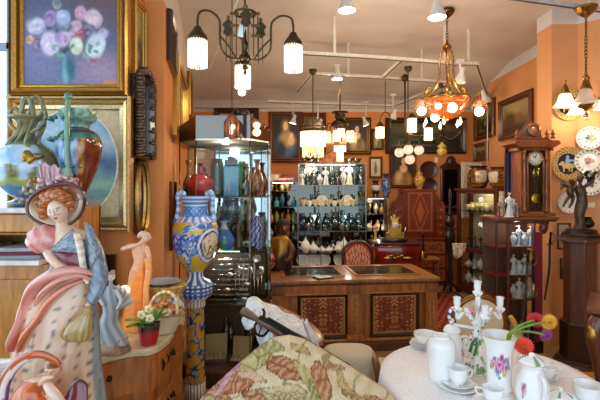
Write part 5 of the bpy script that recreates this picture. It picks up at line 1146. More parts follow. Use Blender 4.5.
for i, x0 in enumerate((.18, 1.0)):
    x1 = x0 + (.62 if i == 0 else .60); cx_ = (x0 + x1) / 2
    d = MB('wood'); d.box((cx_, .075, .405), (x1 - x0, .03, .46), WAL); dr = d.build('door', t)
    f = MB('darkwood'); f.tf((cx_ + (.055, .03)[i], .062, .385)); frame_mesh(f, .545, .475, [(0, 0, WD), (0, -.02, WD), (.015, -.03, '3a2010'), (.035, -.012, '3a2010'), (.035, .0, '2c180c')]); f.build('moulding', dr)
    f = MB('canvas'); f.tf((cx_ + (.055, .03)[i], .056, .385)); f.grid(lambda u, v: ((u - .5) * .475, 0, (v - .5) * .405), 100, 88, inlay); f.build('inlay_panel', dr)
for x0, x1 in ((.12, .80), (.92, 1.66)):        # glazed wells in the top showing jewellery
    f = MB('wood'); f.tf(((x0 + x1) / 2, .43, DH + .004), rx=-PI / 2); frame_mesh(f, x1 - x0, .56, [(0, 0, WD), (0, -.006, WL), (.03, -.006, WL), (.03, .0, WD)]); f.build('well_frame', t)
    f = MB('velvet'); f.tf(((x0 + x1) / 2, .43, DH + .0015)); f.grid(lambda u, v: ((u - .5) * (x1 - x0 - .05), (v - .5) * .5, 0), 60, 40, lambda u, v: 'b8b0a0' if nz(u * 34, v * 20, x0) > .3 else ('8a6a3a' if nz(u * 30, v * 22, 5) > .25 else '2a221a')); f.build('well_lining', t)
    f = MB('glass'); f.box(((x0 + x1) / 2, .43, DH + .006), (x1 - x0 - .05, .5, .003), 'e8efec'); f.build('well_glass', t)
def ondesk(u, v, z=0):
    c, s_ = math.cos(drz), math.sin(drz); return (dx0 + u * c - v * s_, dy0 + u * s_ + v * c, DH + z)
# polychrome wooden figure seated on the left of the desk
p = ondesk(.10, .62); s = p[1] / F
t = thing('wooden_saint', 'carved dark figure in a gold robe with a flowered shield on the desk', 'sculpture', p)
def Q(px, py, dy=0): return ((px - 284) * s, dy * s, (272 - py) * s)
b = MB('bronze'); b.loft([Q(283, 272) + (15 * s, 9 * s), Q(283, 262) + (14 * s, 9 * s), Q(286, 254) + (12 * s, 8 * s), Q(286, 246) + (10.5 * s, 7 * s), Q(286, 241) + (9 * s, 6 * s), Q(288, 238) + (4 * s, 4 * s), Q(289, 233) + (3 * s, 3 * s)], lambda a, u: mix('3a1c10', 'a87a24', sstep(.25, .5, u + .1 * math.sin(a * 3))) if u < .85 else '5a3020', 26, 5, wob=lambda a, u: 1 + .05 * math.sin(a * 7)); b.build('body', t)
b = MB('ceramic'); b.sph(Q(290, 231, -1), (5.2 * s, 5.5 * s, 7 * s), '6a3a24', 18, 12); b.sph(Q(290, 232, -6.3), (1 * s, 1.2 * s, 1.6 * s), '6a3a24', 6, 5); b.build('head', t)
b = MB('matte'); b.sph(Q(288.5, 227, 1), (7.2 * s, 7 * s, 6 * s), '2c1810', 18, 12, lambda d: 1 + .06 * math.sin(d.x * 14) * math.sin(d.z * 10)); b.sph(Q(285, 234, 3), (4 * s, 4 * s, 7 * s), '2c1810'); b.build('hair', t)
b = MB('bronze'); b.tube([Q(293, 244), Q(297, 252, -3), Q(295, 260, -6), Q(290, 262, -9)], [4 * s, 4 * s, 3.4 * s, 2.4 * s], '6a3a24', 10, 4); b.tube([Q(279, 244), Q(276, 252, -4), Q(279, 260, -8)], [4 * s, 4 * s, 3 * s], '8a5a24', 10, 4); b.build('arm', t)
b = MB('ceramic'); b.sph(Q(275, 261, -9), (7 * s, 2 * s, 9.5 * s), lambda d: 'c8402c' if math.sin(d.x * 9) * math.sin(d.z * 9) > .3 else ('d8c8a0' if math.sin(d.x * 14 + 2) * math.sin(d.z * 12) > .3 else '8a2a1c'), 26, 18); b.build('shield', t)
b = MB('matte'); b.box((0, 0, .04), (.004, .1, .08), 'f0e2b0'); o = b.build('paper_card', loc=ondesk(.23, .7), rz=R(60)); tag(o, 'cream card standing beside the carved figure on the desk', 'card')
# desk clutter
b = MB('matte'); b.box((0, 0, .006), (.2, .12, .012), '1f1c1a'); b.box((.01, 0, .014), (.16, .1, .004), 'd8d4cc'); o = b.build('notebook', loc=ondesk(.55, .08, .0), rz=.5); tag(o, 'black notebook with white papers at the front of the desk top', 'notebook')
# desk chair behind the desk
p = at(359, 262, 5.78)
t = thing('desk_chair', 'wooden chair with a red and cream woven back behind the desk', 'chair', (p.x, 5.72, 0), PI)
arch = [(-.2, .42), (-.2, .86), (-.15, .96), (-.06, 1.01), (.06, 1.01), (.15, .96), (.2, .86), (.2, .42)]
b = MB('fabric'); b.prism([(x * .88, .5 + (z - .5) * .97) for x, z in arch], -.2, -.16, 'a8342a', 'y'); b.grid(lambda u, v: ((u - .5) * .33, -.2 + .36 * 0 - .004 + .0, .55 + v * (.42 - .12 * (2 * u - 1) ** 2)), 40, 40, lambda u, v: 'd8b890' if math.sin(u * 50 + 3 * math.sin(v * 17)) * math.sin(v * 46) + .5 * nz(u * 9, v * 9) > .05 else 'b03a28') 
b.grid(lambda u, v: ((u - .5) * .33, -.156, .55 + v * (.42 - .12 * (2 * u - 1) ** 2)), 40, 40, lambda u, v: 'd8b890' if math.sin(u * 50 + 3 * math.sin(v * 17)) * math.sin(v * 46) + .5 * nz(u * 9, v * 9) > .05 else 'b03a28'); b.build('back_cushion', t)
b = MB('darkwood'); b.tube([(x, -.18, z) for x, z in arch], .022, '4a2814', 10, 4); b.build('back_frame', t)
b = MB('fabric'); b.box((0, .03, .46), (.42, .42, .08), 'a8342a'); b.build('seat', t, bevel=.02)
for x in (-.19, .19):
    for y in (-.17, .22): b = MB('darkwood'); b.tube([(x, y, .43), (x * 1.03, y, 0)], [.024, .018], '4a2814', 8); b.build('leg', t)
# ================================================================== glass display cabinet behind the desk
def ctrl(px, Y): return X(px, Y)
Yw = 6.6
def cabinet_open(label, x0, x1, y0, y1, ztop, zshelf, col, base=.35, name='display_cabinet', mirror='5c5a52', sides=True, wood='3a2a1c'):
    cx_, cy_ = (x0 + x1) / 2, (y0 + y1) / 2; wd, dp = x1 - x0, y1 - y0
    t = thing(name, label, 'display cabinet', (cx_, cy_, 0))
    b = MB('darkwood'); b.box((0, 0, base / 2), (wd, dp, base), wood); b.build('base', t, bevel=.006)
    b = MB('mirror'); b.add([(-wd / 2, dp / 2 - .005, base), (wd / 2, dp / 2 - .005, base), (wd / 2, dp / 2 - .005, ztop), (-wd / 2, dp / 2 - .005, ztop)], [(0, 1, 2, 3)], mirror); b.build('mirror_back', t)
    for z in zshelf + [ztop]:
        b = MB('glass'); b.box((0, -.005, z - .005), (wd - .01, dp - .03, .01), col); b.build('shelf', t)
        b = MB('silver'); b.box((0, -dp / 2 + .008, z - .005), (wd, .004, .011), '5f6a64'); b.build('shelf_edge', t)
    n = max(1, round(wd / .36))
    for i in range(n + 1):
        b = MB('silver'); x = -wd / 2 + wd * i / n; b.box((x, -dp / 2 + .012, (base + ztop) / 2), (.01, .01, ztop - base), '6a726c'); b.build('upright', t)
    if wd > .3:  # made-up strip and lamps, put in to brighten the shelf contents
        b = MB('bulb5'); b.box((0, -.1, ztop - .014), (wd * .7, .02, .006), 'fff0d8'); b.build('glow_strip', t)
        for lx in ((-.25, .25) if wd > .7 else (0,)):
            for lz in (ztop - .06, (ztop + base) / 2): lamp('cabinet_fill', (lx, -dp / 2 + .03, lz), 3.5, (1, .95, .86), .05, t)
    for s_ in (-1, 1) if sides else ():
        b = MB('glass'); b.box((s_ * wd / 2, 0, (base + ztop) / 2), (.005, dp - .02, ztop - base), 'dfeae6'); b.build('side_glass', t)
    return t
sh = [Z(y, Yw) for y in (268, 254, 231, 206.5, 185)]
cabinet_open('wide glass display cabinet full of glass and porcelain on the far side of the desk', X(298.5, Yw), X(366, Yw), Yw, Yw + .42, Z(163.5, Yw), sh, 'cfe2dc')
sh2 = [Z(y, 6.75) for y in (254, 239, 223, 207, 191)]
cabinet_open('narrow glass display cabinet with coloured glass on the left of the wide one', X(267.5, 6.75), X(298, 6.75) - .01, 6.75, 7.12, Z(182, 6.75), sh2, 'cfe2dc')
def wx(px, Y, z): return (X(px, Y), Y, z)
WS = 'the wide glass cabinet'
# top shelf: faceted crystal and bright porcelain figures
for i in range(11):
    px = 302 + i * 5.9; h = .17 + .07 * ((i * 7) % 3); k = i % 4
    if k == 0: figurine_small('figurine', 'small porcelain figurine, %s from left, top shelf of the wide cabinet' % ORD[i], wx(px, 6.75, sh[4]), h + .06, ['d8cfc0', ['c88a7a', '8aa0c0', 'b0a070'][i % 3], 'efe6da', 'e8cdb4', '4a3020'], group='porcelain figurines in the wide cabinet')
    elif k == 1: lathe_obj('goblet', 'glassware', sc_prof(GOBLET, .05, h), 'd6e8e4', wx(px, 6.75, sh[4]), 'cut crystal goblet, %s from left, top shelf of the wide cabinet' % ORD[i], 'glass', group='crystal goblets in the wide cabinet')
    elif k == 2: lathe_obj('decanter', 'glassware', sc_prof(BOTTLE, .045, h + .05), ['e0b088', 'b8d8d8', 'd8e0dc'][i % 3], wx(px, 6.75, sh[4]), 'glass decanter, %s from left, top shelf of the wide cabinet' % ORD[i], 'decanter', group='decanters in the wide cabinet')
    else: lathe_obj('vase', 'ceramic', sc_prof(VASEP, .05, h), lambda a, hh: 'e8e4d8' if math.sin(a * 6) * math.sin(hh * 16) > -.3 else ['3a5a8a', '8a5a3a'][i % 2], wx(px, 6.75, sh[4]), 'small painted vase, %s from left, top shelf of the wide cabinet' % ORD[i], 'vase', group='painted vases in the wide cabinet')
for i in range(9):
    px = 304 + i * 7.2; lathe_obj('tumbler', 'glassware', sc_prof(TUMBLER, .035, .1), 'e2efec', wx(px, 6.9, sh[4]), 'clear tumbler, %s from left at the back, top shelf of the wide cabinet' % ORD[i], 'glass', group='tumblers at the back of the top shelf')
for r_ in range(5):          # clear and tinted glass filling the back of every shelf
    for i in range(9):
        k = (i * 3 + r_) % 3; lathe_obj(['goblet', 'glass_vase', 'decanter'][k], 'glassware', sc_prof([GOBLET, VASEP, BOTTLE][k], .05, .13 + .05 * ((i * 7 + r_ * 3) % 3)), ['c8dcd4', 'e4ece6', 'a8c8c4', 'd8c8a0'][(i + r_) % 4], wx(304.5 + i * 7, 6.93, sh[r_]),
                  'clear glass %s, %s from left at the back, %s shelf of the wide cabinet' % (['goblet', 'vase', 'decanter'][k], ORD[i], ['fifth', 'fourth', 'third', 'second', 'top'][r_]), ['glass', 'vase', 'decanter'][k])
# second shelf: ivory cups, plates on stands
for i in range(9):
    px = 303 + i * 6.3; z = sh[3]
    if i in (3, 7):
        t = thing('plate', 'ivory plate standing upright, %s from left, second shelf of the wide cabinet' % ORD[i], 'plate', wx(px, 6.78, z + .085)); b = MB('ceramic'); b.tf(rx=R(78)); b.lathe([(.01, 0), (.05, .002), (.085, .014), (.086, .018), (.05, .008), (.01, .006)], n=26, col=lambda a, h: 'f0e8d0' if math.sin(a * 14) > -.4 else 'b8a070'); b.build('plate', t)
    elif i % 2: lathe_obj('cup', 'ceramic', sc_prof(CUP, .052, .085), 'f2ead6', wx(px, 6.72, z), 'ivory cup, %s from left, second shelf of the wide cabinet' % ORD[i], 'cup', group='ivory cups in the wide cabinet')
    else: lathe_obj('bowl', 'ceramic', sc_prof(BOWLP, .062, .1), lambda a, h: mix('f0e4c8', 'c8a468', .5 + .5 * math.sin(a * 8)), wx(px, 6.72, z), 'ivory fluted bowl, %s from left, second shelf of the wide cabinet' % ORD[i], 'bowl', group='ivory bowls in the wide cabinet')
# third shelf: dark and silver small things with blue glass behind
for i in range(11):
    px = 302 + i * 5.7; z = sh[2]; k = i % 3
    if k == 0: lathe_obj('inkwell', 'ceramic', sc_prof(BOWLP, .045, .07), '1c1816', wx(px, 6.72, z), 'black inkwell, %s from left, third shelf of the wide cabinet' % ORD[i], 'inkwell', group='black inkwells in the wide cabinet')
    elif k == 1: lathe_obj('cup', 'silver', sc_prof(CUP, .04, .08 + .02 * (i % 2)), 'd8d4c8', wx(px, 6.72, z), 'silver cup, %s from left, third shelf of the wide cabinet' % ORD[i], 'cup', group='silver cups in the wide cabinet')
    else: figurine_small('figurine', 'small black figurine, %s from left, third shelf of the wide cabinet' % ORD[i], wx(px, 6.72, z), .13, ['2a2018', '1f1a18', '3a2c20', '6a4a34', '1a1210'], group='black figurines in the wide cabinet')
for i in range(8):
    px = 303 + i * 8; lathe_obj('glass_vase', 'glassware', sc_prof(VASEP, .055, .24), ['8fc4e0', 'b8dcec', '9ad0dc'][i % 3], wx(px, 6.88, sh[2]), 'pale blue glass vase, %s from left behind the inkwells in the wide cabinet' % ORD[i], 'vase', group='blue glass vases in the wide cabinet')
# fourth shelf: white tea things
for i, (px, k) in enumerate(((305.5, 0), (314, 1), (322, 2), (329, 2), (339, 1), (344, 0), (351, 3), (360, 2))):
    z = sh[1]
    if k == 0: pot('teapot', 'tall white coffee pot, %s from left, fourth shelf of the wide cabinet' % ORD[i], wx(px, 6.74, z), .085, .25, 'efece4', 'coffee pot')
    elif k == 1: pot('teapot', 'round white teapot, %s from left, fourth shelf of the wide cabinet' % ORD[i], wx(px, 6.74, z), .08, .16, 'efece4')
    elif k == 3: pot('jug', 'white cream jug, %s from left, fourth shelf of the wide cabinet' % ORD[i], wx(px, 6.74, z), .055, .2, 'efece4', 'jug')
    else: lathe_obj('sugar_bowl', 'ceramic', sc_prof(TEAPOT, .07, .11), 'ece8de', wx(px, 6.74, z), 'white lidded sugar bowl, %s from left, fourth shelf of the wide cabinet' % ORD[i], 'bowl')
b = MB('ceramic'); b.lathe([(.2, 0), (.45, .012), (.46, .02), (.2, .008), (.01, .006)], n=40, col='e4e6e4', sq=(1, .3)); o = b.build('tray', loc=(X(325, 6.68), 6.74, sh[1] - .012)); 
bpy.data.objects.remove(o)
# fifth shelf: upright plates
for i, px in enumerate((304, 312, 323, 341)):
    t = thing('plate', 'white plate leaning upright, %s from left, lowest glass shelf of the wide cabinet' % ORD[i], 'plate', wx(px, 6.78, sh[0] + .1)); b = MB('ceramic'); b.tf(rx=R(72)); b.lathe([(.01, 0), (.07, .003), (.115, .02), (.116, .025), (.07, .012), (.01, .008)], n=30, col=lambda a, h: 'e8e6e0' if .2 > math.sin(a * 16) else 'cfccc4'); b.build('plate', t)
# narrow cabinet: coloured glass
cols = [['b88a3a', 'd8a848', '9a7a2c'], ['3fb8c8', '68d0d8', '2f8aa8', '1f2a30'], ['c8642c', '8aa03a', 'b8843a'], ['8a5a3a', '6a8a5a', 'b0925a'], ['a87a4a', '7a8a6a', 'c0a070']]
for r in range(5):
    z = sh2[4 - r]
    for i in range(5):
        c = cols[r][i % len(cols[r])]; px = 271 + i * 5.7
        lathe_obj(['glass_vase', 'goblet', 'bottle'][(r + i) % 3], 'tintglass', sc_prof([VASEP, GOBLET, BOTTLE][(r + i) % 3], .042, .15 + .03 * ((i * 5 + r) % 3)), c, wx(px, 6.9, z),
                  '%s %s, %s from left, %s shelf of the narrow cabinet' % (['golden', 'turquoise', 'amber', 'brown-green', 'smoky'][r], ['glass vase', 'goblet', 'glass bottle'][(r + i) % 3], ORD[i], ['top', 'second', 'third', 'fourth', 'lowest'][r]), ['vase', 'glass', 'bottle'][(r + i) % 3])
# on top of the cabinets
b = MB('wood'); b.box((0, 0, .045), (.36, .2, .09), 'a81c14'); b.box((0, -.101, .05), (.28, .004, .03), 'd8c8a0'); b.box((.03, 0, .105), (.26, .18, .03), '7c1810'); o = b.build('red_box', loc=(X(285, 6.95), 6.95, Z(182, 6.75)), bevel=.005); tag(o, 'red lacquered box with a pale band on top of the narrow cabinet', 'box')
lathe_obj('bowl', 'shade0.30', sc_prof(BOWLP, .11, .12), 'fff0d8', (X(274.5, 6.9), 6.9, Z(182, 6.75)), 'white bowl beside the red box on top of the narrow cabinet', 'bowl')  # a white lamp: bowl shape in faintly glowing shade glass
ztw = Z(163.5, Yw)
t = thing('wooden_ship', 'carved brown wooden group on top of the wide glass cabinet', 'carving', (X(331, 6.8), 6.8, ztw)); b = MB('wood'); b.loft([(0, 0, 0, .26, .1), (0, 0, .06, .24, .09), (-.05, 0, .12, .16, .08), (.05, 0, .2, .08, .06), (.06, 0, .28, .03, .03)], 'a8602c', 18, 4, wob=lambda a, u: 1 + .12 * math.sin(a * 5 + u * 9)); b.build('body', t)
for i, px in enumerate((303, 311, 319, 349, 357)):
    lathe_obj('glass_bowl', 'glassware', sc_prof(BOWLP, .07, .09), 'f0e8d8', wx(px, 6.78, ztw), 'clear glass bowl, %s from the left on top of the wide glass cabinet' % ORD[i], 'bowl', group='glass bowls on top of the wide cabinet')
# ================================================================== back of the shop
# dark cabinet with two vases
Yd = 7.35; x0, x1 = X(366, Yd), X(388, Yd); zt = Z(198, Yd)
cabinet_open('dark cabinet with small ornaments beside the wide glass cabinet, under two vases', x0, x1, Yd, Yd + .4, zt, [Z(y, Yd) for y in (246, 231, 214)], 'c8c0b0', base=.5, mirror='3a3026', wood='2a1c12')
lathe_obj('vase', 'ceramic', sc_prof([(.5, 0), (.4, .08), (.5, .15), (.95, .5), (1, .65), (.6, .8), (.5, .88), (.8, 1), (.7, .99)], .085, .3), lambda a, h: '16120f' if h < .35 or .62 > math.sin(a * 5) * math.cos(h * 9) + .9 and h > .75 else ('e0d8c8' if .4 < h < .72 else '2a2018'), wx(375.5, 7.5, zt), 'small black and white vase on the dark cabinet, left of the blue vase', 'vase')
lathe_obj('vase', 'ceramic', sc_prof([(.6, 0), (.6, .05), (.9, .3), (1, .55), (.85, .75), (.5, .84), (.55, .92), (.7, 1), (.6, .99)], .082, .42), lambda a, h: mix('2f4a7a', '8aa0c0', sstep(0, .35, nz(a * 4, h * 9))) if .1 < h < .8 else '26365a', wx(386, 7.5, zt), 'tall blue-grey vase on the dark cabinet left of the woman portrait', 'vase')
for i, (px, sy) in enumerate(((370, 2), (376, 2), (382, 2), (371, 1), (378, 1), (384, 1), (372, 0), (380, 0))):
    lathe_obj('ornament', 'tintglass' if i % 2 else 'ceramic', sc_prof([GOBLET, VASEP, BOTTLE][i % 3], .045, .17), ['c8a868', 'e0d4b8', '8a6a3a', 'b8b0a0'][i % 4], (X(px, 7.5), 7.52, [Z(246, Yd), Z(231, Yd), Z(214, Yd)][sy]), '%s small ornament on the %s shelf of the dark cabinet' % (['first', 'second', 'third', 'first', 'second', 'third', 'first', 'second'][i], ['lowest', 'middle', 'top'][sy]), 'ornament')
# secretary
Ys = 7.72; x0, x1 = X(395, Ys), X(447, Ys); cx_ = (x0 + x1) / 2; wd = x1 - x0; zt = Z(189, Ys)
t = thing('secretary_desk', 'tall red-brown inlaid secretary with diamond panels against the back wall', 'secretary', (cx_, Ys + .22, 0))
RW, RL = '6e2612', 'a8592c'
b = MB('wood'); b.box((0, .0, .42), (wd, .44, .84), RW); b.box((0, .02, (.84 + zt) / 2), (wd * .62, .36, zt - .84), RW); b.box((0, .02, zt - .02), (wd * .66, .4, .04), '8a3a1c'); b.box((0, 0, .84), (wd + .03, .46, .03), '8a3a1c'); b.box((0, 0, .04), (wd + .03, .46, .08), '4a180c'); b.build('carcass', t, bevel=.008)
for s_ in (-1, 1):
    b = MB('wood'); b.prism([(s_ * wd * .31, .85), (s_ * wd * .5, .85), (s_ * wd * .5, 1.42), (s_ * wd * .45, 1.5), (s_ * wd * .38, 1.54), (s_ * wd * .34, 1.62), (s_ * wd * .31, 1.64)][::s_], -.14, .18, RW, 'y'); sdw = b.build('side_wing', t)
    for i in range(4):
        d = MB('wood'); d.box((s_ * wd * .405, -.145, .94 + i * .14), (wd * .16, .015, .11), '8c3a1a'); d.sph((s_ * wd * .405, -.158, .94 + i * .14), .014, 'c89a4a'); d.build('small_drawer', sdw)
b = MB('wood'); b.box((0, -.165, 1.32), (wd * .5, .02, .74), '8a3616'); dr = b.build('door', t)
f = MB('canvas'); f.tf((0, -.177, 1.32)); f.grid(lambda u, v: ((u - .5) * wd * .46, 0, (v - .5) * .7), 30, 44, lambda u, v: RL if .30 < abs(u - .5) + abs(v - .5) * .62 < .35 or min(u, 1 - u) < .05 or min(v, 1 - v) < .035 else ('b05a2c' if abs(u - .5) + abs(v - .5) * .62 < .18 else '7c2c14')); f.build('inlay_panel', dr)
for i in range(3):
    b = MB('wood'); b.box((0, -.225, .18 + i * .25), (wd * .94, .02, .22), '8a3414'); dr = b.build('drawer', t, bevel=.004)
    f = MB('canvas'); f.tf((0, -.237, .18 + i * .25)); f.grid(lambda u, v: ((u - .5) * wd * .9, 0, (v - .5) * .19), 40, 12, lambda u, v: RL if min(u, 1 - u) < .03 or min(v, 1 - v) < .1 or abs(abs((u * 2) % 1 - .5) * 1.2 + abs(v - .5) - .42) < .06 else '82301a'); f.build('inlay_panel', dr)
    for sx in (-1, 1): g = MB('brass'); g.sph((sx * wd * .25, -.25, .18 + i * .25), .018, 'b08a3a'); g.build('knob', dr)
lathe_obj('vase', 'ceramic', sc_prof([(.55, 0), (.5, .05), (.65, .12), (1, .4), (.95, .55), (.55, .7), (.6, .76), (.35, .84), (.1, .93), (.12, .97), (.02, 1)], .1, .36), lambda a, h: 'c83a5a' if nz(a * 3, h * 5) > .3 else ('6a5a9a' if nz(a * 3, h * 6, 4) > .3 else 'e0b838'), (X(419.5, 7.85), 7.85, zt), 'lidded yellow vase painted with flowers on top of the secretary', 'vase')
# dark plates and mirror on the back wall
def hung_plate(label, px, py, Y, r, colf, rz=0, wall=None, n=48, kind='ceramic', group=None):
    p = at(px, py, Y); t = thing('hanging_plate', label, 'plate', (p.x, Y, p.z) if wall is None else wall, rz, group)
    b = MB(kind); b.tf(rx=PI / 2); b.lathe([(r * .3, 0), (r * .62, .004), (r * .97, .022), (r, .026), (r * .97, .03), (r * .62, .013), (r * .3, .009), (.002, .008)], n=n, col=lambda a, h: colf(-a, h), sub=6); b.build('plate', t); return t
def darkp(a, h): return '2c1812' if .5 > math.sin(a * 10) else '4a2a1c'
hung_plate('dark carved plate on the back wall, the upper one right of the yellow vase', 428.5, 170, 8.19, .17, darkp, kind='darkwood')
hung_plate('dark carved plate on the back wall, the lower one behind the yellow vase', 429, 186, 8.17, .15, darkp, kind='darkwood')
x0, x1 = X(441, 8.15), X(461, 8.15); z0, z1 = Z(214, 8.15), Z(168, 8.15)
t = thing('dark_mirror', 'tall narrow dark framed mirror with a carved crest on the back wall', 'mirror', ((x0 + x1) / 2, 8.19, (z0 + z1) / 2)); W, H = x1 - x0, z1 - z0
b = MB('darkwood'); frame_mesh(b, W, H, [(0, 0, '2a140c'), (0, -.04, '4a2614'), (.02, -.05, '5a2e18'), (.05, -.02, '2a140c'), (.05, -.004, '2a140c')]); b.build('frame', t)
b = MB('darkwood'); b.prism([(-W / 2 - .03, H / 2), (W / 2 + .03, H / 2), (W / 2, H / 2 + .05), (.1, H / 2 + .1), (.07, H / 2 + .2), (0, H / 2 + .24), (-.07, H / 2 + .2), (-.1, H / 2 + .1), (-W / 2, H / 2 + .05)], -.05, 0, '3a1c10', 'y'); b.sph((0, -.05, H / 2 + .12), (.06, .02, .07), '4a2614'); b.build('crest', t, bevel=.01)
b = MB('mirror'); b.box((0, -.012, 0), (W - .1, .004, H - .1), '5a4638'); b.build('mirror_glass', t)
# commode with the dome clock
Yk = 6.45; x0, x1 = X(372, Yk), X(424, Yk); cx_ = (x0 + x1) / 2; wd = x1 - x0; zt = Z(243, Yk)
t = thing('bombe_commode', 'red lacquered bombe commode with brass mounts under the glass dome clock', 'commode', (cx_, Yk + .24, 0))
b = MB('ceramic'); b.loft([(0, 0, .12, wd * .4, .19), (0, 0, .2, wd * .43, .2), (0, 0, .5, wd * .46, .22), (0, 0, .75, wd * .5, .25), (0, 0, .86, wd * .48, .24), (0, 0, zt - .03, wd * .45, .22)], lambda a, u: mix('5c140e', '7c2014', .5 + nz(a * 3, u * 4)), 40, 4, wob=lambda a, u: 1 / max(abs(math.cos(a)), abs(math.sin(a))) ** .75); b.build('body', t)
b = MB('darkwood'); b.box((0, 0, zt - .015), (wd * .98, .5, .03), '3a140c'); b.build('top', t, bevel=.008)
for sx in (-1, 1):
    b = MB('brass'); b.tube([(sx * wd * .42, -.2, .12), (sx * wd * .44, -.22, .06), (sx * wd * .46, -.23, 0)], [.035, .025, .03], '6a2a14', 8, 3); b.build('leg', t)
    b = MB('brass'); b.sph((sx * wd * .47, -.25, .72), (.03, .03, .09), 'b8923c', 10, 8); b.build('mount', t); b = MB('brass'); b.sph((sx * wd * .2, -.26, .7), (.07, .012, .02), 'b8923c', 10, 6); b.build('mount', t)
    b = MB('brass'); b.tube([(sx * wd * .42, .2, .12), (sx * wd * .44, .2, 0)], .03, '6a2a14', 8); b.build('leg', t)
b = MB('brass'); [b.sph((x * .05, -.262 + abs(x) * .004, .72 + .02 * math.sin(x * 2)), (.032, .012, .014), 'c09a40', 8, 6) for x in range(-3, 4)]; b.build('mount', t)
p = (X(394.5, Yk + .22), Yk + .22, zt); q = (Yk + .22) / F
t = thing('dome_clock', 'gilt mantel clock under a glass dome on the red commode', 'clock', p)
b = MB('darkwood'); b.lathe([(.19, 0), (.2, .015), (.195, .05), (.18, .055), (.002, .056)], n=32, col='16100c', sub=1, sq=(1, .7)); b.build('base', t)
b = MB('gilt'); b.box((0, 0, .08), (.26, .12, .05), 'b8862c'); b.box((0, 0, .15), (.18, .1, .1), 'c8963a'); b.box((0, 0, .27), (.12, .08, .16), 'c8963a', taper=.8); b.sph((0, 0, .37), (.035, .03, .05), 'd0a048')
for sx in (-1, 1): b.sph((sx * .09, 0, .22), (.025, .03, .05), 'c8963a'); b.sph((sx * .12, -.03, .12), (.025, .025, .025), 'd0a048'); b.sph((sx * .05, 0, .35), (.025, .02, .025), 'd0a048')
b.build('movement_case', t)
b = MB('ceramic'); b.tf((0, -.052, .25), rx=PI / 2); b.lathe([(.048, 0), (.048, .008), (.002, .01)], n=24, col='f0ece0', sub=1); dl = b.build('dial', t)
b = MB('iron'); b.bar((0, -.064, .25), (.018, -.064, .272), .005, .003, '1a1410'); b.bar((0, -.064, .25), (-.008, -.064, .285), .004, .003, '1a1410'); b.build('clock_hand', dl)
b = MB('glass'); b.lathe([(.165, .056), (.168, .1), (.168, .3), (.15, .42), (.1, .49), (.04, .525), (.002, .53)], n=32, col='f4f6f2', sub=4, sq=(1, .7)); b.build('glass_dome', t)
p = at(373.5, 240, 6.4); lathe_obj('column_ornament', 'marble', [(.04, 0), (.045, .02), (.022, .03), (.02, .15), (.035, .17), (.03, .2), (.05, .23), (.02, .26), (.02, .27)], 'c8a888', (X(375.5, 6.55), 6.55, zt), 'small pinkish stone column ornament left of the dome clock', 'ornament')
# low stool with a pale cushion near the commode, and the dark stand by the back wall
t = thing('side_shelf', 'small wooden side table right of the red commode', 'table', (X(427, 6.9), 6.9, 0)); b = MB('wood'); b.box((0, 0, Z(258, 6.9)), (.34, .3, .03), 'a8804c'); b.build('top', t, bevel=.01)
for x, y in ((-.14, -.12), (.14, -.12), (-.14, .12), (.14, .12)): b = MB('darkwood'); b.tube([(x, y, Z(258, 6.9) - .015), (x, y, 0)], .016, '4a2412', 8); b.build('leg', t)
lathe_obj('candlestick', 'bronze', [(.06, 0), (.05, .03), (.015, .06), (.02, .15), (.012, .3), (.03, .36), (.02, .38)], '2a1a10', (X(423, 6.9), 6.88, Z(258, 6.9) + .015), 'dark candlestick on the small side table by the commode', 'candlestick')
t = thing('hall_stand', 'dark carved coat stand between the secretary and the right vitrine', 'coat stand', (X(450, 7.2), 7.2, 0))
b = MB('darkwood'); b.lathe([(.03, 0), (.045, .3), (.03, .5), (.05, .7), (.075, .8), (.09, .95), (.06, 1.08), (.085, 1.2), (.035, 1.3), (.02, 1.5), (.03, 1.65), (.01, 1.75)], n=18, col='24120a', sub=4, sq=(1, .6)); b.build('post', t)
for z, l in ((1.42, .1), (1.3, .15), (1.05, .12)): b = MB('darkwood'); b.tube([(-l, -.02, z + .03), (0, -.03, z), (l, -.02, z + .03)], .014, '24120a', 7, 3); b.build('hook', t)
for an in (0, 2.1, 4.2): b = MB('darkwood'); b.tube([(0, 0, .15), (math.cos(an) * .09, math.sin(an) * .09, .1), (math.cos(an) * .14, math.sin(an) * .14, 0)], .022, '24120a', 7, 3); b.build('foot', t)
b = MB('fabric'); b.grid(lambda u, v: ((u - .5) * .24 * (1 - .2 * v), -.02 - .02 * math.sin(u * 12) * v, -v * (.2 + .06 * math.sin(u * 5))), 14, 10, lambda u, v: 'e6ded0' if nz(u * 14, v * 14) > -.1 else 'a8987c'); o = b.build('lace_cloth', loc=(X(459, 7.0), 7.0, Z(243, 7.0)), solid=.006); tag(o, 'cream lace cloth hanging between the coat stand and the right vitrine', 'cloth')
# ================================================================== right side
# --- glass fronted vitrine along the right wall
A, B_ = Vector((3.0, 6.55, 0)), Vector((2.66, 7.3, 0)); mid = (A + B_) / 2; ln = (A - B_).length; rz = math.atan2(A.y - B_.y, A.x - B_.x)
RT = 1.745; MH = 'right vitrine'
t = thing('wooden_vitrine', 'red-brown wooden glass fronted vitrine against the right wall under two large vases', 'display cabinet', tuple(mid), rz)
CH = '5c2412'
for x in (-ln / 2 + .03, ln / 2 - .03):
    b = MB('wood'); b.box((x, .02, RT / 2), (.06, .05, RT), CH); b.box((x, .3, RT / 2), (.05, .05, RT), CH); b.build('post', t, bevel=.005)
b = MB('wood'); b.box((0, .16, RT - .02), (ln + .06, .38, .04), '6a2c16'); b.box((0, .02, RT - .06), (ln, .04, .06), CH); b.build('top', t, bevel=.006)
b = MB('wood'); b.box((0, .16, .1), (ln, .34, .12), CH); b.build('base', t, bevel=.005)
b = MB('wood'); b.box((0, .02, .74), (ln, .05, .07), CH); b.build('rail', t, bevel=.005)
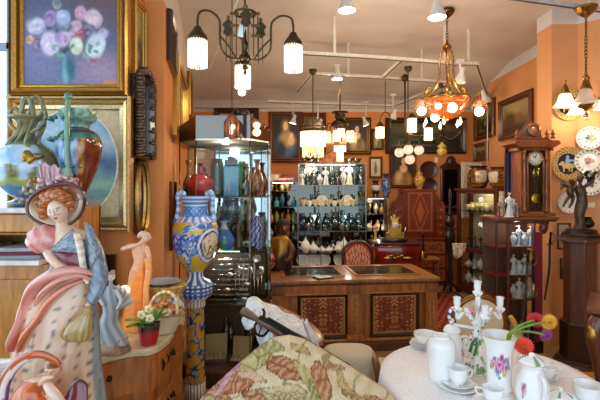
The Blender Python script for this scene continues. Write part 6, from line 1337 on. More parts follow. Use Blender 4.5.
b = MB('matte'); b.box((0, .325, RT / 2), (ln - .04, .012, RT - .1), 'b0a488'); b.build('back_board', t)
rs = [.17, .42, .775, 1.38]
for z in rs[1:]:
    b = MB('glass'); b.box((0, .17, z - .005), (ln - .08, .28, .01), 'dce8e2'); b.build('shelf', t)
b = MB('glass'); b.box((0, .022, RT / 2), (ln - .12, .004, RT - .2), 'f4f7f4'); b.build('glass_door', t)
b = MB('bulb5'); b.box((0, .16, RT - .045), (.4, .02, .008), 'fff0d0'); b.build('glow_strip', t); lamp('vitrine_fill', (0, .14, RT - .08), 6, (1, .88, .66), .05, t)
def inv(u, v, z): c, s_ = math.cos(rz), math.sin(rz); return (mid.x + u * c - v * s_, mid.y + u * s_ + v * c, z)
CR = ['cream', 'white']
for i in range(7):
    u = -ln / 2 + .1 + i * (ln - .2) / 6
    if i % 3 == 1: pot('teapot', 'cream teapot, %s from left, top shelf of the %s' % (ORD[i], MH), inv(u, .15, rs[3]), .05, .12, 'f2e6b8')
    else: lathe_obj('bowl', 'ceramic', sc_prof(BOWLP, .05, .09), 'f2e6b8', inv(u, .15, rs[3]), 'cream bowl, %s from left, top shelf of the %s' % (ORD[i], MH), 'bowl', group='cream bowls in the right vitrine')
    lathe_obj('cup', 'ceramic', sc_prof(CUP, .04, .12), 'efe2b4', inv(u, .25, rs[3]), 'cream cup, %s from left at the back, top shelf of the %s' % (ORD[i], MH), 'cup', group='cream cups at the back of the right vitrine')
for i, c in enumerate((('2a1a12', '4a2a1c', '2a1a12'), ('1f2f6a', '2a3f8a', '8a6a4a'), ('2a1c14', '5a2c1c', '3a2018'), ('8a2a1c', 'a83a24', 'b88a5a'), ('7c4a24', '9a6030', '7c4a24'))):
    figurine_small('figurine', 'dark painted figurine, %s from left, middle shelf of the %s' % (ORD[i], MH), inv(-ln / 2 + .12 + i * .125, .15, rs[2]), .2 + .04 * (i % 2), [c[0], c[1], c[2], 'b08060', '2a1810'])
for r_, zz in ((1, rs[1]), (0, .162)):
    for i in range(5):
        u = -ln / 2 + .12 + i * .125; wh = ['lower', 'bottom'][1 - r_]
        if (i + r_) % 3 == 0: pot('jug', 'white coffee pot, %s from left, %s shelf of the %s' % (ORD[i], wh, MH), inv(u, .15, zz), .06, .2, 'f0efe8', 'coffee pot')
        elif (i + r_) % 3 == 1: lathe_obj('tureen', 'ceramic', sc_prof(TEAPOT, .075, .13), 'eeece4', inv(u, .16, zz), 'white lidded tureen, %s from left, %s shelf of the %s' % (ORD[i], wh, MH), 'tureen')
        else: figurine_small('figurine', 'white porcelain figurine, %s from left, %s shelf of the %s' % (ORD[i], wh, MH), inv(u, .15, zz), .2, ['f0eee6', 'e4e4e0', 'f0eee6', 'f0e8de', 'cfcac0'])
def bigv(a, h):
    if h > .92 or h < .06: return '3a2010'
    f = math.cos((a + 1.75) * 2)
    if f > .45 and .3 < h < .82: return mix('e8dcc0', 'a8763c', sstep(.1, .35, nz(a * 6, h * 7)))
    return mix('4a2412', 'b8862e', sstep(-.05, .3, nz(a * 7, h * 12)))
VP = [(.55, 0), (.6, .04), (.9, .3), (1, .6), (.92, .8), (.7, .9), (.82, .97), (.84, 1), (.7, .97)]
lathe_obj('vase', 'ceramic', sc_prof(VP, .165, .36), bigv, (X(479, 6.98), 6.98, RT), 'large dark gilded vase with a white panel, left of two on the right vitrine', 'vase', n=40, sub=5)
lathe_obj('vase', 'ceramic', sc_prof(VP, .15, .33), lambda a, h: bigv(a + .9, h) if h > .1 else '6a3a1c', (X(498.5, 6.68), 6.68, RT), 'large dark gilded vase nearer the clock, right of two on the right vitrine', 'vase', n=40, sub=5)
b = MB('wood'); b.tf((0, 0, .12), ry=R(38)); b.box((0, 0, 0), (.17, .05, .17), '7a4c24'); b.box((0, -.026, 0), (.12, .004, .12), '4a2c14'); o = b.build('tilted_plaque', loc=(3.1, 6.3, 1.93)); tag(o, 'small brown square plaque tilted on a corner behind the right vase', 'plaque')
o.location = inv(.32, .3, RT + .001)

# --- cabinet under the wall clock
cy0 = 4.56; cx0, cx1 = X(496, cy0), X(543.5, cy0); wd = cx1 - cx0; ZL = Z(217, cy0)
t = thing('corner_cabinet', 'narrow dark cabinet of porcelain with a dark red side panel under the clock', 'display cabinet', ((cx0 + cx1) / 2, cy0 + .17, 0)); K = 'cabinet under the clock'
def kx(px): return X(px, cy0) - (cx0 + cx1) / 2
b = MB('darkwood'); b.box((0, 0, .06), (wd, .34, .12), '2a140c'); b.build('base', t)
b = MB('darkwood'); b.box((0, 0, ZL - .05), (wd, .34, .04), '4a2012'); b.build('top', t)
for px, c in ((497, '3a180e'), (509, '5c2814'), (535, '5a2412')):
    b = MB('wood'); b.box((kx(px), -.15, ZL / 2), (.022, .03, ZL - .06), c); b.build('post', t, bevel=.004)
b = MB('velvet'); b.box((kx(539.2), -.15, ZL / 2 - .06), (X(543, cy0) - X(536, cy0), .03, ZL - .2), '7c1020'); o = b.build('velvet_panel', t); o['label'] = 'dark red velvet side panel'
b = MB('matte'); b.box((0, .16, ZL / 2), (wd, .012, ZL - .1), '5a3a22'); b.build('back_board', t)
ks = [Z(300, cy0), Z(276, cy0), Z(247, cy0)]
for z in ks: b = MB('darkwood'); b.box((-.03, .0, z - .008), (wd - .08, .28, .014), '7a1c14'); b.build('shelf', t)
b = MB('glass'); b.box((kx(522), -.155, ZL / 2), (X(534, cy0) - X(510, cy0), .004, ZL - .2), 'f0f4f2'); b.build('glass_door', t)
b = MB('bulb5'); b.box((kx(522), -.02, ZL - .075), (.1, .02, .008), 'fff0d8'); b.build('glow_strip', t); lamp('cabinet_fill', (kx(522), -.08, ZL - .11), 4, (1, .92, .8), .04, t)
b = MB('wood'); b.box((.06, -.02, ZL - .012), (X(558, cy0) - X(496, cy0), .42, .026), '8a4a20'); b.box((.06, -.02, ZL - .035), (X(556, cy0) - X(497, cy0), .38, .022), '5a2a12'); b.build('ledge', t, bevel=.005)
b = MB('wood'); b.loft([(kx(549), -.06, ZL - .19, .02, .02), (kx(549), -.06, ZL - .14, .05, .04), (kx(550), -.06, ZL - .09, .04, .05), (kx(549), -.06, ZL - .045, .07, .07)], '6a3216', 14, 4); b.build('bracket', t)
for r_, z in enumerate(ks):
    for i in range(4):
        px = 513.5 + i * 5.7; c = [['f0f0f4', '3a58b0'], ['f2f0ea', 'b8c4e0'], ['f0eee8', 'e8e4da']][2 - r_]
        if (i + r_) % 2: figurine_small('figurine', 'porcelain figurine, %s from left, %s shelf of the %s' % (ORD[i], ['bottom', 'middle', 'top'][r_], K), (X(px, 4.65), 4.65, z), .23, [c[0], c[1], c[0], 'f0dcc8', '6a5a48'])
        else: lathe_obj('vase', 'ceramic', sc_prof(VASEP, .035, .14), c[0], (X(px, 4.68), 4.68, z), 'small white vase, %s from left, %s shelf of the %s' % (ORD[i], ['bottom', 'middle', 'top'][r_], K), 'vase')
for i in range(4):
    lathe_obj('jar', 'ceramic', sc_prof(TEAPOT, .045, .2), ['8a94a0', 'a8aeb4'][i % 2], (X(503 + i * 9, 4.66), 4.66, .12), 'grey jar, %s from the left on the floor of the %s' % (ORD[i], K), 'jar', group='grey jars at the bottom of the narrow cabinet')
# --- regulator clock standing on the ledge
p = at(535.5, 215, 4.62); q = 4.62 / F
t = thing('regulator_clock', 'carved wooden pendulum clock with a white dial at the right, on the cabinet ledge', 'clock', (p.x, 4.62, ZL + .001)); H0 = ZL
def K_(px, py, dy=0): Y = 4.62 + dy; return (X(px, Y) - p.x, dy, Z(py, Y) - p.z)
WC, WCD = '8a4a1e', '5c2c12'
def K2(px, py): a = K_(px, py, -.1); return (a[0], 0, a[2])
b = MB('wood')
b.box(K2(535.5, 213), (40 * q, .22, 3 * q), WC); b.box(K2(535.5, 147), (36 * q, .2, 4 * q), WC); b.box((K2(535.5, 180)[0], .1, K_(0, 180)[2]), (30 * q, .02, 66 * q), WCD)
for sx in (-1, 1): b.box((K2(535.5 + sx * 13.5, 180)[0], .0, K_(0, 180)[2]), (3 * q, .2, 66 * q), WC)
b.build('case', t, bevel=.004)
b = MB('wood'); b.prism([(K_(x, y, -.12)[0], K_(x, y, -.12)[2]) for x, y in ((512, 142), (514, 139), (557, 139), (559, 142), (553, 146), (518, 146))], -.16, .12, '7a3c18', 'y'); b.prism([(K_(x, y, -.12)[0], K_(x, y, -.12)[2]) for x, y in ((518, 139), (522, 136), (549, 136), (553, 139))], -.12, .1, WCD, 'y'); b.build('cornice', t, bevel=.004)
b = MB('wood')
b.lathe([(.01, 0), (.05, 0), (.075, .005), (.078, .02), (.05, .03), (.03, .028)], K_(533, 129), 20, WC, 2) if False else b.sph(K_(534, 129, -.05), (7.5 * q, .03, 8 * q), WC, 20, 12); b.ring(K_(534, 129, -.08), 5 * q, .008, WCD, 'y', 20)
b.prism([(K_(x, y, -.12)[0], K_(x, y, -.12)[2]) for x, y in ((522, 137), (524, 131), (528, 127), (534, 119), (540, 127), (544, 131), (546, 137))], -.06, .04, WCD, 'y')
b.build('crest', t)
for px in (517, 547, 553):
    b = MB('wood'); b.lathe([(.02, 0), (.025, .015), (.01, .03), (.022, .05), (.012, .075), (.004, .1)], K_(px, 137, -.06), 12, WC, 3); b.build('finial', t)
for px in (524.5, 546.5):
    b = MB('wood'); z0, z1 = K_(0, 210)[2], K_(0, 150)[2]; hh = z1 - z0
    b.lathe([(.022, z0), (.024, z0 + .03), (.014, z0 + .05), (.019, z0 + hh * .25), (.023, z0 + hh * .32), (.014, z0 + hh * .36), (.013, z0 + hh * .8), (.02, z0 + hh * .85), (.014, z0 + hh * .92), (.024, z1)], (K_(px, 0, -.115)[0], -.115, 0), 14, WC, 3); b.build('column', t)
b = MB('wood')
arc = [(527.5, 211), (527.5, 158), (529.5, 152), (535.5, 149), (541.5, 152), (543.5, 158), (543.5, 211)]
b.tube([K_(x, y, -.1) for x, y in arc], 1.1 * q, '9a5a26', 8); b.bar(K_(527.5, 211, -.1), K_(543.5, 211, -.1), 2 * q, .02, '9a5a26'); dr = b.build('door', t)
b = MB('glass'); b.box(K_(535.5, 181, -.108), (15 * q, .003, 58 * q), 'f8faf6'); b.build('door_glass', dr)
b = MB('ceramic'); b.tf(K_(535.3, 156.5, -.093), rx=PI / 2); b.lathe([(7.3 * q, -.03), (7.3 * q, 0), (6.9 * q, .006), (.002, .007)], n=32, col=lambda a, h: 'fbf9f2', sub=1); dl = b.build('dial', t)
b = MB('brass'); b.ring(K_(535.3, 156.5, -.1), 7.2 * q, .006, 'b8923c', 'y', 30); b.build('bezel', dl)
b = MB('matte')            # roman numerals round the dial
for i in range(12):
    a = PI / 2 - 2 * PI * (i + 1) / 12; s_ = ['I', 'II', 'III', 'IV', 'V', 'VI', 'VII', 'VIII', 'IX', 'X', 'XI', 'XII'][i]
    c0 = Vector(K_(535.3, 156.5, -.1015)); tdir = Vector((math.sin(a), 0, -math.cos(a))); rd = Vector((math.cos(a), 0, math.sin(a)))
    wdts = {'I': .35, 'V': .8, 'X': .8}; tot = sum(wdts[k] for k in s_); x = -tot / 2; u = 1.15 * q
    for ch in s_:
        m_ = x + wdts[ch] / 2; x += wdts[ch]; cc = c0 + rd * 5.3 * q + tdir * m_ * u; hh = rd * .75 * q; ww = tdir * .3 * u
        if ch == 'I': b.bar(cc - hh, cc + hh, .0022, .001, '1a1614', up=(0, 1, 0))
        elif ch == 'V': b.bar(cc - hh, cc + hh + ww, .0022, .001, '1a1614', up=(0, 1, 0)); b.bar(cc - hh, cc + hh - ww, .0022, .001, '1a1614', up=(0, 1, 0))
        else: b.bar(cc - hh - ww, cc + hh + ww, .0022, .001, '1a1614', up=(0, 1, 0)); b.bar(cc + hh - ww, cc - hh + ww, .0022, .001, '1a1614', up=(0, 1, 0))
nm = b.build('numerals', dl); nm['kind'] = 'stuff'
for (dx, dz) in ((1.2, 4.3), (-2.2, 2.4)):
    b = MB('iron'); c0 = Vector(K_(535.3, 156.5, -.1035)); b.bar(c0, c0 + Vector((dx * q, 0, dz * q)), .006, .002, '14100e', up=(0, 1, 0)); b.build('clock_hand', dl)
for px in (533.5, 538): b = MB('brass'); b.lathe([(.004, 0), (.017, .004), (.018, .1), (.004, .105), (.002, .2)], K_(px, 176, -.05), 14, 'd0b068', 1); b.build('weight', t)
b = MB('brass'); b.bar(K_(536, 164, -.04), K_(536, 196, -.04), .006, .004, 'a8853c'); b.tf(K_(536, 197, -.04), rx=PI / 2); b.lathe([(.002, 0), (.045, .004), (.05, .008), (.002, .014)], n=24, col='d0a848'); b.build('pendulum', t)
# tall dark mirror and small figures left of the clock
x0, x1 = X(506, 4.7), X(523, 4.7)
t = thing('standing_mirror', 'dark blue reflecting mirror in a brown frame left of the pendulum clock', 'mirror', ((x0 + x1) / 2, 4.75, Z(180, 4.7))); W, H = x1 - x0, Z(144, 4.7) - ZL
t.location.z = ZL + H / 2 + .001
b = MB('darkwood'); frame_mesh(b, W, H, [(0, 0, '3a2012'), (0, -.03, '5a3018'), (.02, -.02, '2a160c'), (.02, -.004, '2a160c')]); b.build('frame', t)
b = MB('mirror'); b.box((0, -.008, 0), (W - .04, .004, H - .04), '4a5a78'); b.build('mirror_glass', t)
for i, (px, h, c) in enumerate(((499, .15, ('4a1a18', '8a2420', '5a3a2c')), (503, .23, ('3a2a20', '9a2c24', 'b8a890')), (510, .27, ('e4e0d8', 'b0b4c0', 'e8e4da')), (515, .2, ('d4d0c6', '3a4a8a', 'c8c0b4')), (518.5, .15, ('5a3a2a', '8a3a2a', '7a5a40')))):
    figurine_small('figurine', 'porcelain figurine, %s from the left on the ledge in front of the dark mirror' % ORD[i], (X(px, 4.5 + .05 * (i % 2)), 4.52 + .05 * (i % 2), ZL + .001), h, [c[0], c[1], c[2], 'e8ccb4', '4a3020'])
# --- sabres leaning on the cabinet and the wall
def sabre(label, a, b_, cl, hilt):
    a, b_ = Vector(a), Vector(b_); d = (b_ - a); t = thing('sabre', label, 'sword', tuple(a)); d_ = d.normalized()
    b = MB('iron'); n_ = Vector((.012, 0, 0)); b.tube([d_ * .14, d * .5 + n_ * 1.5, d * .75 + n_, d], [.013, .014, .013, .009], cl, 8, 4, .5); b.build('scabbard', t)
    b = MB('brass'); b.tube([Vector((0, 0, 0)), d_ * .06, d_ * .13], [.014, .011, .013], hilt, 8); b.tube([d_ * .005, d_ * .03 + Vector((.035, 0, 0)), d_ * .1 + Vector((.04, 0, 0)), d_ * .14], .005, '8a6c38', 6, 4); b.bar(d_ * .135 + Vector((-.035, 0, 0)), d_ * .135 + Vector((.035, 0, 0)), .009, .009, '8a6c38'); b.build('hilt', t)
    return t
sabre('brass hilted sabre in a dark scabbard hanging on the wall beside the red panel', at(551, 232, 4.66), at(544.5, 300, 4.6), '3a2c20', '2a1c14')
sabre('sabre leaning in front of the porcelain cabinet, its brass hilt low down', at(534, 284, 4.45), at(527, 357, 4.42), '1c1613', 'c8a860')
sabre('thin dark rapier standing left of the low hilted sabre', at(529, 250, 4.44), at(517, 357, 4.42), '4a4440', '2a2420')
sabre('dark sabre with a horizontal guard leaning against the red velvet panel', at(533, 252, 4.5), at(531, 355, 4.48), '1a1412', '3a2c20')
# --- plates on the pier
def rider(a, h):
    u, v = 0, 0; r = 1 - h                            # handled through radius: h runs from rim back to centre
    return 'ffffff'
def disc_plate(label, px, py, Y, r, fn, rz=0):
    p = at(px, py, Y); t = thing('hanging_plate', label, 'plate', (p.x, Y, p.z), rz)
    b = MB('ceramic'); vs = [(0, -.012, 0)]; cs = [fn(0, 0)]; nr, na = 30, 96; fs = []
    def dep(k): return -.012 - .004 * sstep(.55, .62, k) - .02 * max(0, k - .6) / .4
    for i in range(1, nr + 1):
        k = i / nr
        for j in range(na):
            a = 2 * PI * j / na; vs.append((math.cos(a) * k * r, dep(k), math.sin(a) * k * r)); cs.append(fn(math.cos(a) * k, math.sin(a) * k))
    fs += [(0, 1 + (j + 1) % na, 1 + j) for j in range(na)]
    for i in range(nr - 1):
        for j in range(na):
            k = (j + 1) % na; o = 1 + i * na; fs.append((o + j, o + k, o + na + k, o + na + j))
    b.add(vs, [f[::-1] if False else f for f in fs], cs, True)
    o_ = len(vs); rim = [(math.cos(2 * PI * j / na) * r, -.032, math.sin(2 * PI * j / na) * r) for j in range(na)]; bk = [(math.cos(2 * PI * j / na) * r * .6, -.001, math.sin(2 * PI * j / na) * r * .6) for j in range(na)]
    b.add(rim + bk, [(j, (j + 1) % na, na + (j + 1) % na, na + j) for j in range(na)] + [tuple(range(na, 2 * na))], 'c8b890', True)
    b.build('plate', t); return t
def el(x, y, cx_, cy_, rx, ry): return ((x - cx_) / rx) ** 2 + ((y - cy_) / ry) ** 2 < 1
def riderplate(x, y):
    r = math.hypot(x, y); a = math.atan2(y, x)
    if r > .97: return 'a8844a'
    if r > .63: return 'cdb076' if math.sin(a * 22) * math.sin(r * 30) + .5 * nz(a * 9, r * 9) > -.1 else '8a6838'
    if r > .6: return 'e8d8a8'
    if el(x, y, .02, -.12, .36, .16) or el(x, y, -.3, .02, .14, .13) or el(x, y, -.42, -.02, .1, .07) or (abs(x + .22) < .045 and -.45 < y < -.1) or (abs(x - .25) < .045 and -.48 < y < -.1) or (abs(x - .1) < .04 and -.42 < y < -.1) or el(x, y, .4, -.05, .07, .2): return 'cdb67c'
    if el(x, y, .0, .16, .14, .2) or el(x, y, 0, .4, .1, .11) or el(x, y, .16, .2, .2, .06): return '9ab0cc'
    return '141c3c'
def floralplate(cen, rimc, seed=0):
    def f(x, y):
        r = math.hypot(x, y); a = math.atan2(y, x)
        if r > .95: return rimc
        if r > .66: return 'e8e2d4' if abs(math.sin(a * 9 + seed)) < .75 or not .72 < r < .9 else rimc
        for i, c in enumerate(cen):
            q_ = 2 * PI * i / len(cen) + seed
            if el(x, y, math.cos(q_) * .17, math.sin(q_) * .15, .17, .15): return c
        if r < .42 and nz(x * 6 + seed, y * 6) > .22: return '5a7a4a'
        return 'efece2'
    return f
PF = 4.798
disc_plate('large majolica plate with a rider on dark blue behind the white bell lamps', 567, 105, PF, .178, riderplate)
disc_plate('large majolica plate with a rider on dark blue, right of the pendulum clock', 567, 164, PF, .19, riderplate)
disc_plate('white flower plate, the top of the right hand column of plates', 590.5, 138, 4.70, .132, floralplate(['e0a83a', '4a6a9a', 'd8b84a'], '8a9ab0', 1), R(-45))
disc_plate('white plate with red flowers, second in the right hand column of plates', 589.5, 161, 4.71, .142, floralplate(['c84a2a', '8a3a2a', 'd8824a'], '8a8478', 2), R(-45))
disc_plate('white and dark blue plate behind the top of the bronze group', 591, 184, 4.70, .13, floralplate(['3a3a5a', '5a6a8a', '7a5a4a'], '6a6a78', 3), R(-45))
disc_plate('white plate with grey marks left behind the bronze group', 567, 202, PF, .125, lambda x, y: 'b8b4ac' if math.hypot(x, y) > .96 else ('a8a8a8' if .78 < math.hypot(x, y) < .9 and math.sin(math.atan2(y, x) * 12) > .5 else ('8a8a90' if abs(x + y * .45) < .03 and -.5 < y < .1 else 'e8e6e0')))
b = MB('matte'); b.box((0, -.006, 0), (.1, .01, .055), 'e0d4b8'); p = at(591, 205, 4.66); o = b.build('hanging_card', loc=(p.x - .0, 4.68, p.z), rz=R(-45)); tag(o, 'small cream card on the wall right of the bronze group', 'card')
# --- carved pedestal with the bronze group
p = at(581, 363, 4.3); t = thing('octagonal_pedestal', 'tall octagonal dark wood pedestal carrying a bronze group at the right', 'pedestal', (p.x, 4.3, 0)); PX = p.x
def octo(r): return [(math.cos(PI / 8 + i * PI / 4) * r, math.sin(PI / 8 + i * PI / 4) * r) for i in range(8)]
zt = Z(236, 4.3); DK = '5e3824'
b = MB('darkwood'); b.prism(octo(.155), .3, zt - .05, DK); b.build('shaft', t, bevel=.004)
b = MB('darkwood'); b.prism(octo(.17), zt - .07, zt - .05, '4f2c1a'); b.prism(octo(.215), zt - .05, zt - .015, '5a341e'); b.prism(octo(.19), zt - .015, zt, DK); b.build('capital', t, bevel=.005)
b = MB('darkwood'); b.prism(octo(.19), .06, .42, '2c1810'); b.prism(octo(.25), 0, .035, '5a3a24'); b.prism(octo(.225), .035, .06, '4a2a18'); b.build('plinth', t, bevel=.005)
q = 4.3 / F; BZ = '54452f'
t = thing('bronze_group', 'dark bronze group of a standing figure with a winged child on the octagonal pedestal', 'sculpture', (PX, 4.3, zt))
def G(px, py, dy=0): Y = 4.3 + dy * q; return (X(px, Y) - PX, dy * q, Z(py, Y) - zt)
b = MB('bronze'); b.lathe([(.17, 0), (.175, .02), (.15, .03), (.135, .06), (.12, .07), (.002, .072)], n=32, col='2a241e', sub=2); b.build('base', t)
b = MB('bronze'); b.loft([G(580, 229) + (6 * q, 6 * q), G(580, 224) + (4.6 * q, 4.6 * q), G(579.5, 214) + (4.8 * q, 4.4 * q), G(581.5, 205) + (5.6 * q, 4.8 * q), G(582, 198) + (4.6 * q, 4 * q), G(580.5, 191) + (5.2 * q, 4 * q), G(580, 187) + (4.5 * q, 3.2 * q), G(580, 184.5) + (1.8 * q, 1.8 * q), G(580.5, 181.5) + (1.8 * q, 1.8 * q)], BZ, 22, 5, wob=lambda a, u: 1 + .08 * math.sin(a * 6 + u * 9) * (1 - u)); b.sph(G(580, 179, -.5), (2.7 * q, 3 * q, 3.3 * q), BZ); b.sph(G(581, 177.5, .8), (2.9 * q, 2.8 * q, 2.4 * q), '2c241a')
b.tube([G(584, 187), G(589, 184, -1), G(593, 180, -1), G(594, 177, 0)], [1.9 * q, 1.6 * q, 1.4 * q, 1.2 * q], BZ, 8, 3); b.tube([G(576, 187), G(572, 191, -2), G(569, 189, -3)], [1.8 * q, 1.5 * q, 1.1 * q], BZ, 8, 3); b.build('standing_figure', t)
b = MB('bronze'); b.loft([G(571, 196, -3) + (2.8 * q, 2.6 * q), G(570, 191, -3) + (3.3 * q, 2.9 * q), G(570.5, 186, -3) + (2.8 * q, 2.4 * q), G(571, 183.5, -3) + (1.2 * q, 1.2 * q)], BZ, 14, 3); b.sph(G(571.5, 181, -3.5), (2.4 * q, 2.4 * q, 2.6 * q), BZ); b.tube([G(570, 196, -3), G(566, 201, -4), G(563, 207, -3)], [1.8 * q, 1.4 * q, .9 * q], BZ, 8, 3); b.tube([G(573, 196, -3), G(572, 203, -5), G(569, 208, -4)], [1.8 * q, 1.4 * q, .9 * q], BZ, 8, 3); b.tube([G(568, 187, -3), G(564, 184, -4)], [1.2 * q, .8 * q], BZ, 7)
b.build('winged_child', t)
for sx in (-1, 1):
    b = MB('bronze'); b.grid(lambda u, v: G(569.5 - (3 + 4 * sx * .5) * 0 + sx * (1 + 6 * v) - 2 * v, 187 - 7 * math.sin(v * 2) * (1 - .5 * u) + 7 * u * v, -1 + 2 * v), 6, 8, BZ); b.build('wing', t, solid=.006)
b = MB('bronze')
for i in range(12): b.sph(G(590 + 6 * math.cos(i * 1.9) * (.4 + i / 20), 177 + 5 * math.sin(i * 2.3), rnd.uniform(-2, 2)), (2.3 * q, 1.3 * q, 1.7 * q), '332a1e', 8, 6)
b.build('foliage', t)
b = MB('bronze'); b.lathe([(.02, 0), (.05, .02), (.058, .05), (.04, .085), (.03, .1), (.036, .11)], G(588, 228, -1), 16, '2c241a', 3); b.build('jar', t)
# --- console table cut by the right edge
tx = 1.90; t = thing('console_table', 'dark polished table with a gilt mounted curved leg at the right edge', 'table', (2.27, 2.667, 0), R(-36)); zt = Z(306, 2.75)
b = MB('darkwood'); b.box((0, 0, zt - .012), (.8, .55, .03), '6a3418'); b.box((0, 0, zt - .08), (.72, .48, .1), '5a2a14'); b.build('top', t, bevel=.008)
for sx in (-1, 1):
    for sy in (-1, 1):
        b = MB('darkwood'); x, y = sx * .33, sy * .21; b.tube([(x, y, zt - .05), (x * 1.1, y * 1.1, zt - .16), (x * 1.02, y * 1.02, zt - .4), (x * .96, y * .96, .25), (x * 1.06, y * 1.06, 0)], [.045, .05, .028, .02, .024], '5a2814', 12, 4); lg = b.build('leg', t)
        g = MB('gilt'); g.sph((x * 1.12, y * 1.14 - (.02 if sy < 0 else -.02), zt - .15), (.028, .03, .06), 'b89048', 12, 8, lambda d: 1 + .12 * math.sin(d.z * 12)); g.build('mount', lg)
# ================================================================== foreground: tapestry chair, gun, table with porcelain
# --- tub chair under the tapestry throw
YR = 1.95
ridge = [(160, 446), (185, 424), (205, 401), (228, 380), (246, 364), (262, 351), (275, 344), (289, 342), (304, 346), (320, 355), (340, 367), (362, 381), (386, 397), (402, 413)]
def rid(u, Y=YR):
    k = u * (len(ridge) - 1); i = min(int(k), len(ridge) - 2); f = k - i
    px, py = ridge[i][0] + (ridge[i + 1][0] - ridge[i][0]) * f, ridge[i][1] + (ridge[i + 1][1] - ridge[i][1]) * f
    return Vector((X(px, Y), Y, Z(py, Y)))
t = thing('tub_chair', 'upholstered armchair in the foreground hidden under the floral tapestry', 'armchair', (-.05, 1.75, 0))
def rr(u, off):
    p = rid(u); return (p.x * .93 + .05, 0, p.z + off)
b = MB('fabric'); poly = [(rid(u).x * .95 + .05, max(rid(u).z - .07, .4)) for u in [i / 24 for i in range(25)]]; poly = [(-.62, .32)] + [p for p in poly if p[0] > -.6 and p[0] < .42] + [(.42, .32)]
b.prism(poly, .215, .26, '9a8460', 'y'); b.build('backrest', t)
b = MB('fabric'); b.box((-.03, -.06, .36), (.86, .34, .16), '9a8460'); b.build('seat', t, bevel=.03)
for x in (-.4, .36):
    for y in (-.18, .2): b = MB('wood'); b.tube([(x, y, .3), (x, y, 0)], [.03, .02], '6a3a1c', 8); b.build('leg', t)
def tap_pt(u, v):                 # v: 0 at the back hem, .25 at the ridge, 1 at the front hem
    p = rid(u)
    if v < .25:
        k = 1 - v / .25; return (p.x * (1 + .03 * k), YR + .07 + .07 * k, p.z - .32 * k * k - .012)
    k = (v - .25) / .75
    y = YR + .07 - .09 * min(1, k * 8) - .30 * k; z = p.z - (p.z - .22) * (.18 * min(1, k * 3) + .82 * k ** 1.1)
    w_ = .010 * math.sin(p.x * 22 + k * 5) * min(1, k * 2)
    return (p.x * (1 - .22 * k) - .02 * k, y + w_, z + .4 * w_)
SHAPES = [   # painted motifs, placed on the cloth: cx cy rx ry rotation colour (in hundredths of its width and drop)
    (232, 383, 24, 11, -.15, 'a85f38'), (285, 369, 21, 10, .35, 'a05c36'), (321, 381, 8.5, 22, -.25, 'ac6c42'), (333, 368, 14, 4, .2, 'a0744a'), (215, 398, 18, 7, .2, 'b06a42'), (262, 396, 20, 7, .1, 'a8663e'),
    (355, 398, 16, 5, .5, 'a0703c'), (378, 402, 14, 5, .4, 'a0703c'), (300, 350, 12, 4, .5, 'a88a50'), (258, 358, 14, 9, -.5, 'a0985a'), (272, 348, 13, 5, .1, '948c4c'), (247, 368, 9, 14, .5, 'b0a468'),
    (284, 392, 24, 8, 0, 'c4b284'), (306, 378, 5, 24, -.6, 'b8a064'), (316, 395, 4, 18, -.5, '8c8046'), (228, 372, 3, 22, .7, 'c88a98'), (238, 362, 2.5, 20, .6, 'b8728c'), (216, 390, 3, 18, .8, 'c090a0'), (250, 377, 16, 4, .2, 'd0a080'),
    (300, 398, 30, 3, .1, '9c8c58'), (344, 384, 4, 16, -.5, 'b89a5c'), (205, 404, 10, 8, 0, 'b09a6a'), (194, 412, 18, 6, .3, 'a86a48'), (410, 415, 14, 6, .4, 'a0703c')]
def tap_col(u, v):
    P_ = Vector(tap_pt(u, v)); px, py = HX + P_.x / 1.86 * F, HY + (CAMZ - P_.z) / (P_.y) * F
    n, n2 = nz(px * .09, py * .09, 3), nz(px * .3, py * .3, 5); c = mix('e0cca6', 'd0b48c', .5 + n)
    if math.sin(px * .16 + py * .1 + 5 * nz(px * .03, py * .04, 9)) > .965: c = C('a08c5c')
    for (cx_, cy_, rx_, ry_, ro, col) in SHAPES:
        dx, dy = px - cx_ + 3 * n + 1.5 * n2, py - cy_ + 3 * nz(py * .09, px * .09, 8); x, y = dx * math.cos(ro) + dy * math.sin(ro), -dx * math.sin(ro) + dy * math.cos(ro)
        d = math.sqrt((x / rx_) ** 2 + (y / ry_) ** 2)
        if d < 1:
            c = mix(col, 'e6cca4', .15 + .3 * math.sin(x * .9 + y * .5 + 3 * n)) if d < .88 else mix(col, '3c2818', .55)
            if min(rx_, ry_) > 6 and abs(y) < .8: c = mix(col, '3c2818', .5)
    return c
b = MB('fabric'); b.grid(tap_pt, 340, 230, tap_col)
o = b.build('tapestry_throw', solid=.012); tag(o, 'floral beige tapestry with rust leaves draped over the foreground armchair', 'throw')
# --- tilt-top table with a white cloth, hunting rifle across
YT = 2.68
p = at(286, 322, YT); t = thing('tilt_top_table', 'round brown tilt-top table half hidden under the white cloth', 'table', (p.x, YT, 0)); zt = p.z; TR = R(24)
b = MB('wood'); b.tf((0, 0, zt), ry=TR); b.lathe([(.02, -.025), (.24, -.022), (.262, -.012), (.262, .004), (.24, .008), (.235, .002), (.01, .002)], n=44, col='8a5224', sub=1); b.build('table_top', t)
b = MB('wood'); b.lathe([(.03, .3), (.05, .36), (.028, .45), (.04, .6), (.025, .75), (.03, zt - .05)], n=16, col='6a3a1a', sub=3); b.box((0, 0, zt - .05), (.16, .1, .05), '6a3a1a'); b.build('column', t)
for an in (.4, 2.5, 4.6): b = MB('wood'); b.tube([(0, 0, .34), (math.cos(an) * .14, math.sin(an) * .14, .24), (math.cos(an) * .24, math.sin(an) * .24, .05), (math.cos(an) * .28, math.sin(an) * .28, 0)], [.03, .026, .02, .024], '6a3a1a', 8, 3); b.build('foot', t)
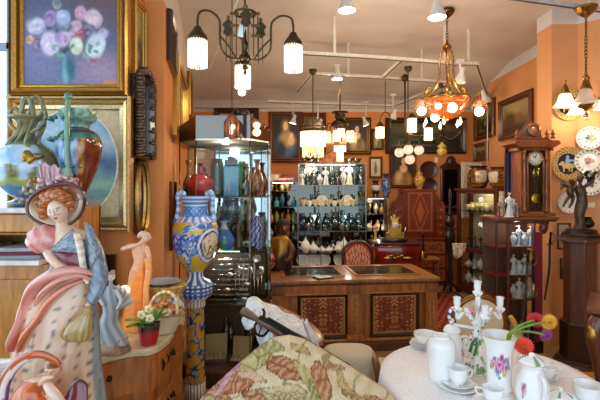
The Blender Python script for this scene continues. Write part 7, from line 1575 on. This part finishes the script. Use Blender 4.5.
def cl_pt(u, v):                    # white cloth over the raised left two thirds of the top
    a = -.285 + .43 * u; r = (v - .5) * 2
    x = a; y = -.02 + r * .235 * math.sqrt(max(.05, 1 - (min(abs(a), .25) / .28) ** 2)); z = .012 + .05 * (1 - u) ** 2 * (1 - r * r) + .006 * math.sin(u * 19 + v * 7)
    X_, Z_ = x * math.cos(TR) + z * math.sin(TR), -x * math.sin(TR) + z * math.cos(TR)
    if v < .35: k = (.35 - v) / .35; Z_ -= (.05 + .15 * u + .04 * math.sin(u * 23) + .03 * math.sin(u * 9)) * k ** 1.3; y -= .03 * k + .012 * math.sin(u * 30) * k
    if v > .8: k = (v - .8) / .2; Z_ -= .1 * k
    if u < .12: k = (.12 - u) / .12; Z_ -= .03 * k * k
    return (X_, y, Z_)
b = MB('fabric'); b.grid(cl_pt, 60, 44, lambda u, v: mix('eef3fa', 'd4deea', .4 + 1.2 * nz(u * 8, v * 9)) if nz(u * 22, v * 22, 7) < .42 else 'a8b4c4')
o = b.build('white_cloth', loc=(p.x, YT, zt + .01), solid=.004); tag(o, 'crumpled white patterned cloth draped over the tilted round table', 'cloth')
b = MB('fabric'); a0 = at(304, 320, 2.42); b.grid(lambda u, v: (X(304 + 18 * v + (u - .5) * (5 + 8 * v), 2.42) - a0.x, .03 * math.sin(u * 8 + v * 3), Z(320 + 44 * v, 2.42) - a0.z), 10, 16, lambda u, v: mix('efece8', 'c8b8ae', .5 + .5 * math.sin(u * 16 + v * 3)))
o = b.build('white_scarf', loc=tuple(a0), solid=.006); tag(o, 'narrow white scarf hanging down beside the right edge of the round table', 'scarf')
g0, g1 = at(243, 311, 2.35), at(352, 372, 2.03)
t = thing('hunting_rifle', 'old rifle with a wooden stock lying across the white cloth and the tapestry', 'rifle', tuple(g0)); D_ = g1 - g0
up = Vector((.35, .1, .93)).normalized()
b = MB('wood'); b.tube([D_ * 0, D_ * .06, D_ * .15, D_ * .2, D_ * .3, D_ * .42 - up * .005], [.03, .028, .02, .018, .02, .016], '5e4c3e', 12, 4, .8); b.build('stock', t)
b = MB('iron'); b.tube([D_ * .17 + up * .012, D_ * .26 + up * .014, D_ * .5 + up * .012, D_], [.017, .017, .014, .010], '1c1a1a', 10); b.tube([D_ * .22 + up * .028 + Vector((.012, -.01, 0)), D_ * .97 + up * .02], [.009, .007], '24211f', 8); b.build('barrel', t)
b = MB('iron'); b.tube([D_ * .16 - up * .01, D_ * .15 - up * .04, D_ * .19 - up * .07, D_ * .25 - up * .06, D_ * .28 - up * .015], .007, '1c1a1a', 7, 5); b.build('trigger_guard', t)
b = MB('iron'); b.tube([D_ * .2 + up * .02, D_ * .185 + up * .05, D_ * .16 + up * .06], [.01, .008, .006], '2a2624', 7, 3); b.tube([D_ * .205 - up * .02, D_ * .21 - up * .07], .004, '2a2624', 6); b.build('hammer', t)
# --- cream chair between the tapestry and the tea table
t = thing('cream_armchair', 'low cream upholstered armchair with a wooden arm left of the tea table', 'armchair', (.44, 2.92, 0))
zt = Z(358, 2.75)
b = MB('fabric'); b.sph((-.11, -.02, zt - .2), (.2, .16, .215), 'cfc3a8', 30, 20, lambda d: 1 / (abs(d.x) ** 4 + abs(d.y) ** 4 + abs(d.z) ** 4) ** .25); b.build('backrest', t)
b = MB('fabric'); b.sph((.13, .05, .42), (.13, .2, .11), 'd0c2a2', 30, 16, lambda d: 1 / (abs(d.x) ** 4 + abs(d.y) ** 4 + abs(d.z) ** 4) ** .25); b.build('seat', t)
b = MB('wood'); b.tube([(.06, -.22, .38), (.055, -.21, zt - .1), (.045, -.16, zt - .03), (.06, .02, zt - .05), (.09, .14, zt - .2), (.09, .16, .36)], [.02, .022, .024, .022, .018, .018], '7a461e', 10, 4); b.build('arm', t)
b = MB('wood'); b.box((.05, -.04, .32), (.5, .36, .05), '6a3a1a'); b.build('seat_frame', t, bevel=.01)
for x in (-.18, .26):
    for y in (-.18, .12): b = MB('wood'); b.tube([(x, y, .32), (x, y, 0)], [.026, .018], '6a3a1a', 8); b.build('leg', t)
# --- chair with a cream oval back behind the tea table
p = at(479, 318, 3.18); t = thing('oval_back_chair', 'chair with a cream upholstered oval back and gilded wood frame behind the tea table', 'chair', (p.x, 3.18, 0))
zb = p.z - .03
b = MB('fabric'); b.tf((0, 0, zb), rx=PI / 2); b.lathe([(.05, -.035), (.15, -.03), (.175, -.01), (.175, .01), (.15, .03), (.002, .04)], n=36, col='d8bf98', sub=3, sq=(1, 1.0)); b.build('back_cushion', t)
b = MB('gilt'); b.ring((0, 0, zb), .19, .02, '8a5a24', 'y', 40, 8); b.sph((0, 0, zb + .21), (.05, .02, .03), '9a6a2c'); b.build('back_frame', t)
b = MB('fabric'); b.box((0, -.02, .45), (.46, .42, .09), 'd2b88e'); b.build('seat', t, bevel=.025)
for x in (-.19, .19):
    b = MB('wood'); b.tube([(x, .0, .45), (x * .95, 0, zb - .08)], .018, '8a5a24', 8); b.build('back_post', t)
    for y in (-.2, .17): b = MB('wood'); b.tube([(x, y, .42), (x * 1.04, y * 1.05, 0)], [.024, .016], '7a4a20', 8); b.build('leg', t)
b = MB('wood'); b.tube([(.24, -.12, .45), (.25, -.1, .68), (.23, .0, .8)], [.025, .028, .02], 'b07a2a', 9, 3); b.build('arm_post', t)
# --- round tea table with its cloth
TX, TY, TZ, TRR = .985, 2.265, .75, .54
t = thing('tea_table', 'round tea table hidden under a white cloth at the lower right', 'table', (TX, TY, 0))
b = MB('wood'); b.lathe([(.02, TZ - .035), (TRR - .02, TZ - .035), (TRR - .01, TZ - .02), (TRR - .015, TZ - .006), (.01, TZ - .006)], n=48, col='6a3a1c', sub=1); b.build('table_top', t)
b = MB('wood'); b.lathe([(.22, 0), (.2, .05), (.06, .1), (.05, .4), (.08, .6), (.12, TZ - .035)], n=20, col='6a3a1c', sub=3); b.build('pedestal', t)
def tc(u, v):
    a = 2 * PI * u
    if v < .5: r = TRR * v / .5; return (math.cos(a) * r, math.sin(a) * r, .0 + .0015 * math.sin(r * 26 + a * 3))
    k = (v - .5) / .5; f = math.sin(a * 11 + .8 * math.sin(a * 3)) * .035 * k; r = TRR + .008 + .012 * min(1, k * 4) + f * .8
    return (math.cos(a) * r, math.sin(a) * r, -.004 - .44 * k - .004 * 0)
b = MB('fabric'); b.grid(tc, 150, 36, lambda u, v: mix('fbfcff', 'f4f7fd', .5 + nz(u * 30, v * 8))); o = b.build('tablecloth', loc=(TX, TY, TZ), solid=.004); tag(o, 'white cloth draped over the round tea table', 'tablecloth')
TT = TZ + .004
def tp(px, py): Y = (CAMZ - TT) * F / (py - HY); return Vector((X(px, Y), Y, TT))
PW = 'f4f4f2'
def floral(x, z, seed, cx_=0, cz_=0, r=1.0):           # painted flower spray around (cx,cz): returns colour or None
    for i, (dx, dz, s_, c) in enumerate(((0, 0, .34, 'c8508a'), (.38, .1, .26, '8a5aa0'), (-.36, .12, .24, 'd86a7a'), (.12, .45, .27, 'a04a80'), (-.15, -.4, .2, '3a7a9a'), (.3, -.38, .22, 'e09a6a'), (-.5, -.15, .14, '4a8a4a'), (.62, -.1, .13, '4a8a4a'), (.45, .5, .12, '4a8a4a'), (-.3, .55, .12, '5a6ab0'), (0, -.7, .11, '4a8a4a'))):
        d = math.hypot((x - cx_) / r - dx, (z - cz_) / r - dz)
        if d < s_: return mix(c, 'f4e4ea', .45 * (math.sin(d * 40 + seed) > 0))
    return None
def potcol(H, R_, a0, cz_, r, seed=1, base=PW):
    def f(a, h):
        d = (a - a0 + PI) % (2 * PI) - PI
        return floral(d * R_, h, seed, 0, cz_, r) or base
    return f
# trumpet vase with flowers
p = tp(499, 396); q = p.y / F; FR = -PI / 2 - math.atan2(p.x, p.y) + .05
t = thing('trumpet_vase', 'white porcelain trumpet vase painted with flowers on the tea table, holding gerberas', 'vase', tuple(p))
prof = [(14, 0), (14.5, 1.5), (14, 4), (11, 6), (12.5, 9), (11.8, 12), (11.5, 20), (12, 35), (13.5, 50), (16, 58), (17.5, 61.5), (16.5, 61), (12.5, 50), (11, 30), (.1, 28)]
def tvc(a, h):
    d = (a - FR + PI) % (2 * PI) - PI; k = h
    return floral(d * 12 * q, k * 61 * q * .5, 2, 0, 0, 1) if False else (floral(d * 12, h * 0 + 0, 3) if False else PW)
def tv2(a, i): return PW
b = MB('ceramic'); P = catmull([(r, z, 0) for r, z in prof], 5); vs = []; cs = []; n = 96
for r, z, _ in P:
    for i in range(n):
        a = 2 * PI * i / n; vs.append((math.cos(a) * max(r, .1) * q, math.sin(a) * max(r, .1) * q, z * q)); d = (a - FR + PI) % (2 * PI) - PI
        cs.append((floral(d * 12, z, 2, 0, 34, 15) if r > 11.2 else None) or ('d8c48a' if z > 61 else PW))
m = len(P); b.add(vs, [(j * n + i, j * n + (i + 1) % n, (j + 1) * n + (i + 1) % n, (j + 1) * n + i) for j in range(m - 1) for i in range(n)] + [tuple(range(n))[::-1]], cs, True); b.build('body', t)
def gerbera(label, px, py, Y, rad, c, ctr, tilt, sx):
    hp = at(px, py, Y); st = Vector((p.x + sx * .04, p.y + .01, p.z + 46 * q)); t = thing('gerbera', label, 'flower', tuple(st)); h = hp - st
    rim = Vector((p.x + sx * .062, p.y, p.z + 63 * q)) - st
    b = MB('leaf'); b.tube([(0, 0, 0), rim * .6 + Vector((0, 0, -.002)), rim, (rim + h) / 2 + Vector((0, 0, .012)), h], .0055, '7c9a3c', 8, 4); b.build('stem', t)
    f = MB('leaf'); f.tf(tuple(h), rx=PI / 2 + tilt[0], rz=tilt[1])
    for ring, (k, nn, zz) in enumerate(((1, 22, 0), (.78, 18, .004), (.5, 14, .008))):
        for i in range(nn):
            a = 2 * PI * i / nn + ring * .2; d = Vector((math.cos(a), math.sin(a), 0)); s_ = Vector((-d.y, d.x, 0)); w_ = rad * k * .19
            f.add([tuple(d * rad * .12 + Vector((0, 0, zz + .003))), tuple(d * rad * k * .6 + s_ * w_ + Vector((0, 0, zz + .005))), tuple(d * rad * k + Vector((0, 0, zz))), tuple(d * rad * k * .6 - s_ * w_ + Vector((0, 0, zz + .005)))], [(0, 3, 2, 1)], [mix(c, '000000', .25), c, mix(c, 'ffffff', .08), c], True)
    f.sph((0, 0, .008), (rad * .2, rad * .2, .008), ctr, 12, 6); f.build('petals', t, solid=.0012)
gerbera('orange-red gerbera hanging lowest over the rim of the trumpet vase', 524, 346, 2.0, .046, 'ff3a08', 'c8601a', (-.05, -.45), 1)
gerbera('dark red gerbera standing up behind the yellow one', 536, 320, 2.1, .044, 'd80c0c', '5a1010', (.25, -.5), .8)
gerbera('yellow gerbera at the upper right of the bouquet', 549, 322, 2.08, .042, 'ffb414', 'c07a1c', (.1, -.1), .95)
gerbera('purple-pink flower below the yellow gerbera', 546, 335, 2.12, .034, 'a03a8a', '6a1a4a', (.2, .0), .9)
# helper for table china
def china(name, label, cat, px, py, prof, colfn=None, n=48, sub=4, sq=(1, 1)):
    p = tp(px, py); q = p.y / F; t = thing(name, label, cat, tuple(p)); b = MB('ceramic'); b.lathe([(r * q, z * q) for r, z in prof], n=n, col=colfn or PW, sub=sub, sq=sq); b.build('body', t); return t, q
def spray(a0, hc, r, seed=1):
    def f(a, h):
        d = (a - a0 + PI) % (2 * PI) - PI; return floral(d, h * 1.6, seed, 0, hc * 1.6, r) or PW
    return f
# lidded jug at the front
t, q = china('coffee_jug', 'white lidded porcelain jug with a handle at the very front of the tea table', 'jug', 532, 409, [(11, 0), (11.5, 2), (14, 9), (15.5, 18), (14.5, 28), (11, 37), (10, 42), (11.5, 46), (10, 46)], spray(-2.6, .5, .33), 72)
b = MB('ceramic'); b.lathe([(11.8 * q, 46 * q), (12 * q, 47 * q), (9.5 * q, 50 * q), (5 * q, 52.5 * q), (.5 * q, 53.5 * q)], n=40, col=lambda a, h: 'c8b888' if h < .12 else (PW if math.sin(a * 3) < .7 else '8aa07a'), sub=4, wob=lambda a, z: 1 + .05 * math.sin(a * 5)); b.sph((0, 0, 54.5 * q), (3.5 * q, 2 * q, 2 * q), PW); b.build('lid', t)
b = MB('ceramic'); b.tube([(1 * q, -10.5 * q, 38 * q), (1.5 * q, -17 * q, 38 * q), (2 * q, -20 * q, 30 * q), (1.5 * q, -18.5 * q, 20 * q), (1 * q, -15 * q, 12 * q)], [2.2 * q, 2 * q, 2 * q, 1.8 * q, 1.4 * q], PW, 10, 5); b.build('handle', t)
b = MB('ceramic'); b.tube([(0, 9 * q, 34 * q), (0, 14 * q, 42 * q), (0, 17 * q, 46 * q)], [4 * q, 3 * q, 2 * q], PW, 10, 3); b.build('spout', t)
# ginger jar and coffee pot at the left
china('ginger_jar', 'white lidless porcelain jar with small blue sprigs at the left of the tea table', 'jar', 441, 379, [(10.5, 0), (11, 1), (12.5, 12), (14, 26), (13.8, 35), (11.5, 40), (8.5, 42), (8.6, 44), (7.5, 43.5), (6.5, 38), (.5, 36)], lambda a, h: '3a5a8a' if ((a * 7) % 2.9 < .35 and abs((h * 5) % 1 - .5) < .1 and .12 < h < .6) else PW, 72)
t, q = china('coffee_pot', 'tall white porcelain coffee pot with a domed lid behind the lidless jar', 'coffee pot', 452, 367, [(9, 0), (9.5, 1.5), (11.5, 9), (11.8, 18), (9.5, 28), (7.5, 34), (8, 36), (7, 36)], spray(-.9, .45, .3, 3), 56)
b = MB('ceramic'); b.lathe([(8.4 * q, 36 * q), (8.5 * q, 37 * q), (6 * q, 41 * q), (2 * q, 43 * q), (1.5 * q, 45 * q), (2.6 * q, 47 * q), (.3 * q, 49 * q)], n=28, col=PW, sub=3); b.build('lid', t)
b = MB('ceramic'); b.tube([(8 * q, -1 * q, 30 * q), (14 * q, -2 * q, 31 * q), (16 * q, -2 * q, 22 * q), (10.5 * q, -1 * q, 10 * q)], 1.3 * q, PW, 8, 4); b.build('handle', t)
b = MB('ceramic'); b.tube([(-9 * q, 3 * q, 14 * q), (-14 * q, 4 * q, 22 * q), (-15 * q, 4 * q, 32 * q)], [3 * q, 2 * q, 1.4 * q], PW, 8, 4); b.build('spout', t)
# stack of plates with a bowl at the far left
def saucer(label, px, py, r, z=0, name='saucer', cat='saucer', group=None):
    p = tp(px, py); q = p.y / F; t = thing(name, label, cat, (p.x, p.y, p.z + z)); b = MB('ceramic'); b.lathe([(r * .5 * q, 0), (r * .55 * q, .8 * q), (r * .95 * q, 2.4 * q), (r * q, 2.8 * q), (r * .97 * q, 3.2 * q), (r * .55 * q, 1.5 * q), (.5 * q, 1.2 * q)], n=48, col=lambda a, h: 'd0b87a' if .48 < h < .6 and False else PW, sub=3); b.build('plate', t); return t
for i in range(3): saucer('white plate, %s in the stack at the far left of the tea table' % ['lowest', 'middle', 'topmost'][i], 426, 347, 16 - i * .8, .0075 * i, 'plate', 'plate')
p = tp(426, 347); q = p.y / F; t = thing('bowl', 'white bowl with dark slanting stripes on the plates at the far left of the table', 'bowl', (p.x, p.y, p.z + .0195))
b = MB('ceramic'); b.lathe([(6 * q, 0), (7 * q, .6 * q), (11 * q, 5 * q), (12 * q, 10.5 * q), (11.2 * q, 10 * q), (9 * q, 4 * q), (.5 * q, 2 * q)], n=72, col=lambda a, h: '4a4a3c' if .12 < h < .36 and math.sin(a * 16 + h * 30) > .3 else PW, sub=4); b.build('body', t)
t, q = china('sugar_bowl', 'white lidded sugar bowl with leaf sprays in the middle of the back of the table', 'bowl', 472, 357, [(6, 0), (6.5, 1), (9.5, 6), (9.8, 11), (8, 14.5), (8.6, 15.5), (6.5, 18), (2.5, 20.5), (1.4, 21.5), (1.8, 23.5), (.2, 24.5)], lambda a, h: '5a8a5a' if math.sin(a * 9) * math.sin(h * 26) > .72 else PW)
# cups
def cup(label, px, py, r, h, group=None, dz=.006, hand=0.2):
    p = tp(px, py); q = p.y / F; t = thing('cup', label, 'cup', (p.x, p.y, p.z + dz)); b = MB('ceramic')
    b.lathe([(r * .55 * q, 0), (r * .6 * q, .8 * q), (r * .86 * q, h * .35 * q), (r * .98 * q, h * .8 * q), (r * 1.05 * q, h * q), (r * .96 * q, h * .97 * q), (r * .7 * q, h * .3 * q), (.4 * q, h * .2 * q)], n=56, col=spray(-PI / 2 - math.atan2(p.x, p.y) + .25, .27, .36, 5), sub=5); b.build('body', t)
    b = MB('ceramic'); c, s_ = math.cos(hand), math.sin(hand); b.tube([(c * r * .9 * q, s_ * r * .9 * q, h * .78 * q), (c * r * 1.6 * q, s_ * r * 1.6 * q, h * .8 * q), (c * r * 1.5 * q, s_ * r * 1.5 * q, h * .4 * q), (c * r * .85 * q, s_ * r * .85 * q, h * .3 * q)], 1 * q, PW, 8, 4); b.build('handle', t); return t
saucer('white saucer under the front left cup', 458, 387, 20); saucer('small plate stacked on the saucer under the front left cup', 458, 386.5, 15, .008)
cup('white tea cup with a rose spray, on stacked saucers before the lidless jar', 458, 386, 9.5, 16, dz=.012)
saucer('white saucer cut by the bottom edge in front of the trumpet vase', 492, 404, 18)
cup('white tea cup with a rose spray, front of the trumpet vase at the bottom edge', 493, 403, 10, 14, hand=2.6)
saucer('white saucer behind the front jug at the right', 545, 379, 12)
cup('small white cup with a coloured rim spray, right behind the front jug', 547, 378.5, 8, 11, hand=.1)
china('bowl', 'shallow white bowl just behind the lid of the front jug', 'bowl', 534, 369, [(7, 0), (8, 1), (14, 6), (16, 9), (15, 8.5), (8, 2.5), (.5, 2)])
t, q = china('butter_dish', 'low white lidded dish with a leaf painted lid at the front right of the table', 'dish', 561, 402, [(11, 0), (13, 1), (15, 4), (14.5, 5.5), (12, 8), (6, 11), (1.5, 12), (2.4, 14), (.2, 15)], lambda a, h: '7a9a6a' if .5 < h < .75 and math.sin(a * 5) > .75 else PW, sq=(1, .8))
china('sugar_basin', 'plain white bowl at the right edge of the tea table, cut by the photo', 'bowl', 588, 402, [(8, 0), (9, 1), (12.5, 8), (14, 17), (13.2, 16.6), (9, 5), (.5, 3)])
# --- porcelain candelabra
p = tp(478, 371); q = p.y / F
t = thing('candelabra', 'ornate white porcelain candelabra with flowers and four candle cups on the tea table', 'candelabra', tuple(p))
def N_(px, py, dy=0): Y = p.y + dy * q; return (X(px, Y) - p.x, dy * q, Z(py, Y) - p.z)
b = MB('ceramic'); b.lathe([(13 * q, 0), (14 * q, 1.5 * q), (11 * q, 4 * q), (7 * q, 8 * q), (4 * q, 14 * q), (5 * q, 20 * q), (3.5 * q, 28 * q), (5.5 * q, 36 * q), (3.2 * q, 44 * q), (4.5 * q, 52 * q), (2.5 * q, 60 * q), (3 * q, 70 * q), (2 * q, 76 * q)], n=28, col=lambda a, h: PW if nz(a * 3, h * 9) < .2 else '8aa87a', sub=4, wob=lambda a, z: 1 + .1 * math.sin(a * 6 + z * 60)); b.build('stem', t)
b = MB('leaf')
for i in range(54):
    k = i / 54; a = i * 2.4; r = (13 * (1 - k * 4) if k < .2 else 6 + 2 * math.sin(i)) * q; z = (2 + 8 * k * 4 if k < .2 else 14 + 50 * k) * q
    b.sph((math.cos(a) * r, math.sin(a) * r, z + 2 * q), (1.25 * q, 1.25 * q, 1.1 * q), ['d8a0b0', 'f0d8dc', '5a8a4a', 'e0b84a', '7a6ab0', 'f4f0ea', 'c8505a', '6a9a5a'][i % 8], 7, 5)
b.build('flower_garland', t)['kind'] = 'stuff'
def candle_cup(c):
    b = MB('ceramic'); b.lathe([(1.6 * q, -7 * q), (3.4 * q, -5 * q), (5 * q, -2.5 * q), (4 * q, -1.2 * q), (2.6 * q, 0), (3.3 * q, 2 * q), (3.3 * q, 7 * q), (3.9 * q, 8.4 * q), (3.9 * q, 9 * q), (2.9 * q, 8.8 * q), (2.4 * q, 4 * q)], c, 24, lambda a, h: PW if math.sin(a * 6) < .8 or h > .4 else '8aa0c0', 4, wob=lambda a, z: 1 + (.1 * math.sin(a * 6) if z < 0 else 0)); b.build('candle_cup', t)
candle_cup(N_(477.5, 290))
for cx_, cy_, dy in ((457, 306, 2), (500, 306, 2), (485, 315, -12)):
    b = MB('ceramic'); sg = 1 if cx_ > 478 else -1
    b.tube([N_(478, 330, 0), N_((478 * 2 + cx_) / 3, 318, dy * .4), N_((478 + cx_) / 2 + sg * 2, 309, dy * .6), N_(cx_ - sg * 3, 316, dy), N_(cx_, 318, dy), N_(cx_, 312, dy)], [2.4 * q, 2.2 * q, 2 * q, 1.8 * q, 1.8 * q, 1.6 * q], PW, 10, 5)
    for k in range(3): b.sph(N_(478 + (cx_ - 478) * (.3 + .22 * k), 310 + (k % 2) * 4, dy * .5 - 2), (2.2 * q, 1.6 * q, 2.2 * q), ['d88aa0', 'f0e8d8', 'e0b050'][k], 8, 6)
    b.build('arm', t); candle_cup(N_(cx_, cy_, dy))
b = MB('ceramic'); b.tube([N_(452, 324, 0), N_(449, 316, -1), N_(452, 308, -1), N_(457, 311, -1)], [2.4 * q, 2.2 * q, 1.8 * q, 1 * q], lambda a, u: '2a3a6a' if math.sin(u * 34) > .2 else 'eef0f4', 10, 6, .6); b.tube([N_(452, 324, 0), N_(462, 326, 0), N_(474, 328, 0)], 1.6 * q, PW, 8, 3); b.build('scroll_leaf', t)
b = MB('leaf'); b.tube([N_(470, 352, -5), N_(473, 342, -6), N_(478, 338, -6)], [1.6 * q, 1.4 * q, .6 * q], '3a7a3a', 8, 3, .5); b.tube([N_(474, 356, -5), N_(477, 345, -6), N_(475, 338, -6)], [1.6 * q, 1.4 * q, .6 * q], '4a8a44', 8, 3, .5); b.build('green_leaf', t)
